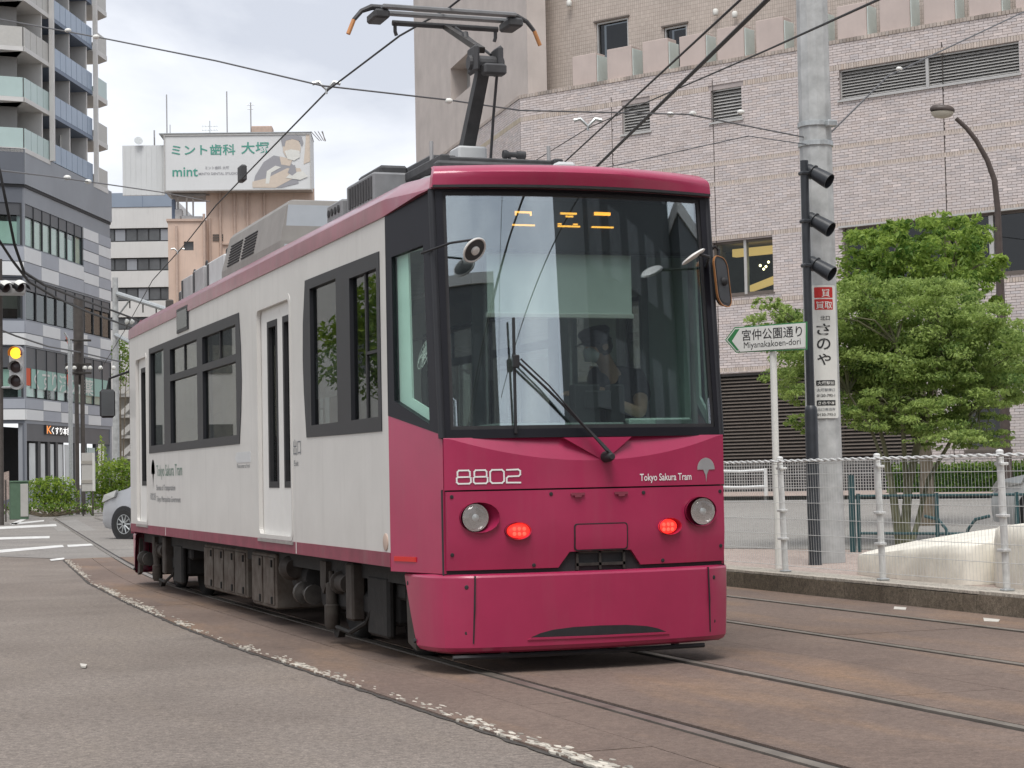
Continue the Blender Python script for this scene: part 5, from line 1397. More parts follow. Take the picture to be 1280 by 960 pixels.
c2 = [(5.35, 3.70, .50), (4.95, 3.25, .53), (4.9, 2.2, .55), (4.95, .8, .55), (6.4, .4, .66), (7.6, 1.8, .70), (7.4, 3.4, .66), (6.3, 3.9, .58)]
P3 = cat(c2); seat('stone_seat', 'broad rounded cream stone seat beside the mesh fence', [p[:2] for p in P3], zs, [p[2] for p in P3])
c3 = [(7.7, 4.3, .44), (7.9, 2.8, .55), (8.8, 2.2, .62), (9.8, 3.2, .62), (9.6, 4.8, .55), (8.6, 5.2, .46)]
P3 = cat(c3); seat('stone_seat', 'smaller cream stone seat behind the broad one', [p[:2] for p in P3], zs, [p[2] for p in P3])
# teal guard rail along the street
GRD = thing('guard_rail', 'dark teal tubular guard rail along the edge of the street', 'guard rail', (*fw(8, 20.2, 0)[:2], .17))
ga = atZ(1064, 690, .17); gd = (ga - CP).dot(CF)
def gp(px, z): 
    # on the line parallel to the kerb of the street through ga
    dirv = Vector((FAC.rx, FAC.ry, 0)); n = Vector((-dirv.y, dirv.x, 0)); r = ray(px, 600); t = (ga - CP).dot(n) / r.dot(n); p = CP + r * t; return Vector((p.x, p.y, z))
for px in (1064, 1072, 1170, 1270, 1340):
    a = gp(px, .17); obj('post', MB().tube([a, a + Vector((0, 0, .72 if px > 1070 else .95))], .024 if px > 1070 else .04, 8).smooth(), 'teal_paint', GRD)
for a, b, z in ((1072, 1170, .86), (1170, 1270, .86), (1270, 1340, .86), (1072, 1170, .40), (1170, 1270, .40), (1270, 1340, .40)):
    obj('rail', MB().tube([gp(a, z), gp(b, z)], .017, 8).smooth(), 'teal_paint', GRD)
for px in (1183, 1206):
    s_ = 1 if px < 1190 else -1; a = gp(px, .25)
    dv = Vector((FAC.rx, FAC.ry, 0)) * -1
    obj('hoop', MB().tube([a + dv * (-.0) , a + dv * s_ * .02 + Vector((0, 0, .2)), a + dv * s_ * .12 + Vector((0, 0, .32)), a + dv * s_ * .30 + Vector((0, 0, .36))], .02, 8).smooth(), 'teal_paint', GRD)
# barrier on the far side, near the louvres
br = thing('street_barrier', 'pale grey pipe barrier with sagging rails in front of the dark louvres', 'barrier', fw(7.0, 3.0, gz(3.0)))
for s in (5.2, 6.6, 8.0, 9.4):
    a = Vector(fw(s, 3.0, gz(3.0))); obj('post', MB().tube([a, a + Vector((0, 0, .75))], .045, 8).smooth(), 'fence_white', br)
for s0, s1 in ((5.2, 6.6), (6.6, 8.0), (8.0, 9.4)):
    for z in (.70, .32): obj('rail', MB().tube([Vector(fw(s0, 3.0, gz(3) + z)), Vector(fw((s0 + s1) / 2, 3.0, gz(3) + z - .02)), Vector(fw(s1, 3.0, gz(3) + z))], .035, 8).smooth(), 'fence_white', br)

def leaves(mb, c, rad, n, size, rng, flat=.5, tone=(.2, .8), shape=4):
    for i in range(n):
        # more leaves towards the outside of the clump
        while True:
            p = Vector((rng.uniform(-1, 1), rng.uniform(-1, 1), rng.uniform(-1, 1)))
            if .15 < p.length < 1: break
        q = Vector((c[0] + p.x * rad[0], c[1] + p.y * rad[1], c[2] + p.z * rad[2]))
        nrm = Vector((p.x * .6 + rng.gauss(0, .6), p.y * .6 + rng.gauss(0, .6), flat + rng.gauss(0, .6)))
        if nrm.length < .05: nrm = Vector((0, 0, 1))
        nrm.normalize(); a = nrm.orthogonal().normalized(); a.rotate(Matrix.Rotation(rng.uniform(0, 6.28), 3, nrm)); b = nrm.cross(a)
        s = size * rng.uniform(.6, 1.35); w_ = s * rng.uniform(.38, .55)
        t = max(0, min(1, rng.uniform(*tone)))
        mb.add([q - a * s * .5, q + b * w_ * .5 + nrm * s * .06, q + a * s * .5 - nrm * s * .1, q - b * w_ * .5 + nrm * s * .06], [(0, 1, 2), (0, 2, 3)], (t, t, t))
def tree(name, label, base, stems, clumps, leaf, size, per, bark, rng, tone=(.15, .85), flat=.5):
    t = thing(name, label, 'tree', base)
    trunk = MB()
    for st, r0, r1 in stems:
        n = len(st); trunk.tube(st, [r0 + (r1 - r0) * i / (n - 1) for i in range(n)], 8)
    tips = [s[0][-1] for s in stems]
    for c, rad in clumps:
        a = min(tips, key=lambda q: (Vector(q) - Vector(c)).length); a = Vector(a); c_ = Vector(c)
        mid = (a + c_) / 2 + Vector((rng.uniform(-.1, .1), rng.uniform(-.1, .1), rng.uniform(0, .15)))
        trunk.tube([a, mid, c_], [.018, .012, .005], 5)
    obj('trunk', trunk.smooth(50), bark, t)
    cr_ = MB()
    for c, rad in clumps:
        v = rad[0] * rad[1] * rad[2]; k = 9; nl = per * (v ** .62) / k
        for j in range(k):
            while True:
                p = Vector((rng.uniform(-1, 1), rng.uniform(-1, 1), rng.uniform(-1, 1)))
                if p.length < 1: break
            p *= 1.14; tb = rng.gauss(0, .2); f = rng.uniform(.24, .48)
            leaves(cr_, (c[0] + p.x * rad[0], c[1] + p.y * rad[1], c[2] + p.z * rad[2]), (rad[0] * f, rad[1] * f, rad[2] * f * .85), int(nl * rng.uniform(.55, 1.4)), size, rng, flat, (tone[0] + tb, tone[1] + tb))
    obj('crown', cr_, leaf, t)
    return t
rt = random.Random(21)
# the maple by the pole: several slender stems
mb_ = atZ(1128, 682, .17); MD = (mb_ - CP).dot(CF)
def mp_(px, py, dd=0.0): return atD(px, py, MD + dd)
stems = []
for (pp, r0, r1) in (([(1127, 682), (1118, 620), (1106, 560), (1090, 500)], .05, .02), ([(1130, 680), (1135, 610), (1150, 540), (1165, 480), (1180, 420)], .07, .025), ([(1122, 682), (1112, 600), (1090, 540), (1060, 490)], .035, .015), ([(1135, 682), (1132, 600), (1128, 520), (1120, 430)], .045, .018), ([(1140, 681), (1160, 600), (1195, 540), (1230, 500)], .04, .015)):
    stems.append(([mp_(x, y, rt.uniform(-.3, .3)) for x, y in pp], r0, r1))
cl = []
for (px, py, w_, h_) in ((985, 400, 30, 22), (1000, 430, 36, 20), (985, 470, 26, 16), (1000, 492, 22, 14), (1040, 440, 30, 20), (1075, 400, 45, 30), (1070, 440, 45, 28), (1110, 420, 50, 32), (1150, 420, 50, 30), (1190, 440, 50, 28), (1100, 465, 50, 28), (1075, 490, 45, 26), (1110, 505, 45, 22), (1145, 480, 45, 28), (1185, 480, 50, 26), (1225, 470, 45, 24), (1255, 450, 34, 22), (1262, 430, 28, 18), (1240, 490, 36, 18), (1165, 515, 40, 20), (1130, 530, 34, 14), (1210, 520, 34, 14), (1090, 525, 36, 14), (1060, 470, 36, 22), (1230, 430, 40, 24), (1170, 380, 46, 26), (1120, 375, 40, 24), (1200, 400, 40, 26), (1085, 365, 30, 20), (1200, 548, 44, 9), (1178, 540, 30, 10), (1232, 545, 26, 8), (1000, 530, 16, 8), (1240, 405, 34, 20), (1262, 475, 28, 16), (1030, 395, 22, 16), (965, 395, 12, 9), (962, 380, 8, 8), (1145, 450, 50, 26)):
    for rep in range(3):
        dd = rt.uniform(-1.0, 1.1) if rep == 0 else rt.uniform(-.5, .9); c = mp_(px + rt.uniform(-12, 12) * rep, py + rt.uniform(-8, 8) * rep, dd); k_ = (MD + dd) / FPX
        cl.append((c, (w_ * k_ * 1.12, w_ * k_ * 1.12, h_ * k_ * .95)))
tree('maple_tree', 'feathery green maple with several slender stems beside the concrete pole', (mb_.x, mb_.y, .17), stems, cl, 'leaf_maple', .058, 6200, 'bark_green', rt, (.35, 1.2), .45)
# brighter round-leaved tree behind it
kd = MD + 5.0
def kp(px, py, dd=0.0): return atD(px, py, kd + dd)
kb = atD(1160, 672, kd); 
stems = [([Vector((kb.x, kb.y, .2)), kp(1158, 580), kp(1150, 480), kp(1140, 400)], .13, .05), ([kp(1155, 540), kp(1180, 440), kp(1190, 370)], .06, .03), ([kp(1152, 500), kp(1110, 420), kp(1095, 360)], .05, .025)]
cl = []
for (px, py, w_, h_) in ((1070, 330, 30, 24), (1085, 300, 28, 18), (1110, 295, 34, 18), (1140, 310, 40, 24), (1175, 290, 36, 18), (1200, 300, 36, 20), (1225, 330, 30, 26), (1100, 340, 40, 26), (1150, 345, 46, 26), (1190, 340, 44, 26), (1075, 365, 26, 20), (1130, 375, 44, 24), (1215, 365, 34, 22), (1180, 375, 40, 20), (1185, 275, 22, 8), (1115, 281, 20, 8)):
    for rep in range(2):
        dd = rt.uniform(-1.1, 1.1); c = kp(px + rt.uniform(-8, 8) * rep, py + rt.uniform(-5, 5) * rep, dd); k_ = kd / FPX; cl.append((c, (w_ * k_ * .98, w_ * k_ * .98, h_ * k_ * .95)))
tree('broadleaf_tree', 'bright yellow-green broadleaf tree rising behind the darker maple', (kb.x, kb.y, .2), stems, cl, 'leaf_bright', .095, 3600, 'bark', rt, (.2, 1.05), .4)
# clipped hedge under the brick wall
hg = MB(); hr = random.Random(5)
hb = MB().box(11.95, 22, -1.9, -.75, .55, .98)
H = thing('clipped_hedge', 'low clipped green hedge at the foot of the brick wall', 'hedge', fw(14, 1.3, .6), FAC.ang)
core = MB()
for i in range(41):
    pass
core.box(-2.0, 8, -.5, .5, .0, .55); obj('core', core, 'leaf_hedge', H, True)
for i in range(7000):
    x = hr.uniform(-2.05, 8); f_ = hr.random()
    if f_ < .5: y, z = -.55 + hr.uniform(-.04, .06), hr.uniform(0, .62)
    else: y, z = hr.uniform(-.55, .55), .60 + hr.gauss(0, .035)
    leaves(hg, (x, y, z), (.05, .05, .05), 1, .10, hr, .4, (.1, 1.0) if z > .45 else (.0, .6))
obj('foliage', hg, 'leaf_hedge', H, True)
# ================================================================ apartment block with chequered panels
a0 = atD(31, 400, 100.0)
AP = PL((a0.x, a0.y), 24.6)
AB = build_empty('apartment_block', 'grey and white chequer-panelled block with shop below and blue-railed balconies above', 'building', AP)
AL = PL((a0.x, a0.y), 84.0)
def toAP(u, v, d):  # left face: u metres along its own right axis (negative = left of the corner)
    p = Vector((AL.rx, AL.ry, 0)) * u + Vector((-AL.ry, AL.rx, 0)) * d
    return (p.x * AP.rx + p.y * AP.ry, p.x * -AP.ry + p.y * AP.rx, v)
Zc = lambda py: AP.at(31, py)[1]
SE = AP.at(139, 400)[0]
ZB = Zc(620)
# main wall planes with window bands cut out
sW = AP.at(104, 310)[0]
bands = [(Zc(307), Zc(254), sW), (Zc(399), Zc(347), SE - .05), (Zc(497), Zc(433), SE - .05), (ZB, Zc(529), SE - .05)]
wallh = [rect(.25, b[2], b[0] + .02, b[1]) for b in bands]; wallh[3] = rect(.25, SE - .4, ZB + .3, bands[3][1])
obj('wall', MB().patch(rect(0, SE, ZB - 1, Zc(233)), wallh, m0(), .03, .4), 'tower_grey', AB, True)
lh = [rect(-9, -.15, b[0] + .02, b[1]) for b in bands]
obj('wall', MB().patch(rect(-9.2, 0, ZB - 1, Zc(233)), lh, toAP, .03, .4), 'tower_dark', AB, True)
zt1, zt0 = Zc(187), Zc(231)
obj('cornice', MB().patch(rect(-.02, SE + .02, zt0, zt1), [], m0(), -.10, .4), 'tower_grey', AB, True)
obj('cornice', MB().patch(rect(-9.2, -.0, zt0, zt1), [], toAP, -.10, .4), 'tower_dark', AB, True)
obj('black_strip', MB().patch(rect(0, SE, zt0 - .14, zt0 - .01), [], m0(), -.04, .1), 'rubber', AB, True)  # solid black strip below the cornice
obj('black_strip', MB().patch(rect(-9.2, 0, zt0 - .14, zt0 - .01), [], toAP, -.04, .1), 'rubber', AB, True)
# glazing
rl = random.Random(9)
for bi, (z0, z1, s1) in enumerate(bands[:3]):
    sp_ = .30 if bi < 2 else .42
    zg = z1 - (z1 - z0) * sp_
    for fn, u0, u1, n, nm in ((m0(), .25, s1, 7 if bi == 0 else 9, 'r'), (toAP, -9, -.15, 6, 'l')):
        for k in range(n):
            c0 = u0 + (u1 - u0) * k / n; c1 = u0 + (u1 - u0) * (k + 1) / n
            obj('spandrel', MB().patch(rect(c0 + .02, c1 - .02, zg + .03, z1 - .02), [], fn, .07, .14), 'spandrel', AB, True)
            g_ = obj('pane', MB().patch(rect(c0 + .04, c1 - .04, z0 + .08, zg - .03), [], fn, .10, .12), 'cab_glass' if bi != 1 else 'tram_glass', AB, True)
            hh_ = z0 + .1 if bi == 0 else z0 + .1 + rl.choice((0, 0, .3)) * (zg - z0)
            cm = ('curtain' if 0 < k < 5 else 'curtain_mint') if bi == 0 and nm == 'r' else ('curtain_mint' if bi != 1 else rl.choice(('curtain', 'room_dark', 'shop_white', 'room_dark')))
            obj('blind', MB().patch(rect(c0 + .05, c1 - .05, hh_, zg - .05 - (.25 if bi == 0 and k == 5 else 0)), [], fn, .2, .22), cm, g_, True)
            obj('mullion', MB().patch(rect(c1 - .04, c1 + .04, z0 + .02, z1), [], fn, .03, .13), 'mullion', AB, True)
        obj('back_wall', MB().patch(rect(u0, u1, z0, z1), [], fn, .39, .395), 'room_dark', AB, True)
# shop sign letters on the first floor glass
z0, z1, s1 = bands[2]
def ap_text(body, px0, px1, pyc, h, m_, off=.04):
    s0, zc = AP.at(px0, pyc); s2 = AP.at(px1, pyc)[0]; zc = Zc(pyc - (px0 - 31) * .10)
    mb = text_mb(body, 1.0, bold=.01); xs = [v[0] for v in mb.v]; zs_ = [v[2] for v in mb.v]; kx = (s2 - s0) / (max(xs) - min(xs)); kz = h / (max(zs_) - min(zs_))
    return obj('lettering', moved(mb, lambda a, b, c: (s0 + (a - min(xs)) * kx, off, AP.at(px0, pyc)[1] + (c - (max(zs_) + min(zs_)) / 2) * kz)), m_, AB, True)
sg0, sg1 = AP.at(41, 470)[0], AP.at(136, 470)[0]
zz0, zz1 = Zc(484), Zc(458)
obj('window_sign', MB().patch(rect(sg0, sg1, zz0, zz1), [], m0(), .075, .085), 'mint_glass_sign', AB, True)
obj('window_sign', MB().patch(rect(AP.at(34, 470)[0], AP.at(40, 470)[0], Zc(481), Zc(459)), [], m0(), .075, .085), 'orange_paint', AB, True)
ap_text('くすり', 44, 73, 474, 1.05, 'sign_white', .06); ap_text('漢方薬', 75, 118, 479, .95, 'sign_white', .06)
# chequer panels
def panel(fn, u0, u1, z0, z1, k):
    obj('panel', MB().patch(rect(u0 + .02, u1 - .02, z0 + .02, z1 - .02), [], fn, -.03 - rl.uniform(0, .008), .03), ('panel_white', 'panel_grey')[k % 2], AB, True)
def rows(fn, us, zs, ph):
    for i in range(len(us) - 1):
        for j in range(len(zs) - 1): panel(fn, us[i], us[i + 1], zs[j + 1], zs[j], i + j + ph)
u4 = [0.0, AP.at(51, 320)[0], AP.at(73, 330)[0], sW]
u6 = [0, AP.at(53, 420)[0], AP.at(75, 420)[0], AP.at(93, 420)[0], AP.at(109, 430)[0], AP.at(125, 440)[0], SE]
rows(m0(), u4, [Zc(308), Zc(327), Zc(345)], 0)
rows(m0(), [sW, AP.at(123, 330)[0], SE], [Zc(254) - .0 - (Zc(254) - Zc(345)) * k / 6 for k in range(7)], 0)
rows(m0(), u6, [Zc(400.5), Zc(416), Zc(431.5)], 1)
rows(m0(), u6, [Zc(498), Zc(511), Zc(525)], 1)
ul = [-8.8, -7.0, -5.2, -3.5, -1.7, 0]
for zs_ in ([Zc(308), Zc(327), Zc(345)], [Zc(400.5), Zc(416), Zc(431.5)], [Zc(498), Zc(511), Zc(525)]): rows(toAP, ul, zs_, 1)
# ground floor shop
z0, z1 = ZB, bands[3][1]
obj('shop_fascia', MB().patch(rect(.25, SE - .4, z1 - (z1 - z0) * .24, z1), [], m0(), .06, .2), 'spandrel', AB, True)
obj('shop_interior', MB().patch(rect(.2, SE, z0, z1), [], m0(), 3.0, 3.05), 'room_dark', AB, True)
for p0_, p1_ in ((40, 47), (54, 59), (66, 70), (74, 81), (84, 90)):
    obj('shop_panel', MB().patch(rect(AP.at(p0_, 580)[0], AP.at(p1_, 580)[0], z0 + .3, z1 - (z1 - z0) * .27), [], m0(), .12, .16), 'shop_white', AB, True)
for p_ in (50, 62, 72, 95, 108, 122): obj('shop_pillar', MB().patch(rect(AP.at(p_, 580)[0], AP.at(p_ + 3, 580)[0], z0, z1), [], m0(), .1, .3), 'mullion', AB, True)
for p0_, p1_ in ((104, 112), (113, 121)): obj('shop_glass', MB().patch(rect(AP.at(p0_, 580)[0], AP.at(p1_, 580)[0], z0 + .3, z1 - (z1 - z0) * .3), [], m0(), .1, .14), 'balcony_mint', AB, True)
s0, s2 = AP.at(57, 537)[0], AP.at(89, 539)[0]; zs0 = AP.at(57, 543)[1]; zs1 = AP.at(57, 531)[1]
obj('shop_sign', MB().patch(rect(s0, s2, zs0, zs1), [], m0(), -.02, .05), 'sign_black', AB, True)
ap_text('K', 58, 64, 537, .42, 'sign_orange', -.03); ap_text('くすり本舗', 64, 88, 538, .42, 'sign_lit', -.03)
# balconies
zr = [AP.at(62, py)[1] for py in (200, 142, 77, 19)]
pit = (zr[3] - zr[0]) / 3
p1s, p2s = AP.at(60, 150)[0], AP.at(114, 150)[0]
for k in range(6):
    z = zr[0] + pit * k
    S_ = obj('balcony_slab', MB().prism([(0, -.1), (p2s + .2, -.1), (SE - .7, -.1), (SE, .6), (SE, 2.2), (0, 2.2)], lambda u, v, d: (u, v, d), z - .28, z - .08) if k else MB().box(0, SE, .4, 2.2, z - .3, z - .1), 'steel_blue' if k else 'balcony_white', AB, True)
    obj('slab_edge', MB().prism([(0, -.12), (p1s, -.12), (p1s, 2), (0, 2)], lambda u, v, d: (u, v, d), z - .30, z - .06), 'balcony_white', S_, True)
    obj('slab_edge', MB().prism([(p2s, -.12), (SE - .7, -.12), (SE + .02, .6), (SE + .02, 2.2), (p2s, 2.2)], lambda u, v, d: (u, v, d), z - .34, z - .05), 'balcony_white', S_, True)
    n = 8
    for i in range(n):
        a, b = p1s + (p2s - p1s) * i / n, p1s + (p2s - p1s) * (i + 1) / n
        obj('rail_panel', MB().box(a + .03, b - .03, -.08, -.04, z - .05, z + .98), 'balcony_blue', AB, True)
    mcol = ('balcony_mint', 'balcony_mint', 'balcony_beige', 'balcony_beige', 'balcony_mint', 'balcony_beige')[k]
    for i in range(4):
        a, b = p1s * i / 4, p1s * (i + 1) / 4
        obj('rail_panel', MB().box(a + .03, b - .03, -.08, -.04, z - .05, z + .98), mcol, AB, True)
        a, b = -9.0 + 9.0 * i / 4, -9.0 + 9.0 * (i + 1) / 4
        obj('rail_panel', MB().patch(rect(a + .03, b - .03, z - .05, z + .98), [], toAP, -.08, -.04), mcol, AB, True)
    rr_ = MB().prism([(p2s + .3, -.08), (SE - .7, -.08), (SE - .02, .6), (SE - .02, 2.0), (SE - .06, 2.0), (SE - .06, .62), (SE - .72, -.04), (p2s + .3, -.04)], lambda u, v, d: (u, v, d), z - .05, z + 1.0)
    obj('rail_panel', rr_, ('balcony_beige', 'balcony_beige', 'balcony_mint', 'balcony_beige', 'balcony_beige', 'balcony_mint')[k], AB, True)
    obj('balcony_slab', MB().patch(rect(-9.2, 0, z - .3, z - .06), [], toAP, -.1, 2.2), 'balcony_white', AB, True)
    obj('flat_wall', MB().patch(rect(-1.5, SE - 1.2, z - .1, z + pit - .25), [rect(p1s + 1.2, p1s + 3.2, z + .1, z + 2.1), rect(.6, 2.2, z + .1, z + 2.1)], m0(), 2.0, 2.2), 'balcony_wall', AB, True)
    obj('flat_wall', MB().patch(rect(-9.2, 0, z - .1, z + pit - .25), [rect(-3.4, -1.8, z + .1, z + 2.1), rect(-7.8, -6, z + .1, z + 2.1)], toAP, 1.5, 1.7), 'balcony_wall', AB, True)
    obj('flat_window', MB().box(p1s - 4, SE - 1.4, 2.3, 2.35, z, z + 2.2), 'office_pane', AB, True)
    obj('partition', MB().box(p1s + (p2s - p1s) * .48, p1s + (p2s - p1s) * .48 + .12, .0, 2.0, z, z + pit - .28), 'balcony_white', AB, True)
    obj('partition', MB().box(p2s - .9, p2s - .75, .0, 2.0, z, z + pit - .28), 'balcony_white', AB, True)
    obj('partition', MB().box(p1s * .75, p1s * .75 + .12, .0, 1.9, z, z + pit - .28), 'balcony_white', AB, True)
for k, s_ in ((0, p1s + 2.6), (1, p1s + .9), (2, p1s + 3.4), (3, p1s + 1.2)):
    z = zr[0] + pit * k
    obj('air_con_unit', MB().cbox(s_, s_ + .8, 1.4, 1.75, z, z + .62, .03), 'board_white', AB, True)
    obj('washing', MB().prism([(s_ + 1.0, z + 1.2), (s_ + 1.55, z + 1.15), (s_ + 1.5, z + 2.0), (s_ + 1.02, z + 2.0)], m0(), .5, .53), ('sign_white', 'balcony_blue', 'peach', 'curtain')[k], AB, True)
for s in (p1s, p2s + .15): obj('column', MB().box(s - .12, s + .12, -.36, -.12, zt1, zr[0] + pit * 6), 'balcony_white', AB, True)

# ================================================================ office block, peach building and hoarding
def frontal(px, py, d, az): a = atD(px, py, d); return PL((a.x, a.y), az)
OF = frontal(138, 400, 150, 108)
OB = build_empty('office_block', 'pale office block with grey bands of ribbon windows and blue parapet', 'building', OF)
x0, x1 = OF.at(120, 400)[0], OF.at(216, 400)[0]
zz = lambda py: OF.at(175, py)[1]
wb = [(285, 302), (322, 338.5), (359, 376), (396, 412)]
obj('wall', MB().patch(rect(x0, x1, 0, zz(259)), [rect(x0 + .6, x1 - .05, zz(b), zz(a)) for a, b in wb], m0(), 0, .4), 'office_white', OB, True)
obj('parapet', MB().patch(rect(x0, x1, zz(259) + .02, zz(241)), [], m0(), -.05, .3), 'office_blue', OB, True)
obj('parapet_joint', MB().patch(rect(OF.at(178, 250)[0], OF.at(178.5, 250)[0], zz(259), zz(241)), [], m0(), -.06, .0), 'steel_blue', OB, True)
obj('body', MB().box(x0, x1, .45, 14, 0, zz(244)), 'office_white', OB, True)
for a, b in wb:
    F_ = obj('window_band', MB().patch(rect(x0 + .6, x1 - .05, zz(b), zz(a)), [], m0(), .2, .3), 'mullion', OB, True)
    n = 6
    for i in range(n):
        c0 = x0 + .6 + (x1 - x0 - .65) * i / n; c1 = x0 + .6 + (x1 - x0 - .65) * (i + 1) / n
        obj('pane', MB().patch(rect(c0 + .06, c1 - .06, zz(b) + .1, zz(a) - .1), [], m0(), .14, .19), 'office_pane' if (i * 3 + int(a)) % 4 else 'tower_grey', F_, True)
PE = frontal(300, 400, 135, 104)
PBd = build_empty('peach_building', 'peach rendered building with pipes on its blank wall, carrying the roof hoarding', 'building', PE)
zp = lambda py: PE.at(330, py)[1]
xl, xm, xr_ = PE.at(212, 350)[0], PE.at(258, 300)[0], PE.at(394, 300)[0]
obj('wall', MB().box(xm, xr_, 0, 10, 0, PE.at(330, 236)[1]), 'peach', PBd, True)
wl = rect(PE.at(231, 300)[0], PE.at(243, 300)[0], PE.at(237, 315)[1], PE.at(237, 304)[1])
obj('lower_wall', MB().patch(rect(xl, xm, 0, PE.at(235, 279)[1]), [wl], m0(), -1.0, .0), 'peach', PBd, True)
obj('window', MB().patch([(a, b) for a, b in wl], [], m0(), -.8, -.75), 'office_pane', PBd, True)
obj('roof_edge', MB().box(xl - .1, xm, -1.1, 0, PE.at(235, 279)[1], PE.at(235, 276)[1]), 'peach_trim', PBd, True)
for px, pyt in ((293, 240), (222, 285), (262, 273), (275, 240), (309, 238), (330, 238), (256, 270)):
    s, z = PE.at(px, pyt); obj('drain_pipe', MB().tube([(s, -.12 if px > 258 else -1.15, 2), (s, -.12 if px > 258 else -1.15, z)], .09, 8), 'peach_trim', PBd, True)
for k in range(3): obj('vent_grille', MB().box(PE.at(266, 300)[0], PE.at(279, 300)[0], -.06, 0, PE.at(272, 294 + k * 3)[1] - .06, PE.at(272, 294 + k * 3)[1] + .06), 'bronze_frame', PBd, True)
obj('ledge', MB().box(PE.at(278, 305)[0], PE.at(330, 305)[0], -.15, 0, PE.at(290, 306)[1], PE.at(290, 304)[1]), 'peach_trim', PBd, True)
# roof plant on the lower part
for px, w_, h_ in ((223, .55, .9), (232, .9, .45), (246, .8, .4), (217, .25, 1.6)):
    s, z = PE.at(px, 277); obj('roof_plant', MB().cbox(s - w_ / 2, s + w_ / 2, .1, .9, z, z + h_, .05), 'roof_light' if px != 217 else 'steel_blue', PBd, True)
for px in (222, 233, 241): s, z = PE.at(px, 277); obj('roof_post', MB().box(s - .06, s + .06, .5, .62, z, z + 2.2), 'balcony_white', PBd, True)
obj('roof_canopy', MB().box(PE.at(214, 250)[0], PE.at(262, 250)[0], .0, 3, PE.at(235, 243)[1] - .1, PE.at(235, 243)[1] + .05), 'roof_grey', PBd, True)
# hoarding
HO = frontal(206, 240, 134, 107)
HB = build_empty('roof_hoarding', 'large white rooftop dental advert hoarding with green lettering and a masked figure', 'billboard', HO)
hp = [HO.at(206, 173.5), HO.at(387, 165), HO.at(391, 233), HO.at(206, 240.5)]
zt_, zb_ = (hp[0][1] + hp[1][1]) / 2, (hp[2][1] + hp[3][1]) / 2; hx0, hx1 = hp[0][0], hp[1][0]
HW, HH = hx1 - hx0, zt_ - zb_
obj('board', MB().box(hx0, hx1, 0, 3.6, zb_, zt_), 'board_white', HB, True)
obj('board_frame', MB().patch(rect(hx0 - .08, hx1 + .08, zb_ - .08, zt_ + .12), [rect(hx0, hx1, zb_, zt_)], m0(), -.06, 3.65), 'alu', HB, True)
obj('walkway', MB().box(hx0 - .4, hx1 + .1, -.1, 3.9, zt_ + .14, zt_ + .2), 'galv', HB, True)
lx0 = HO.at(152, 210)[0]
obj('side_screen', MB().box(lx0, hx0 - .1, .4, .6, HO.at(180, 243)[1], HO.at(180, 180.5)[1]), 'board_ribbed', HB, True)
for i in range(8):
    a = lx0 + (hx0 - .1 - lx0) * (i + .5) / 8; obj('screen_rib', MB().box(a - .02, a + .02, .38, .4, HO.at(180, 242)[1], HO.at(180, 181)[1]), 'board_ribbed', HB, True)
def ho_text(body, fx0, fx1, fz, fh, m_):
    mb = text_mb(body, 1.0, bold=.012); xs = [v[0] for v in mb.v]; zs_ = [v[2] for v in mb.v]; w0 = min(xs)
    kx = (fx1 - fx0) * HW / (max(xs) - w0); kz = fh * HH / (max(zs_) - min(zs_))
    return obj('lettering', moved(mb, lambda a, b, c: (hx0 + fx0 * HW + (a - w0) * kx, -.02, zb_ + fz * HH + (c - min(zs_)) * kz)), m_, HB, True)
ho_text('ミント歯科', .045, .485, .64, .20, 'mint_text'); ho_text('大塚', .525, .72, .655, .22, 'mint_text')
ho_text('mint', .05, .225, .25, .17, 'mint_text'); ho_text('ミント歯科 大塚', .275, .44, .375, .06, 'print_grey'); ho_text('MINTO DENTAL STUDIO', .23, .50, .275, .045, 'print_grey')
def shape(pts, m_, dep, nm='print_shape'):
    return obj(nm, MB().prism([(hx0 + u * HW, zb_ + v * HH) for u, v in pts], m0(), -.02 - dep, -.018 - dep + .0), m_, HB, True)
def oval(cx, cy, a, b, n=18): return [(cx + a * math.cos(2 * math.pi * k / n), cy + b * math.sin(2 * math.pi * k / n)) for k in range(n)]
shape([(.60, .03), (.62, .25), (.68, .50), (.75, .62), (.82, .58), (.90, .40), (.92, .10), (.80, .02)], 'print_grey', .004, 'printed_figure')
shape([(.60, .03), (.60, .14), (.70, .20), (.84, .38), (.93, .38), (.95, .26), (.86, .16), (.76, .02)], 'print_skin', .012, 'printed_arm')
shape([(.69, .10), (.70, .33), (.76, .43), (.80, .40), (.73, .30), (.715, .10)], 'sign_white', .016, 'printed_strap')
shape([(.79, .60), (.80, .45), (.86, .42), (.88, .55)], 'print_skin', .010, 'printed_neck')
shape(oval(.875, .75, .062, .20), 'print_skin', .014, 'printed_head')
shape([(.81, .80), (.80, .92), (.835, .995), (.90, .995), (.945, .96), (.955, .85), (.945, .78), (.93, .88), (.88, .92), (.835, .89), (.825, .78)], 'print_grey', .022, 'printed_hair')
shape([(.825, .70), (.87, .73), (.93, .70), (.93, .58), (.89, .52), (.845, .55)], 'sign_white', .026, 'printed_mask')
shape([(.83, .20), (.87, .30), (.95, .32), (.985, .22), (.93, .16)], 'sign_white', .028, 'printed_glove')
shape([(.845, .30), (.865, .42), (.895, .44), (.905, .30), (.875, .24)], 'print_grey', .032, 'printed_mirror')
shape([(.955, .45), (1.0, .5), (1.0, 1.0), (.975, 1.0), (.965, .7)], 'print_skin', .003, 'printed_edge')
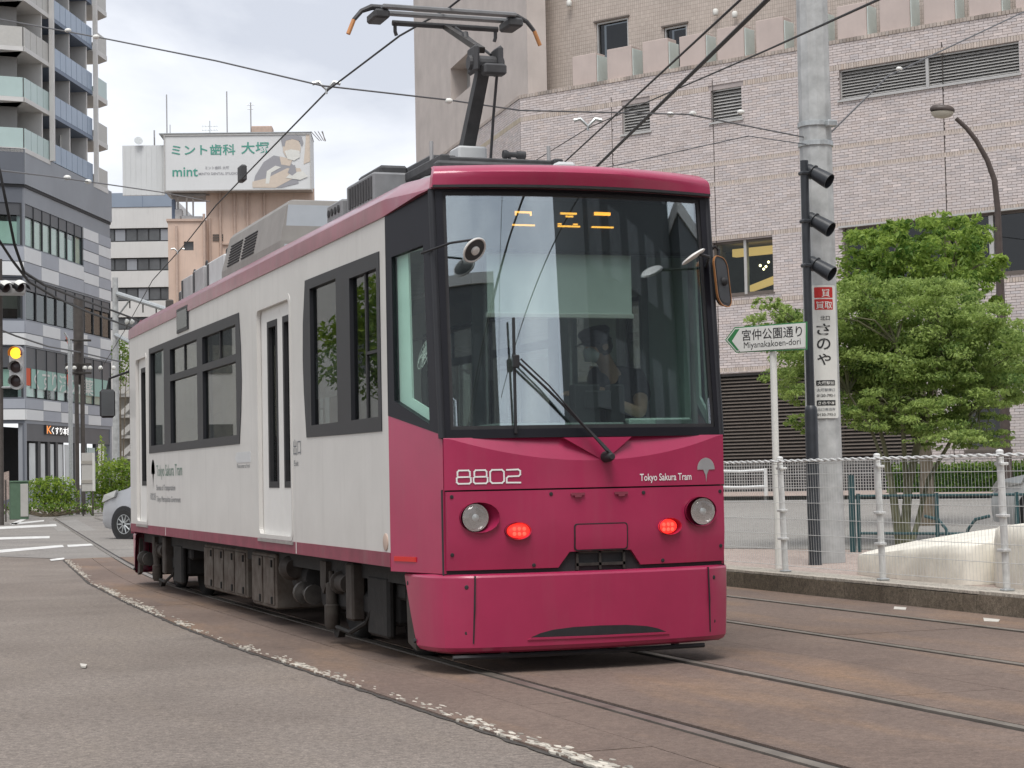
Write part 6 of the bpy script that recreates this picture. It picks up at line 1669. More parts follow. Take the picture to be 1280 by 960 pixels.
for px, pt_, th_ in ((206, 114, .05), (282, 110, .05), (312, 124, .05), (190, 159, .06), (210, 152, .03)):
    s = HO.at(px, 170)[0]; zt2 = HO.at(px, pt_)[1]; zb2 = zt_ + .15 if px > 200 else HO.at(px, 180)[1]
    A = obj('antenna_mast', MB().tube([(s, 1.2, zb2), (s, 1.2, zt2)], th_, 6), 'steel', HB, True)
an = MB(); s = HO.at(260, 160)[0]; z = HO.at(260, 154)[1]; an.tube([(s, 1.2, zt_), (s, 1.2, HO.at(260, 147)[1])], .03, 6)
for dz in (0, .28): 
    an.tube([(s - .55, 1.2, z - dz), (s + .55, 1.2, z - dz)], .02, 5)
    for k in range(6): an.tube([(s - .5 + k * .2, .95, z - dz), (s - .5 + k * .2, 1.45, z - dz)], .012, 4)
obj('yagi_antenna', an, 'galv', HB, True)
an = MB(); s = HO.at(312, 128)[0]; z = HO.at(312, 127)[1]; an.tube([(s - .3, 1.2, z), (s + .25, 1.2, z)], .03, 5); an.tube([(s - .25, 1.2, z - .3), (s + .15, 1.2, z - .3)], .03, 5); obj('yagi_antenna', an, 'galv', HB, True)
s = HO.at(327, 165)[0]; obj('roof_hatch', MB().cbox(s - .75, s + .7, .5, 2, zt_ + .2, zt_ + .75, .04), 'peach_trim', HB, True)
s, z = HO.at(172, 176); obj('dish', MB().lathe((s, .3, z), (.3, -1, .3), [(.02, 0), (.18, .05), (.28, .12), (.3, .14)], 16), 'galv', HB, True)
rl_ = MB()
for k in range(4): rl_.tube([(hx1 + .1 + k * .25, -.1, zt_ + .2), (hx1 + .5 + k * .15, 3.6, zt_ + .2)], .03, 5)
rl_.tube([(hx1 + .9, -.1, zt_ + .2), (hx1 + .9, 3.8, zt_ + .2)], .04, 5); obj('walkway_grating', rl_, 'galv', HB, True)
# beige stair building beyond the tram
SB = frontal(150, 520, 128, 112); SBB = build_empty('stair_building', 'beige building with open zigzag stair flights behind the shrubs', 'building', SB)
x0, x1 = SB.at(142, 500)[0], SB.at(185, 500)[0]
obj('core_wall', MB().box(x0, x1, 1.5, 6, -1, SB.at(150, 470)[1]), 'stone_far', SBB, True)
for k in range(5):
    z = SB.at(150, 600 - k * 26)[1]
    obj('landing', MB().box(x0, x1, 0, 1.5, z, z + .2), 'balcony_beige', SBB, True)
    obj('flight', MB().prism([(x0 + .2, z + .2), (x0 + .7, z + .2), (x0 + 2.0, z + 1.35), (x0 + 1.5, z + 1.35)], m0(), -.1, .1), 'balcony_beige', SBB, True)

# ================================================================ masts, signals, street bits on the left
def mast(px, pyb, pyt, d, wpx): 
    b = atD(px, pyb, d); t = atD(px, pyt, d); return b, t, wpx * d / FPX
b, t, wd = mast(100.5, 612, 372, 74, 12)
TM = thing('tram_mast', 'dark twin-channel tramway mast standing among the shrubs', 'mast', (b.x, b.y, 0))
for k in (-1, 1):
    obj('channel', MB().cbox(b.x + k * wd * .3 - .07, b.x + k * wd * .3 + .07, b.y - .12, b.y + .12, 0, atD(100, 468, 74).z, .01), 'pole_dark', TM)
obj('upper_tube', MB().tube([(b.x + .0, b.y + .2, atD(100, 480, 74).z), (b.x + .02, b.y + .2, t.z)], .2, 12).smooth(), 'pole_dark', TM)
for py in (455, 466, 425): zz_ = atD(100, py, 74).z; obj('cross_arm', MB().cbox(b.x - .55, b.x + .45, b.y - .15, b.y - .05, zz_ - .04, zz_ + .04, .01), 'under_steel', TM)
for dx in (-.45, -.2, .2, .4, .8, 1.3): zz_ = atD(100, 462, 74).z; obj('insulator', MB().lathe((b.x + dx, b.y - .1, zz_), (0, 0, 1), [(.03, 0), (.09, .04), (.09, .1), (.03, .16)], 10), 'insulator', TM)
obj('terminal_wire', MB().tube([(b.x - .5, b.y - .1, atD(100, 418, 74).z), (b.x - .35, b.y - .15, atD(100, 440, 74).z), (b.x - .45, b.y - .1, atD(100, 470, 74).z), (b.x - .4, b.y - .1, atD(100, 490, 74).z)], .035, 6), 'orange_paint', TM)
b2 = atD(89, 612, 73); SM = thing('cable_mast', 'slim pale steel pole beside the twin-channel mast', 'pole', (b2.x, b2.y, 0))
obj('shaft', MB().tube([(b2.x, b2.y, 0), (b2.x, b2.y, atD(87, 425, 73).z)], .085, 10).smooth(), 'galv', SM)
obj('bracket', MB().tube([(b2.x, b2.y, atD(87, 427, 73).z), (b2.x - .1, b2.y, atD(87, 420, 73).z), (b2.x - .2, b2.y, atD(87, 415, 73).z)], .04, 6), 'galv', SM)
b3 = atD(145, 600, 82); t3 = atD(144, 347, 82); CM = thing('catenary_mast', 'grey steel mast with a pale lattice arm reaching over the tracks', 'mast', (b3.x, b3.y, 0))
obj('shaft', MB().tube([(b3.x, b3.y, 0), (t3.x, t3.y, t3.z)], [.16, .12], 10).smooth(), 'concrete_pole', CM)
a1, a2 = atD(146, 367, 82), atD(212, 388, 80)
obj('arm', MB().tube([a1, a2], .11, 8).smooth(), 'galv', CM)
for f_ in (.25, .5, .75): p = a1.lerp(a2, f_); obj('hanger', MB().tube([p, p + Vector((0, 0, -.45))], .03, 6), 'under_steel', CM)
obj('arm_brace', MB().tube([atD(145, 398, 82), a1.lerp(a2, .28)], .04, 6), 'galv', CM)
a3, a4 = atD(144, 418, 82), atD(172, 432, 80); obj('lower_arm', MB().tube([a3, a4], .10, 8).smooth(), 'galv', CM)
for f_ in (.3, .6): obj('insulator', MB().lathe(atD(150 + 20 * f_, 402, 82), (1, 0, 0), [(.04, 0), (.12, .04), (.12, .1), (.04, .2)], 10), 'insulator', CM)
obj('arm_lamp', MB().cbox(a2.x - .15, a2.x + .15, a2.y - .15, a2.y + .15, a2.z - .1, a2.z + .45, .05), 'pole_dark', CM)
# traffic signals
pd_ = 57.0; lpb = atD(1, 655, pd_); SP_ = thing('signal_post', 'dark post at the kerb carrying traffic signals', 'post', (lpb.x, lpb.y, 0))
obj('shaft', MB().tube([(lpb.x, lpb.y, 0), (lpb.x, lpb.y, atD(1, 322, pd_).z)], .10, 10).smooth(), 'pole_dark', SP_)
obj('arm', MB().tube([(lpb.x, lpb.y, atD(1, 484, pd_).z), atD(14, 484, pd_)], .035, 8), 'galv', SP_)
obj('arm', MB().tube([(lpb.x, lpb.y, atD(1, 365, pd_).z), atD(-14, 365, pd_)], .035, 8), 'galv', SP_)
sgp = atD(20, 459, pd_); right = Vector((CR.x, CR.y, 0)).normalized(); back = Vector((CF.x, CF.y, 0)).normalized()
TS_ = thing('traffic_signal', 'upright three-lamp traffic signal showing amber at the top', 'traffic light', (sgp.x, sgp.y, sgp.z - .65))
def mSg(u, v, d): return tuple(sgp + right * u + Vector((0, 0, v)) + back * d)
obj('housing', MB().prism(rrect(-.20, .20, -.66, .64, .18, 5), mSg, 0, .2), 'signal_grey', TS_)
for k, (v, m_) in enumerate(((.42, 'signal_amber'), (.0, 'signal_off'), (-.42, 'signal_off'))):
    L_ = obj('lamp', MB().lathe(mSg(0, v, 0), -back, [(.165, 0), (.165, .02), (.12, .04), (.001, .05)], 20).smooth(50), m_, TS_)
    hood = MB(); n = 14
    pr = [[mSg(.19 * math.cos(a), v + .19 * math.sin(a), d) for a in [R(-25 + 230 * i / n) for i in range(n + 1)]] for d in (0, -.22)]
    vs_ = pr[0] + pr[1]; hood.add(vs_, [(i, i + 1, n + 2 + i, n + 1 + i) for i in range(n)])
    obj('hood', hood, 'signal_red_edge' if k == 0 else 'signal_grey', L_)
sg2 = atD(8, 360, pd_)
T2 = thing('traffic_signal', 'horizontal traffic signal seen side-on with three black hoods and a white top', 'traffic light', (sg2.x, sg2.y, sg2.z - .2))
obj('housing', MB().cbox(sg2.x - .75, sg2.x + .55, sg2.y - .1, sg2.y + .12, sg2.z - .22, sg2.z + .22, .06), 'signal_grey', T2)
for k in range(3):
    c = sg2 + right * (-.42 + .42 * k) - back * .12
    L_ = obj('lamp', MB().lathe(c, -back, [(.15, 0), (.15, .02), (.001, .03)], 18), 'signal_off', T2)
    n = 14; ax = (-back * 1.0 + right * .6 + Vector((0, 0, -.35))).normalized()
    vs_ = [tuple(c + right * (.2 * math.cos(a)) + Vector((0, 0, .2 * math.sin(a)))) for a in [R(0 + 180 * i / n) for i in range(n + 1)]]
    vs_ += [tuple(Vector(v) + ax * .45) for v in vs_]
    obj('hood', MB().add(vs_, [(i, i + 1, n + 2 + i, n + 1 + i) for i in range(n)]), 'cable', L_)
    obj('hood_top', MB().add([tuple(Vector(v) + Vector((0, 0, .025))) for v in vs_], [(i, i + 1, n + 2 + i, n + 1 + i) for i in range(3, n - 3)]), 'sign_white', L_)
# notice boards and bin among the shrubs
q = atD(109, 612, 70); NB = thing('notice_board', 'tall pale notice board on posts beside the mast', 'notice board', (q.x, q.y, 0))
zt2, zb2 = atD(109, 566, 70).z, atD(109, 614, 70).z
obj('board', MB().prism(rect(-.20, .20, zb2, zt2), lambda u, v, d: tuple(Vector((q.x, q.y, 0)) + right * u + back * d + Vector((0, 0, v))), 0, .06), 'balcony_beige', NB)
obj('edge', MB().prism(rect(.20, .28, zb2, zt2), lambda u, v, d: tuple(Vector((q.x, q.y, 0)) + right * u + back * d + Vector((0, 0, v))), -.02, .1), 'sign_white', NB)
for u in (-.15, .2): obj('post', MB().tube([Vector((q.x, q.y, 0)) + right * u, Vector((q.x, q.y, zb2)) + right * u], .035, 6), 'pole_dark', NB)
for v in (.25, .75): obj('rail', MB().prism(rect(-.22, .2, zb2 + (zt2 - zb2) * v - .06, zb2 + (zt2 - zb2) * v + .06), lambda u, v, d: tuple(Vector((q.x, q.y, 0)) + right * u + back * d + Vector((0, 0, v))), -.02, .0), 'stone_far', NB)
q2 = atD(7, 610, 62); FS = thing('footpath_sign', 'small pinkish notice panel on a short post by the planting', 'sign', (q2.x, q2.y, 0))
obj('plate', MB().prism(rect(-.11, .11, atD(7, 625, 62).z, atD(7, 590, 62).z), lambda u, v, d: tuple(Vector((q2.x, q2.y, 0)) + right * u + back * d + Vector((0, 0, v + u * .3))), 0, .04), 'pavement_pink', FS)
obj('post', MB().tube([(q2.x, q2.y, 0), (q2.x, q2.y, atD(7, 600, 62).z)], .03, 6), 'pole_dark', FS)
q3 = atD(24, 620, 66); BN = thing('cabinet', 'low green street cabinet with a pale door beside the shrubs', 'cabinet', (q3.x, q3.y, 0))
obj('body', MB().cbox(q3.x - .32, q3.x + .3, q3.y - .2, q3.y + .2, 0, atD(24, 603, 66).z, .02), 'bin_green', BN)
obj('door', MB().cbox(q3.x + .02, q3.x + .28, q3.y - .225, q3.y - .2, .1, atD(24, 605, 66).z, .01), 'balcony_beige', BN)
obj('cap', MB().cbox(q3.x - .34, q3.x + .32, q3.y - .22, q3.y + .22, atD(24, 603, 66).z, atD(24, 602, 66).z + .03, .01), 'bin_green', BN)
# shrubs
def shrub(label, blobs, base, n, size, seed, leaf='leaf_bush', tone=(.0, .9), name='shrub', cat_='shrub', grp=None):
    rg_ = random.Random(seed); t = thing(name, label, cat_, base, 0, grp)
    st = MB(); lv_ = MB()
    for c, r in blobs:
        st.tube([(base[0], base[1], base[2]), (c[0], c[1], c[2])], [.05, .02], 5)
        v = r[0] * r[1] * r[2]
        leaves(lv_, c, r, int(n * v ** .66), size, rg_, .45, tone)
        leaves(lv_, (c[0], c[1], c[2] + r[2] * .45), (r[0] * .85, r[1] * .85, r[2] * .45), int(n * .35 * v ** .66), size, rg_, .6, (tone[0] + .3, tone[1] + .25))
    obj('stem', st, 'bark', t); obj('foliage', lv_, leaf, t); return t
def pxblob(px, py, d, w_, h_): 
    k = d / FPX; return (tuple(atD(px, py, d)), (w_ * k, w_ * k, h_ * k))
def base_at(px, d): p = atD(px, 640, d); return (p.x, p.y, 0)
shrub('rounded green shrub between the cabinet and the mast', [pxblob(x, y, 72, w_, h_) for x, y, w_, h_ in ((46, 616, 15, 20), (62, 611, 20, 17), (80, 614, 16, 20), (55, 628, 20, 14), (72, 628, 20, 14), (90, 622, 10, 16))], base_at(64, 72), 900, .14, 31)
shrub('tall light green shrub behind the silver car', [pxblob(x, y, 76, w_, h_) for x, y, w_, h_ in ((125, 602, 18, 24), (140, 596, 18, 24), (155, 594, 16, 24), (132, 620, 20, 20), (150, 618, 18, 22), (118, 620, 12, 18), (168, 600, 18, 26), (185, 605, 18, 24))], base_at(140, 76), 900, .14, 32)
shrub('slim pointed conifer sapling above the shrubs', [pxblob(x, y, 79, w_, h_) for x, y, w_, h_ in ((127, 552, 3.5, 8), (127, 565, 8, 10), (129, 580, 11, 12), (140, 585, 9, 10))], base_at(128, 79), 700, .12, 33, tone=(.35, 1.0), cat_='tree', name='conifer_sapling')
gc = shrub('low leafy ground cover along the planted strip', [pxblob(x, 633 + (i % 3) * 2, 70, 10, 7) for i, x in enumerate(range(-10, 130, 9))], base_at(60, 70), 420, .13, 34, tone=(-.1, .5), name='ground_cover', cat_='plants')
# planting strip kerb
kk = [atZ(-40, 643, .01), atZ(130, 637, .01), atZ(130, 634, .01), atZ(-40, 640, .01)]
o = obj('planting_kerb', MB().add([(p.x, p.y, 0) for p in kk] + [(p.x, p.y, .12) for p in kk], [(4, 5, 6, 7), (0, 1, 5, 4), (1, 2, 6, 5), (2, 3, 7, 6), (3, 0, 4, 7)]), 'concrete'); o['kind'] = 'structure'
# far street tree seen past the mast
shrub('dark street tree between the buildings', [pxblob(x, y, 110, w_, h_) for x, y, w_, h_ in ((150, 440, 12, 22), (158, 460, 12, 24), (148, 470, 8, 18))], base_at(152, 110), 420, .2, 35, tone=(.0, .6), name='street_tree', cat_='tree')
# ================================================================ cars
def car(name, label, paint, loc, heading, kind):
    t = thing(name, label, 'car', loc, heading)
    L_, W, hgt, hb, x_ws0, x_ws1 = kind   # length, half width, roof height, bonnet height, windscreen foot and head (from the nose)
    st = [(0.0, .72, .30, .62), (.06, .86, .24, hb * .72), (.35, .96, .20, hb * .88), (.75, 1.0, .20, hb * .95), (x_ws0, 1.0, .20, hb), (L_ * .5, 1.0, .20, hb + .02), (L_ - .5, 1.0, .20, hb + .04), (L_ - .08, .95, .24, hb + .03), (L_, .85, .34, hb - .1)]
    rings = []
    for x, k, z0, z1 in st:
        w_ = W * k; rings.append([(-x, -w_ * .92, z0), (-x, w_ * .92, z0), (-x, w_, z0 + .12), (-x, w_, z0 + (z1 - z0) * .6), (-x, w_ * .95, z1 - .05), (-x, w_ * .80, z1), (-x, -w_ * .80, z1), (-x, -w_ * .95, z1 - .05), (-x, -w_, z0 + (z1 - z0) * .6), (-x, -w_, z0 + .12)])
    obj('body', MB().loft(rings).smooth(38), paint, t, True)
    gh = []
    for x, k, z0, z1 in ((x_ws0 - .05, .90, hb - .05, hb + .0), (x_ws0 + .25, .92, hb - .05, hb + .2), (x_ws1, .90, hb - .05, hgt - .04), (x_ws1 + .6, .90, hb - .05, hgt), (L_ - .9, .88, hb - .05, hgt - .02), (L_ - .25, .86, hb - .05, hgt - .12), (L_ - .05, .84, hb - .05, hb + .1)):
        w_ = W * k; gh.append([(-x, -w_, z0), (-x, w_, z0), (-x, w_ * .97, z0 + (z1 - z0) * .5), (-x, w_ * .84, z1 - .02), (-x, w_ * .70, z1), (-x, -w_ * .70, z1), (-x, -w_ * .84, z1 - .02), (-x, -w_ * .97, z0 + (z1 - z0) * .5)])
    obj('cabin', MB().loft(gh).smooth(38), paint, t, True)
    for s in (-1, 1):
        f = lambda u, v, d: (-u, s * (W * .905 - (v - hb) * .10 + d), v)
        wn_ = [(x_ws0 + .35, hb + .06), (x_ws1 + .10, hgt - .13), (L_ * .52, hgt - .10), (L_ * .52, hb + .06)]
        obj('side_window', MB().prism(wn_, f, -.01, .012), 'office_pane', t, True)
        obj('side_window', MB().prism([(L_ * .54, hb + .06), (L_ * .54, hgt - .10), (L_ - .75, hgt - .13), (L_ - .45, hb + .10)], f, -.01, .012), 'office_pane', t, True)
        obj('headlight', MB().prism([(.06, hb * .70), (.16, hb * .84), (.62, hb * .93), (.55, hb * .80)], lambda u, v, d: (-u, s * (W * (.86 + .14 * min(1, u / .5)) + d), v), -.05, .012), 'lens', t, True)
        for x in (.84, L_ - .86):
            obj('wheel_arch', MB().lathe((-x, s * (W - .12), .32), (0, s, 0), [(.385, 0), (.385, .128), (.36, .130), (.001, .130)], 26), 'rubber', t, True)
            Wl = obj('wheel', MB().lathe((-x, s * (W - .08), .315), (0, s, 0), [(.20, -.1), (.30, -.1), (.315, -.06), (.315, .07), (.30, .095), (.215, .10), (.205, .07)], 28).smooth(40), 'tyre', t, True)
            rim = MB().lathe((-x, s * (W - .08), .315), (0, s, 0), [(.208, .05), (.208, .095), (.195, .095), (.19, .055), (.001, .05)], 24)
            for k in range(10):
                a = 2 * math.pi * k / 10; d0 = Vector((math.cos(a), 0, math.sin(a))); pp = Vector((-x, s * (W + .005), .315)); rim.tube([pp + d0 * .03, pp + d0 * .195], [.022, .014], 5)
            obj('rim', rim, 'galv', Wl, True)
    obj('windscreen', MB().add([(-(x_ws0 + .02), -W * .80, hb + .03), (-(x_ws0 + .02), W * .80, hb + .03), (-(x_ws1 - .02), W * .68, hgt - .03), (-(x_ws1 - .02), -W * .68, hgt - .03)], [(0, 1, 2, 3)]), 'office_pane', t, True)
    obj('grille', MB().cbox(-.02, .012, -W * .45, W * .45, .42, .58, .01), 'rubber', t, True)
    obj('bumper_trim', MB().cbox(-.06, .02, -W * .6, W * .6, .26, .36, .02), 'rubber', t, True)
    return t
fw_ = atZ(151, 676, 0); hd_ = Vector((-.576, .816)); ang = math.atan2(hd_.y, hd_.x)
# place so that the near front wheel stands where the photograph shows it
off = Vector((math.cos(ang), math.sin(ang))) * .84 + Vector((-math.sin(ang), math.cos(ang))) * (-.80)
car('minivan', 'silver minivan crossing behind the tram, only its nose and front wheel showing', 'car_silver', (fw_.x + off.x + .25, fw_.y + off.y + .9, .007), ang, (4.6, .86, 1.72, 1.12, .95, 1.75))
wc = atD(1300, 640, 27); 
car('parked_car', 'white car parked on the street beyond the stone seats', 'car_white', (wc.x - .3, wc.y + .3, .19), math.atan2(-FAC.ry, -FAC.rx), (4.2, .84, 1.5, .95, 1.0, 1.8))

# ================================================================ overhead wires
def wire(label, pts, r, m_='cable', sag=0.0, cat_='wire', n=14, name='overhead_wire'):
    P_ = [Vector(p) for p in pts]
    if len(P_) == 2:
        a, b = P_; P_ = [a.lerp(b, i / n) + Vector((0, 0, -sag * 4 * (i / n) * (1 - i / n))) for i in range(n + 1)]
    o = obj(name, MB().tube(P_, r, 6).smooth(60), m_); return tag(o, label, cat_)
W1 = [(-.1, -14, 4.75), (-.02, -4, 4.75), (0, 2.9, 4.745), (-.03, 4.1, 4.80), (-.05, 6.35, 4.80), (.13, 9.5, 4.80), (.39, 14, 4.80), (.72, 18, 4.80), (1.1, 23.5, 4.80), (2.3, 35, 4.8), (4, 52, 4.8)]
wire('contact wire touching the tram pantograph above the track', W1, .0085, 'cable')
W2 = [atD(1150, -24, 11), atD(1097, 0, 12), atD(960, 62, 17.5), atD(840, 114, 26), atD(735, 160, 34), atD(672, 199, 44), atD(600, 240, 60)]
W2 = [W2[0] + (W2[0] - W2[1]) * 6] + W2 + [W2[-1] + (W2[-1] - W2[-2]) * 1.2]
wire('contact wire slung over the second track', W2, .009, 'cable')
wire('thick black feeder cable crossing above the tram roof', [atD(1010, -50, 14).lerp(atD(742, 212, 30), t) for t in (-1.4, -.6, 0, .5, 1.0, 1.35)], .021, 'cable')
wire('thin black cable running parallel to the thick feeder', [atD(960, -32, 15).lerp(atD(701, 207, 32), t) for t in (-1.3, -.6, 0, .5, 1.0, 1.35)], .012, 'cable')
bandp = Vector((CPX.x, CPX.y, 4.85))
ins_pts = []
sa = atD(410, 108, (Vector((-.05, 6.4, 4.8)) - CP).dot(CF)); left_end = atD(-30, 10, 30); 
span_r = wire('pale span wire from the concrete pole across the tracks to the left', [bandp + Vector((-.18, -.05, .05)), atD(860, 143, 19.3), atD(650, 138, 18.6), atD(561, 125, 18), atD(402, 107, 17.6), atD(270, 76, 19), atD(130, 48, 21), atD(0, 24, 24), atD(-60, 12, 25)], .008, 'cable_grey')
wire('thin stay wire from the pole towards the tram roof', [bandp + Vector((-.18, -.1, -.04)), atD(935, 170, 20), atD(800, 200, 22), atD(640, 235, 25)], .006, 'cable_grey')
wire('stay wire from the pole up to the brick building', [bandp + Vector((.19, .0, .12)), atD(1110, 95, 22), atD(1290, 10, 26)], .010, 'cable_grey')
def ins(label, p, d=(1, 0, 0), s=1.0):
    o = obj('insulator', MB().lathe(p, d, [(.012 * s, -.06 * s), (.03 * s, -.045 * s), (.042 * s, -.02 * s), (.042 * s, .02 * s), (.03 * s, .045 * s), (.012 * s, .06 * s)], 12).smooth(50), 'insulator'); return tag(o, label, 'insulator', 'insulators on the span wires')
for px, py, d, lb_ in ((561, 126, 18, 'small white insulator on the span wire against the plain tower wall'), (838, 143, 19.3, 'left of two close white insulators on the span wire between the louvred windows'), (866, 142, 19.4, 'right of two close white insulators on the span wire between the louvred windows'), (926, 140, 19.6, 'white insulator on the span wire beside the square louvre next to the pole'), (1124, 86, 22.3, 'white insulator on the stay wire across the long louvre'), (120, 46, 21, 'white insulator on the span wire over the balcony end'), (85, 38, 22, 'white insulator on the span wire over the balcony column')):
    ins(lb_.replace('left of two', 'one of two').replace('right of two', 'other of two'), atD(px, py, d), (CR.x, CR.y, 0), .62)
def clampo(label, p, s=1.0):
    p = Vector(p)
    m = MB()
    for k in (-1, 1):
        m.tube([p, p + (CR * .07 * k + Vector((0, 0, .07))) * s, p + (CR * .13 * k + Vector((0, 0, .055))) * s], [.012 * s, .018 * s, .02 * s], 6)
    m.tube([p + Vector((0, 0, -.04)) * s, p], .012 * s, 6)
    o = obj('wire_clamp', m.smooth(), 'galv'); return tag(o, label, 'clamp')
clampo('pale forked clamp gripping the tram contact wire', atD(408, 112, (Vector((-.05, 6.4, 4.8)) - CP).dot(CF)), 1.0)
clampo('white forked clamp on the second contact wire before the bricks', atD(735, 158, 34), 1.9)
clampo('forked clamp on the contact wire against the peach building', (.80, 19.2, 4.80), .8)
o = obj('section_insulator', MB().cbox(.25, .33, 11.75, 11.95, 4.78, 4.98, .02), 'roof_dark'); tag(o, 'small dark box hanging on the tram contact wire', 'fitting')
wire('thick black cable sweeping down past the side-on signal', [atD(-8, 190, 50), atD(0, 215, 50), atD(8, 255, 50), atD(18, 305, 51), atD(30, 340, 52), atD(55, 356, 56), atD(95, 372, 64), atD(140, 388, 74), atD(172, 400, 80)], .042, 'cable')
wire('lower black cable joining the sweeping cable from the left edge', [atD(-8, 290, 50), atD(0, 302, 50), atD(15, 325, 51), atD(36, 352, 53), atD(70, 372, 60), atD(110, 390, 68), atD(172, 412, 80)], .038, 'cable')
wire('grey cable strung low across the chequered panels', [atD(-10, 408, 60), atD(20, 420, 62), atD(60, 433, 68), atD(98, 440, 74), atD(150, 452, 80)], .03, 'cable_grey')
wire('span wire high across the block cornice', [atD(-8, 212, 60), atD(60, 220, 70), atD(110, 227, 80), atD(200, 240, 100), atD(262, 252, 120)], .03, 'cable_grey')
ins('white insulator on the high span wire in front of the blue balcony rail', atD(84, 222, 75), (CR.x, CR.y, 0), 2.4)
ins('white insulator on the high span wire at the foot of the balcony column', atD(110, 227, 80), (CR.x, CR.y, 0), 2.4)

# ================================================================ driver
def skin_obj(name, chains, m_, parent, sub=2):
    """one continuous skinned surface grown from connected joints"""
    vs, es, rs, key = [], [], [], {}
    for ch in chains:
        pi = None
        for p, r in ch:
            p = Vector(p); k = tuple(round(c, 4) for c in p)
            if k not in key: key[k] = len(vs); vs.append(p); rs.append(r)
            i = key[k]
            if pi is not None and pi != i: es.append((pi, i))
            pi = i
    inv = WM[parent.name].inverted()
    me = bpy.data.meshes.new(name); me.from_pydata([tuple(inv @ v) for v in vs], es, []); me.materials.append(MATS[m_])
    o = bpy.data.objects.new(name, me); link(o, parent); WM[o.name] = WM[parent.name]
    md = o.modifiers.new('skin', 'SKIN'); md.use_smooth_shade = True
    for i, r in enumerate(rs):
        sv = me.skin_vertices[0].data[i]; sv.radius = (r, r) if not isinstance(r, tuple) else r; sv.use_root = (i == 0)
    s2 = o.modifiers.new('sub', 'SUBSURF'); s2.levels = sub; s2.render_levels = sub
    return o
PZ = .76
hip = Vector((.66, 1.36, 1.22)); chest = Vector((.60, 1.20, 1.72)); neck = Vector((.48, 1.10, 1.93)); head = Vector((.385, 1.03, 2.05)); top = Vector((.35, 1.01, 2.15))
DR = thing('person', 'driver in a dark navy short-sleeved uniform and cap, bent forward over the controls', 'person', (.60, 1.33, PZ))
shL = chest + Vector((-.16, -.03, .13)); shR = chest + Vector((.17, .02, .11))
elL, haL = Vector((.38, .96, 1.66)), Vector((.16, .84, 1.72))
elR, haR = Vector((.64, .92, 1.60)), Vector((.38, .80, 1.68))
kneeL, ftL = Vector((.44, .98, 1.20)), Vector((.44, 1.0, PZ + .06)); kneeR, ftR = Vector((.70, .98, 1.20)), Vector((.70, 1.0, PZ + .06))
waist = hip.lerp(chest, .5)
def hand(w, d):
    d = d.normalized(); side_ = Vector((d.y, -d.x, 0)).normalized(); ch = []
    palm = w + d * .05
    ch.append([(w, .026), (palm, (.036, .018))])
    for k, (o_, ln) in enumerate(((-.03, .065), (-.01, .078), (.01, .074), (.03, .058))):
        b = palm + d * .03 + side_ * o_
        ch.append([(palm, (.036, .018)), (b, .011), (b + d * ln * .5 + Vector((0, 0, -.012)), .0095), (b + d * ln + Vector((0, 0, -.04)), .008)])
    ch.append([(palm, (.036, .018)), (w + d * .035 + side_ * .045, .012), (w + d * .075 + side_ * .06 + Vector((0, 0, -.02)), .009)])
    return ch
body = [[(hip, .13), (waist, .125), (chest, .135), (neck, .058), (neck.lerp(head, .45), .056), (head + Vector((0, 0, -.045)), (.074, .082)), (head + Vector((.0, .0, .03)), (.078, .094)), (top, .062)],
        [(chest, .135), (shL, .07), (elL, .044), (haL, .030)], [(chest, .135), (shR, .07), (elR, .044), (haR, .030)],
        [(hip, .13), (hip + Vector((-.10, -.05, -.02)), .09), (kneeL, .062), (ftL, .045), (ftL + Vector((0, -.16, -.03)), .035)], [(hip, .13), (hip + Vector((.10, -.05, -.02)), .09), (kneeR, .062), (ftR, .045), (ftR + Vector((0, -.16, -.03)), .035)]]
body += hand(haL, haL - elL) + hand(haR, haR - elR)
BDY = skin_obj('body', body, 'skin', DR)
skin_obj('shirt', [[(hip + Vector((0, 0, .02)), .175), (waist, .185), (chest, .19), (chest.lerp(neck, .6), .095)], [(chest, .19), (shL, .095), (shL.lerp(elL, .62), .075)], [(chest, .19), (shR, .095), (shR.lerp(elR, .62), .075)]], 'uniform', DR)
skin_obj('trousers', [[(hip + Vector((0, 0, .04)), .155), (hip, .155), (hip + Vector((-.10, -.05, -.02)), .108), (kneeL, .082), (ftL + Vector((0, 0, .04)), .065)], [(hip, .155), (hip + Vector((.10, -.05, -.02)), .108), (kneeR, .082), (ftR + Vector((0, 0, .04)), .065)]], 'uniform', DR)
for f in (ftL, ftR): obj('shoe', MB().cbox(f.x - .05, f.x + .05, f.y - .22, f.y + .06, PZ + .002, PZ + .1, .03), 'rubber', DR)
look = Vector((-.90, -.28, -.45)).normalized()
hx = (top - head).normalized()
obj('cap', MB().lathe(head + hx * .035, hx, [(.094, 0), (.096, .03), (.112, .07), (.10, .085), (.001, .092)], 20).smooth(50), 'cap', DR)
lk = Vector((look.x, look.y, 0)).normalized(); sdv = Vector((-lk.y, lk.x, 0)); pk = MB(); n = 10
vs_ = []
for rr_ in (.088, .155):
    for i in range(n + 1):
        a = R(-60 + 120 * i / n); vs_.append(head + hx * (.035 - (.03 if rr_ > .1 else 0)) + (lk * math.cos(a) + sdv * math.sin(a)) * (rr_ if rr_ < .1 else rr_ * (.75 + .25 * math.cos(a))))
pk.add(vs_, [(i, i + 1, n + 2 + i, n + 1 + i) for i in range(n)]); obj('cap_peak', pk, 'cap', DR)
obj('hair', MB().lathe(head - lk * .02 + hx * (-.02), hx, [(.070, -.03), (.088, .0), (.092, .06)], 18).smooth(60), 'hair', DR)
fc_ = head + lk * .083
obj('face_mask', MB().lathe(head + lk * .062 + Vector((0, 0, -.05)), lk, [(.058, -.03), (.05, .02), (.03, .04), (.001, .046)], 16).smooth(60), 'mask', DR)
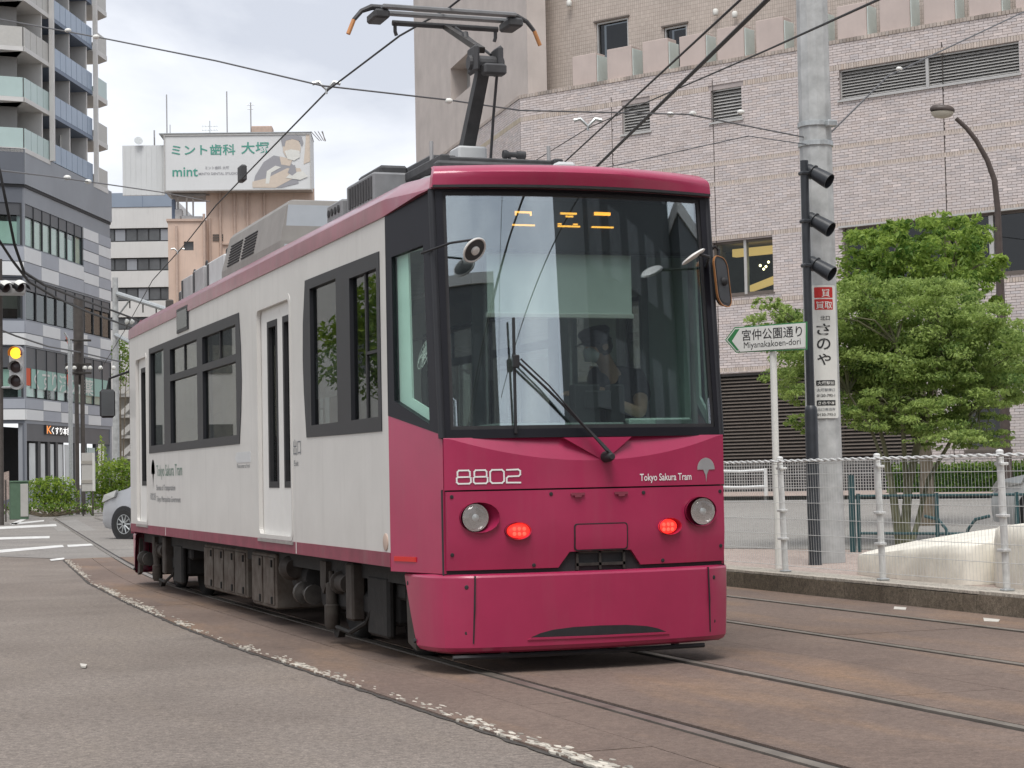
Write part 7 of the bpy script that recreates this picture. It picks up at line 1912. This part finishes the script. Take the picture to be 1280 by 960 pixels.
obj('nose', MB().lathe(fc_ + Vector((0, 0, -.005)), lk, [(.017, -.02), (.012, .01), (.002, .02)], 8).smooth(60), 'skin', DR)
for s in (-1, 1):
    obj('eye', MB().lathe(fc_ + sdv * s * .033 + Vector((0, 0, .015)) - lk * .008, lk, [(.011, -.004), (.009, .003), (.001, .006)], 10).smooth(60), 'hair', DR)
    obj('ear', MB().lathe(head + sdv * s * .082 + Vector((0, 0, -.005)), sdv * s, [(.018, -.01), (.026, .0), (.018, .012), (.001, .014)], 10).smooth(60), 'skin', DR)
st = MB().cbox(.36, .84, 1.18, 1.50, 1.08, 1.18, .03); st.cbox(.38, .82, 1.44, 1.52, 1.18, 1.72, .03); st.tube([(.6, 1.34, .76), (.6, 1.34, 1.1)], .06, 10)
obj('driver_seat', st, 'cab_dark', T)

# ================================================================ the other side of the street, seen only in the tram's glass
def block(name, label, x0, x1, y0, y1, h, m_, nx, nz, face):
    t = thing(name, label, 'building', ((x0 + x1) / 2, (y0 + y1) / 2, 0))
    obj('wall', MB().box(x0, x1, y0, y1, -.5, h), m_, t)
    obj('roof_parapet', MB().box(x0 - .15, x1 + .15, y0 - .15, y1 + .15, h, h + .5), 'balcony_white', t)
    for fc in face:
        for i in range(nx):
            for j in range(nz):
                fz0 = 1.0 + (h - 1.5) * j / nz; fz1 = fz0 + (h - 1.5) / nz * .55
                if fc == '+y' : a = x0 + (x1 - x0) * (i + .2) / nx; b = x0 + (x1 - x0) * (i + .8) / nx; m = MB().box(a, b, y1 - .1, y1 + .03, fz0, fz1)
                elif fc == '+x': a = y0 + (y1 - y0) * (i + .2) / nx; b = y0 + (y1 - y0) * (i + .8) / nx; m = MB().box(x1 - .1, x1 + .03, a, b, fz0, fz1)
                elif fc == '-y': a = x0 + (x1 - x0) * (i + .3) / nx; b = x0 + (x1 - x0) * (i + .7) / nx; m = MB().box(a, b, y0 - .03, y0 + .1, fz0, fz1)
                else: a = y0 + (y1 - y0) * (i + .2) / nx; b = y0 + (y1 - y0) * (i + .8) / nx; m = MB().box(x0 - .03, x0 + .1, a, b, fz0, fz1)
                obj('window', m, 'office_pane', t)
    return t
block('street_block', 'tall dark block across the street, mirrored in the tram windscreen', 14, 33, -48, -32, 34, 'mullion', 5, 9, ('+y',))
block('street_block', 'low grey shop row down the street, mirrored low in the windscreen', -16, 1.5, -84, -70, 21, 'spandrel', 5, 5, ('+y',))
block('street_block', 'mid-rise dark block beside the tall one, mirrored at the edge of the windscreen', 34, 66, -46, -30, 15, 'spandrel', 6, 4, ('+y',))
block('street_block', 'squat brown block beside the grey shop row, mirrored low in the windscreen', 2.5, 13, -88, -72, 12, 'lamp_brown', 4, 3, ('+y',))
block('street_block', 'cream block down the road, mirrored in the tram side windows', -40, -4, 50, 62, 16.0, 'balcony_white', 16, 4, ('-y',))
shrub('dense street tree across the road, mirrored in the side windows', [((-12.5, 36, 4.2), (1.8, 1.8, 1.3)), ((-13.4, 37, 5.0), (1.7, 1.7, 1.3)), ((-11.8, 36.5, 5.4), (1.6, 1.6, 1.2)), ((-10.9, 37, 4.4), (1.5, 1.5, 1.2))], (-12.4, 36.5, 0), 520, .22, 41, tone=(.1, .7), name='street_tree', cat_='tree')
bpy.data.scenes.remove(TXT)
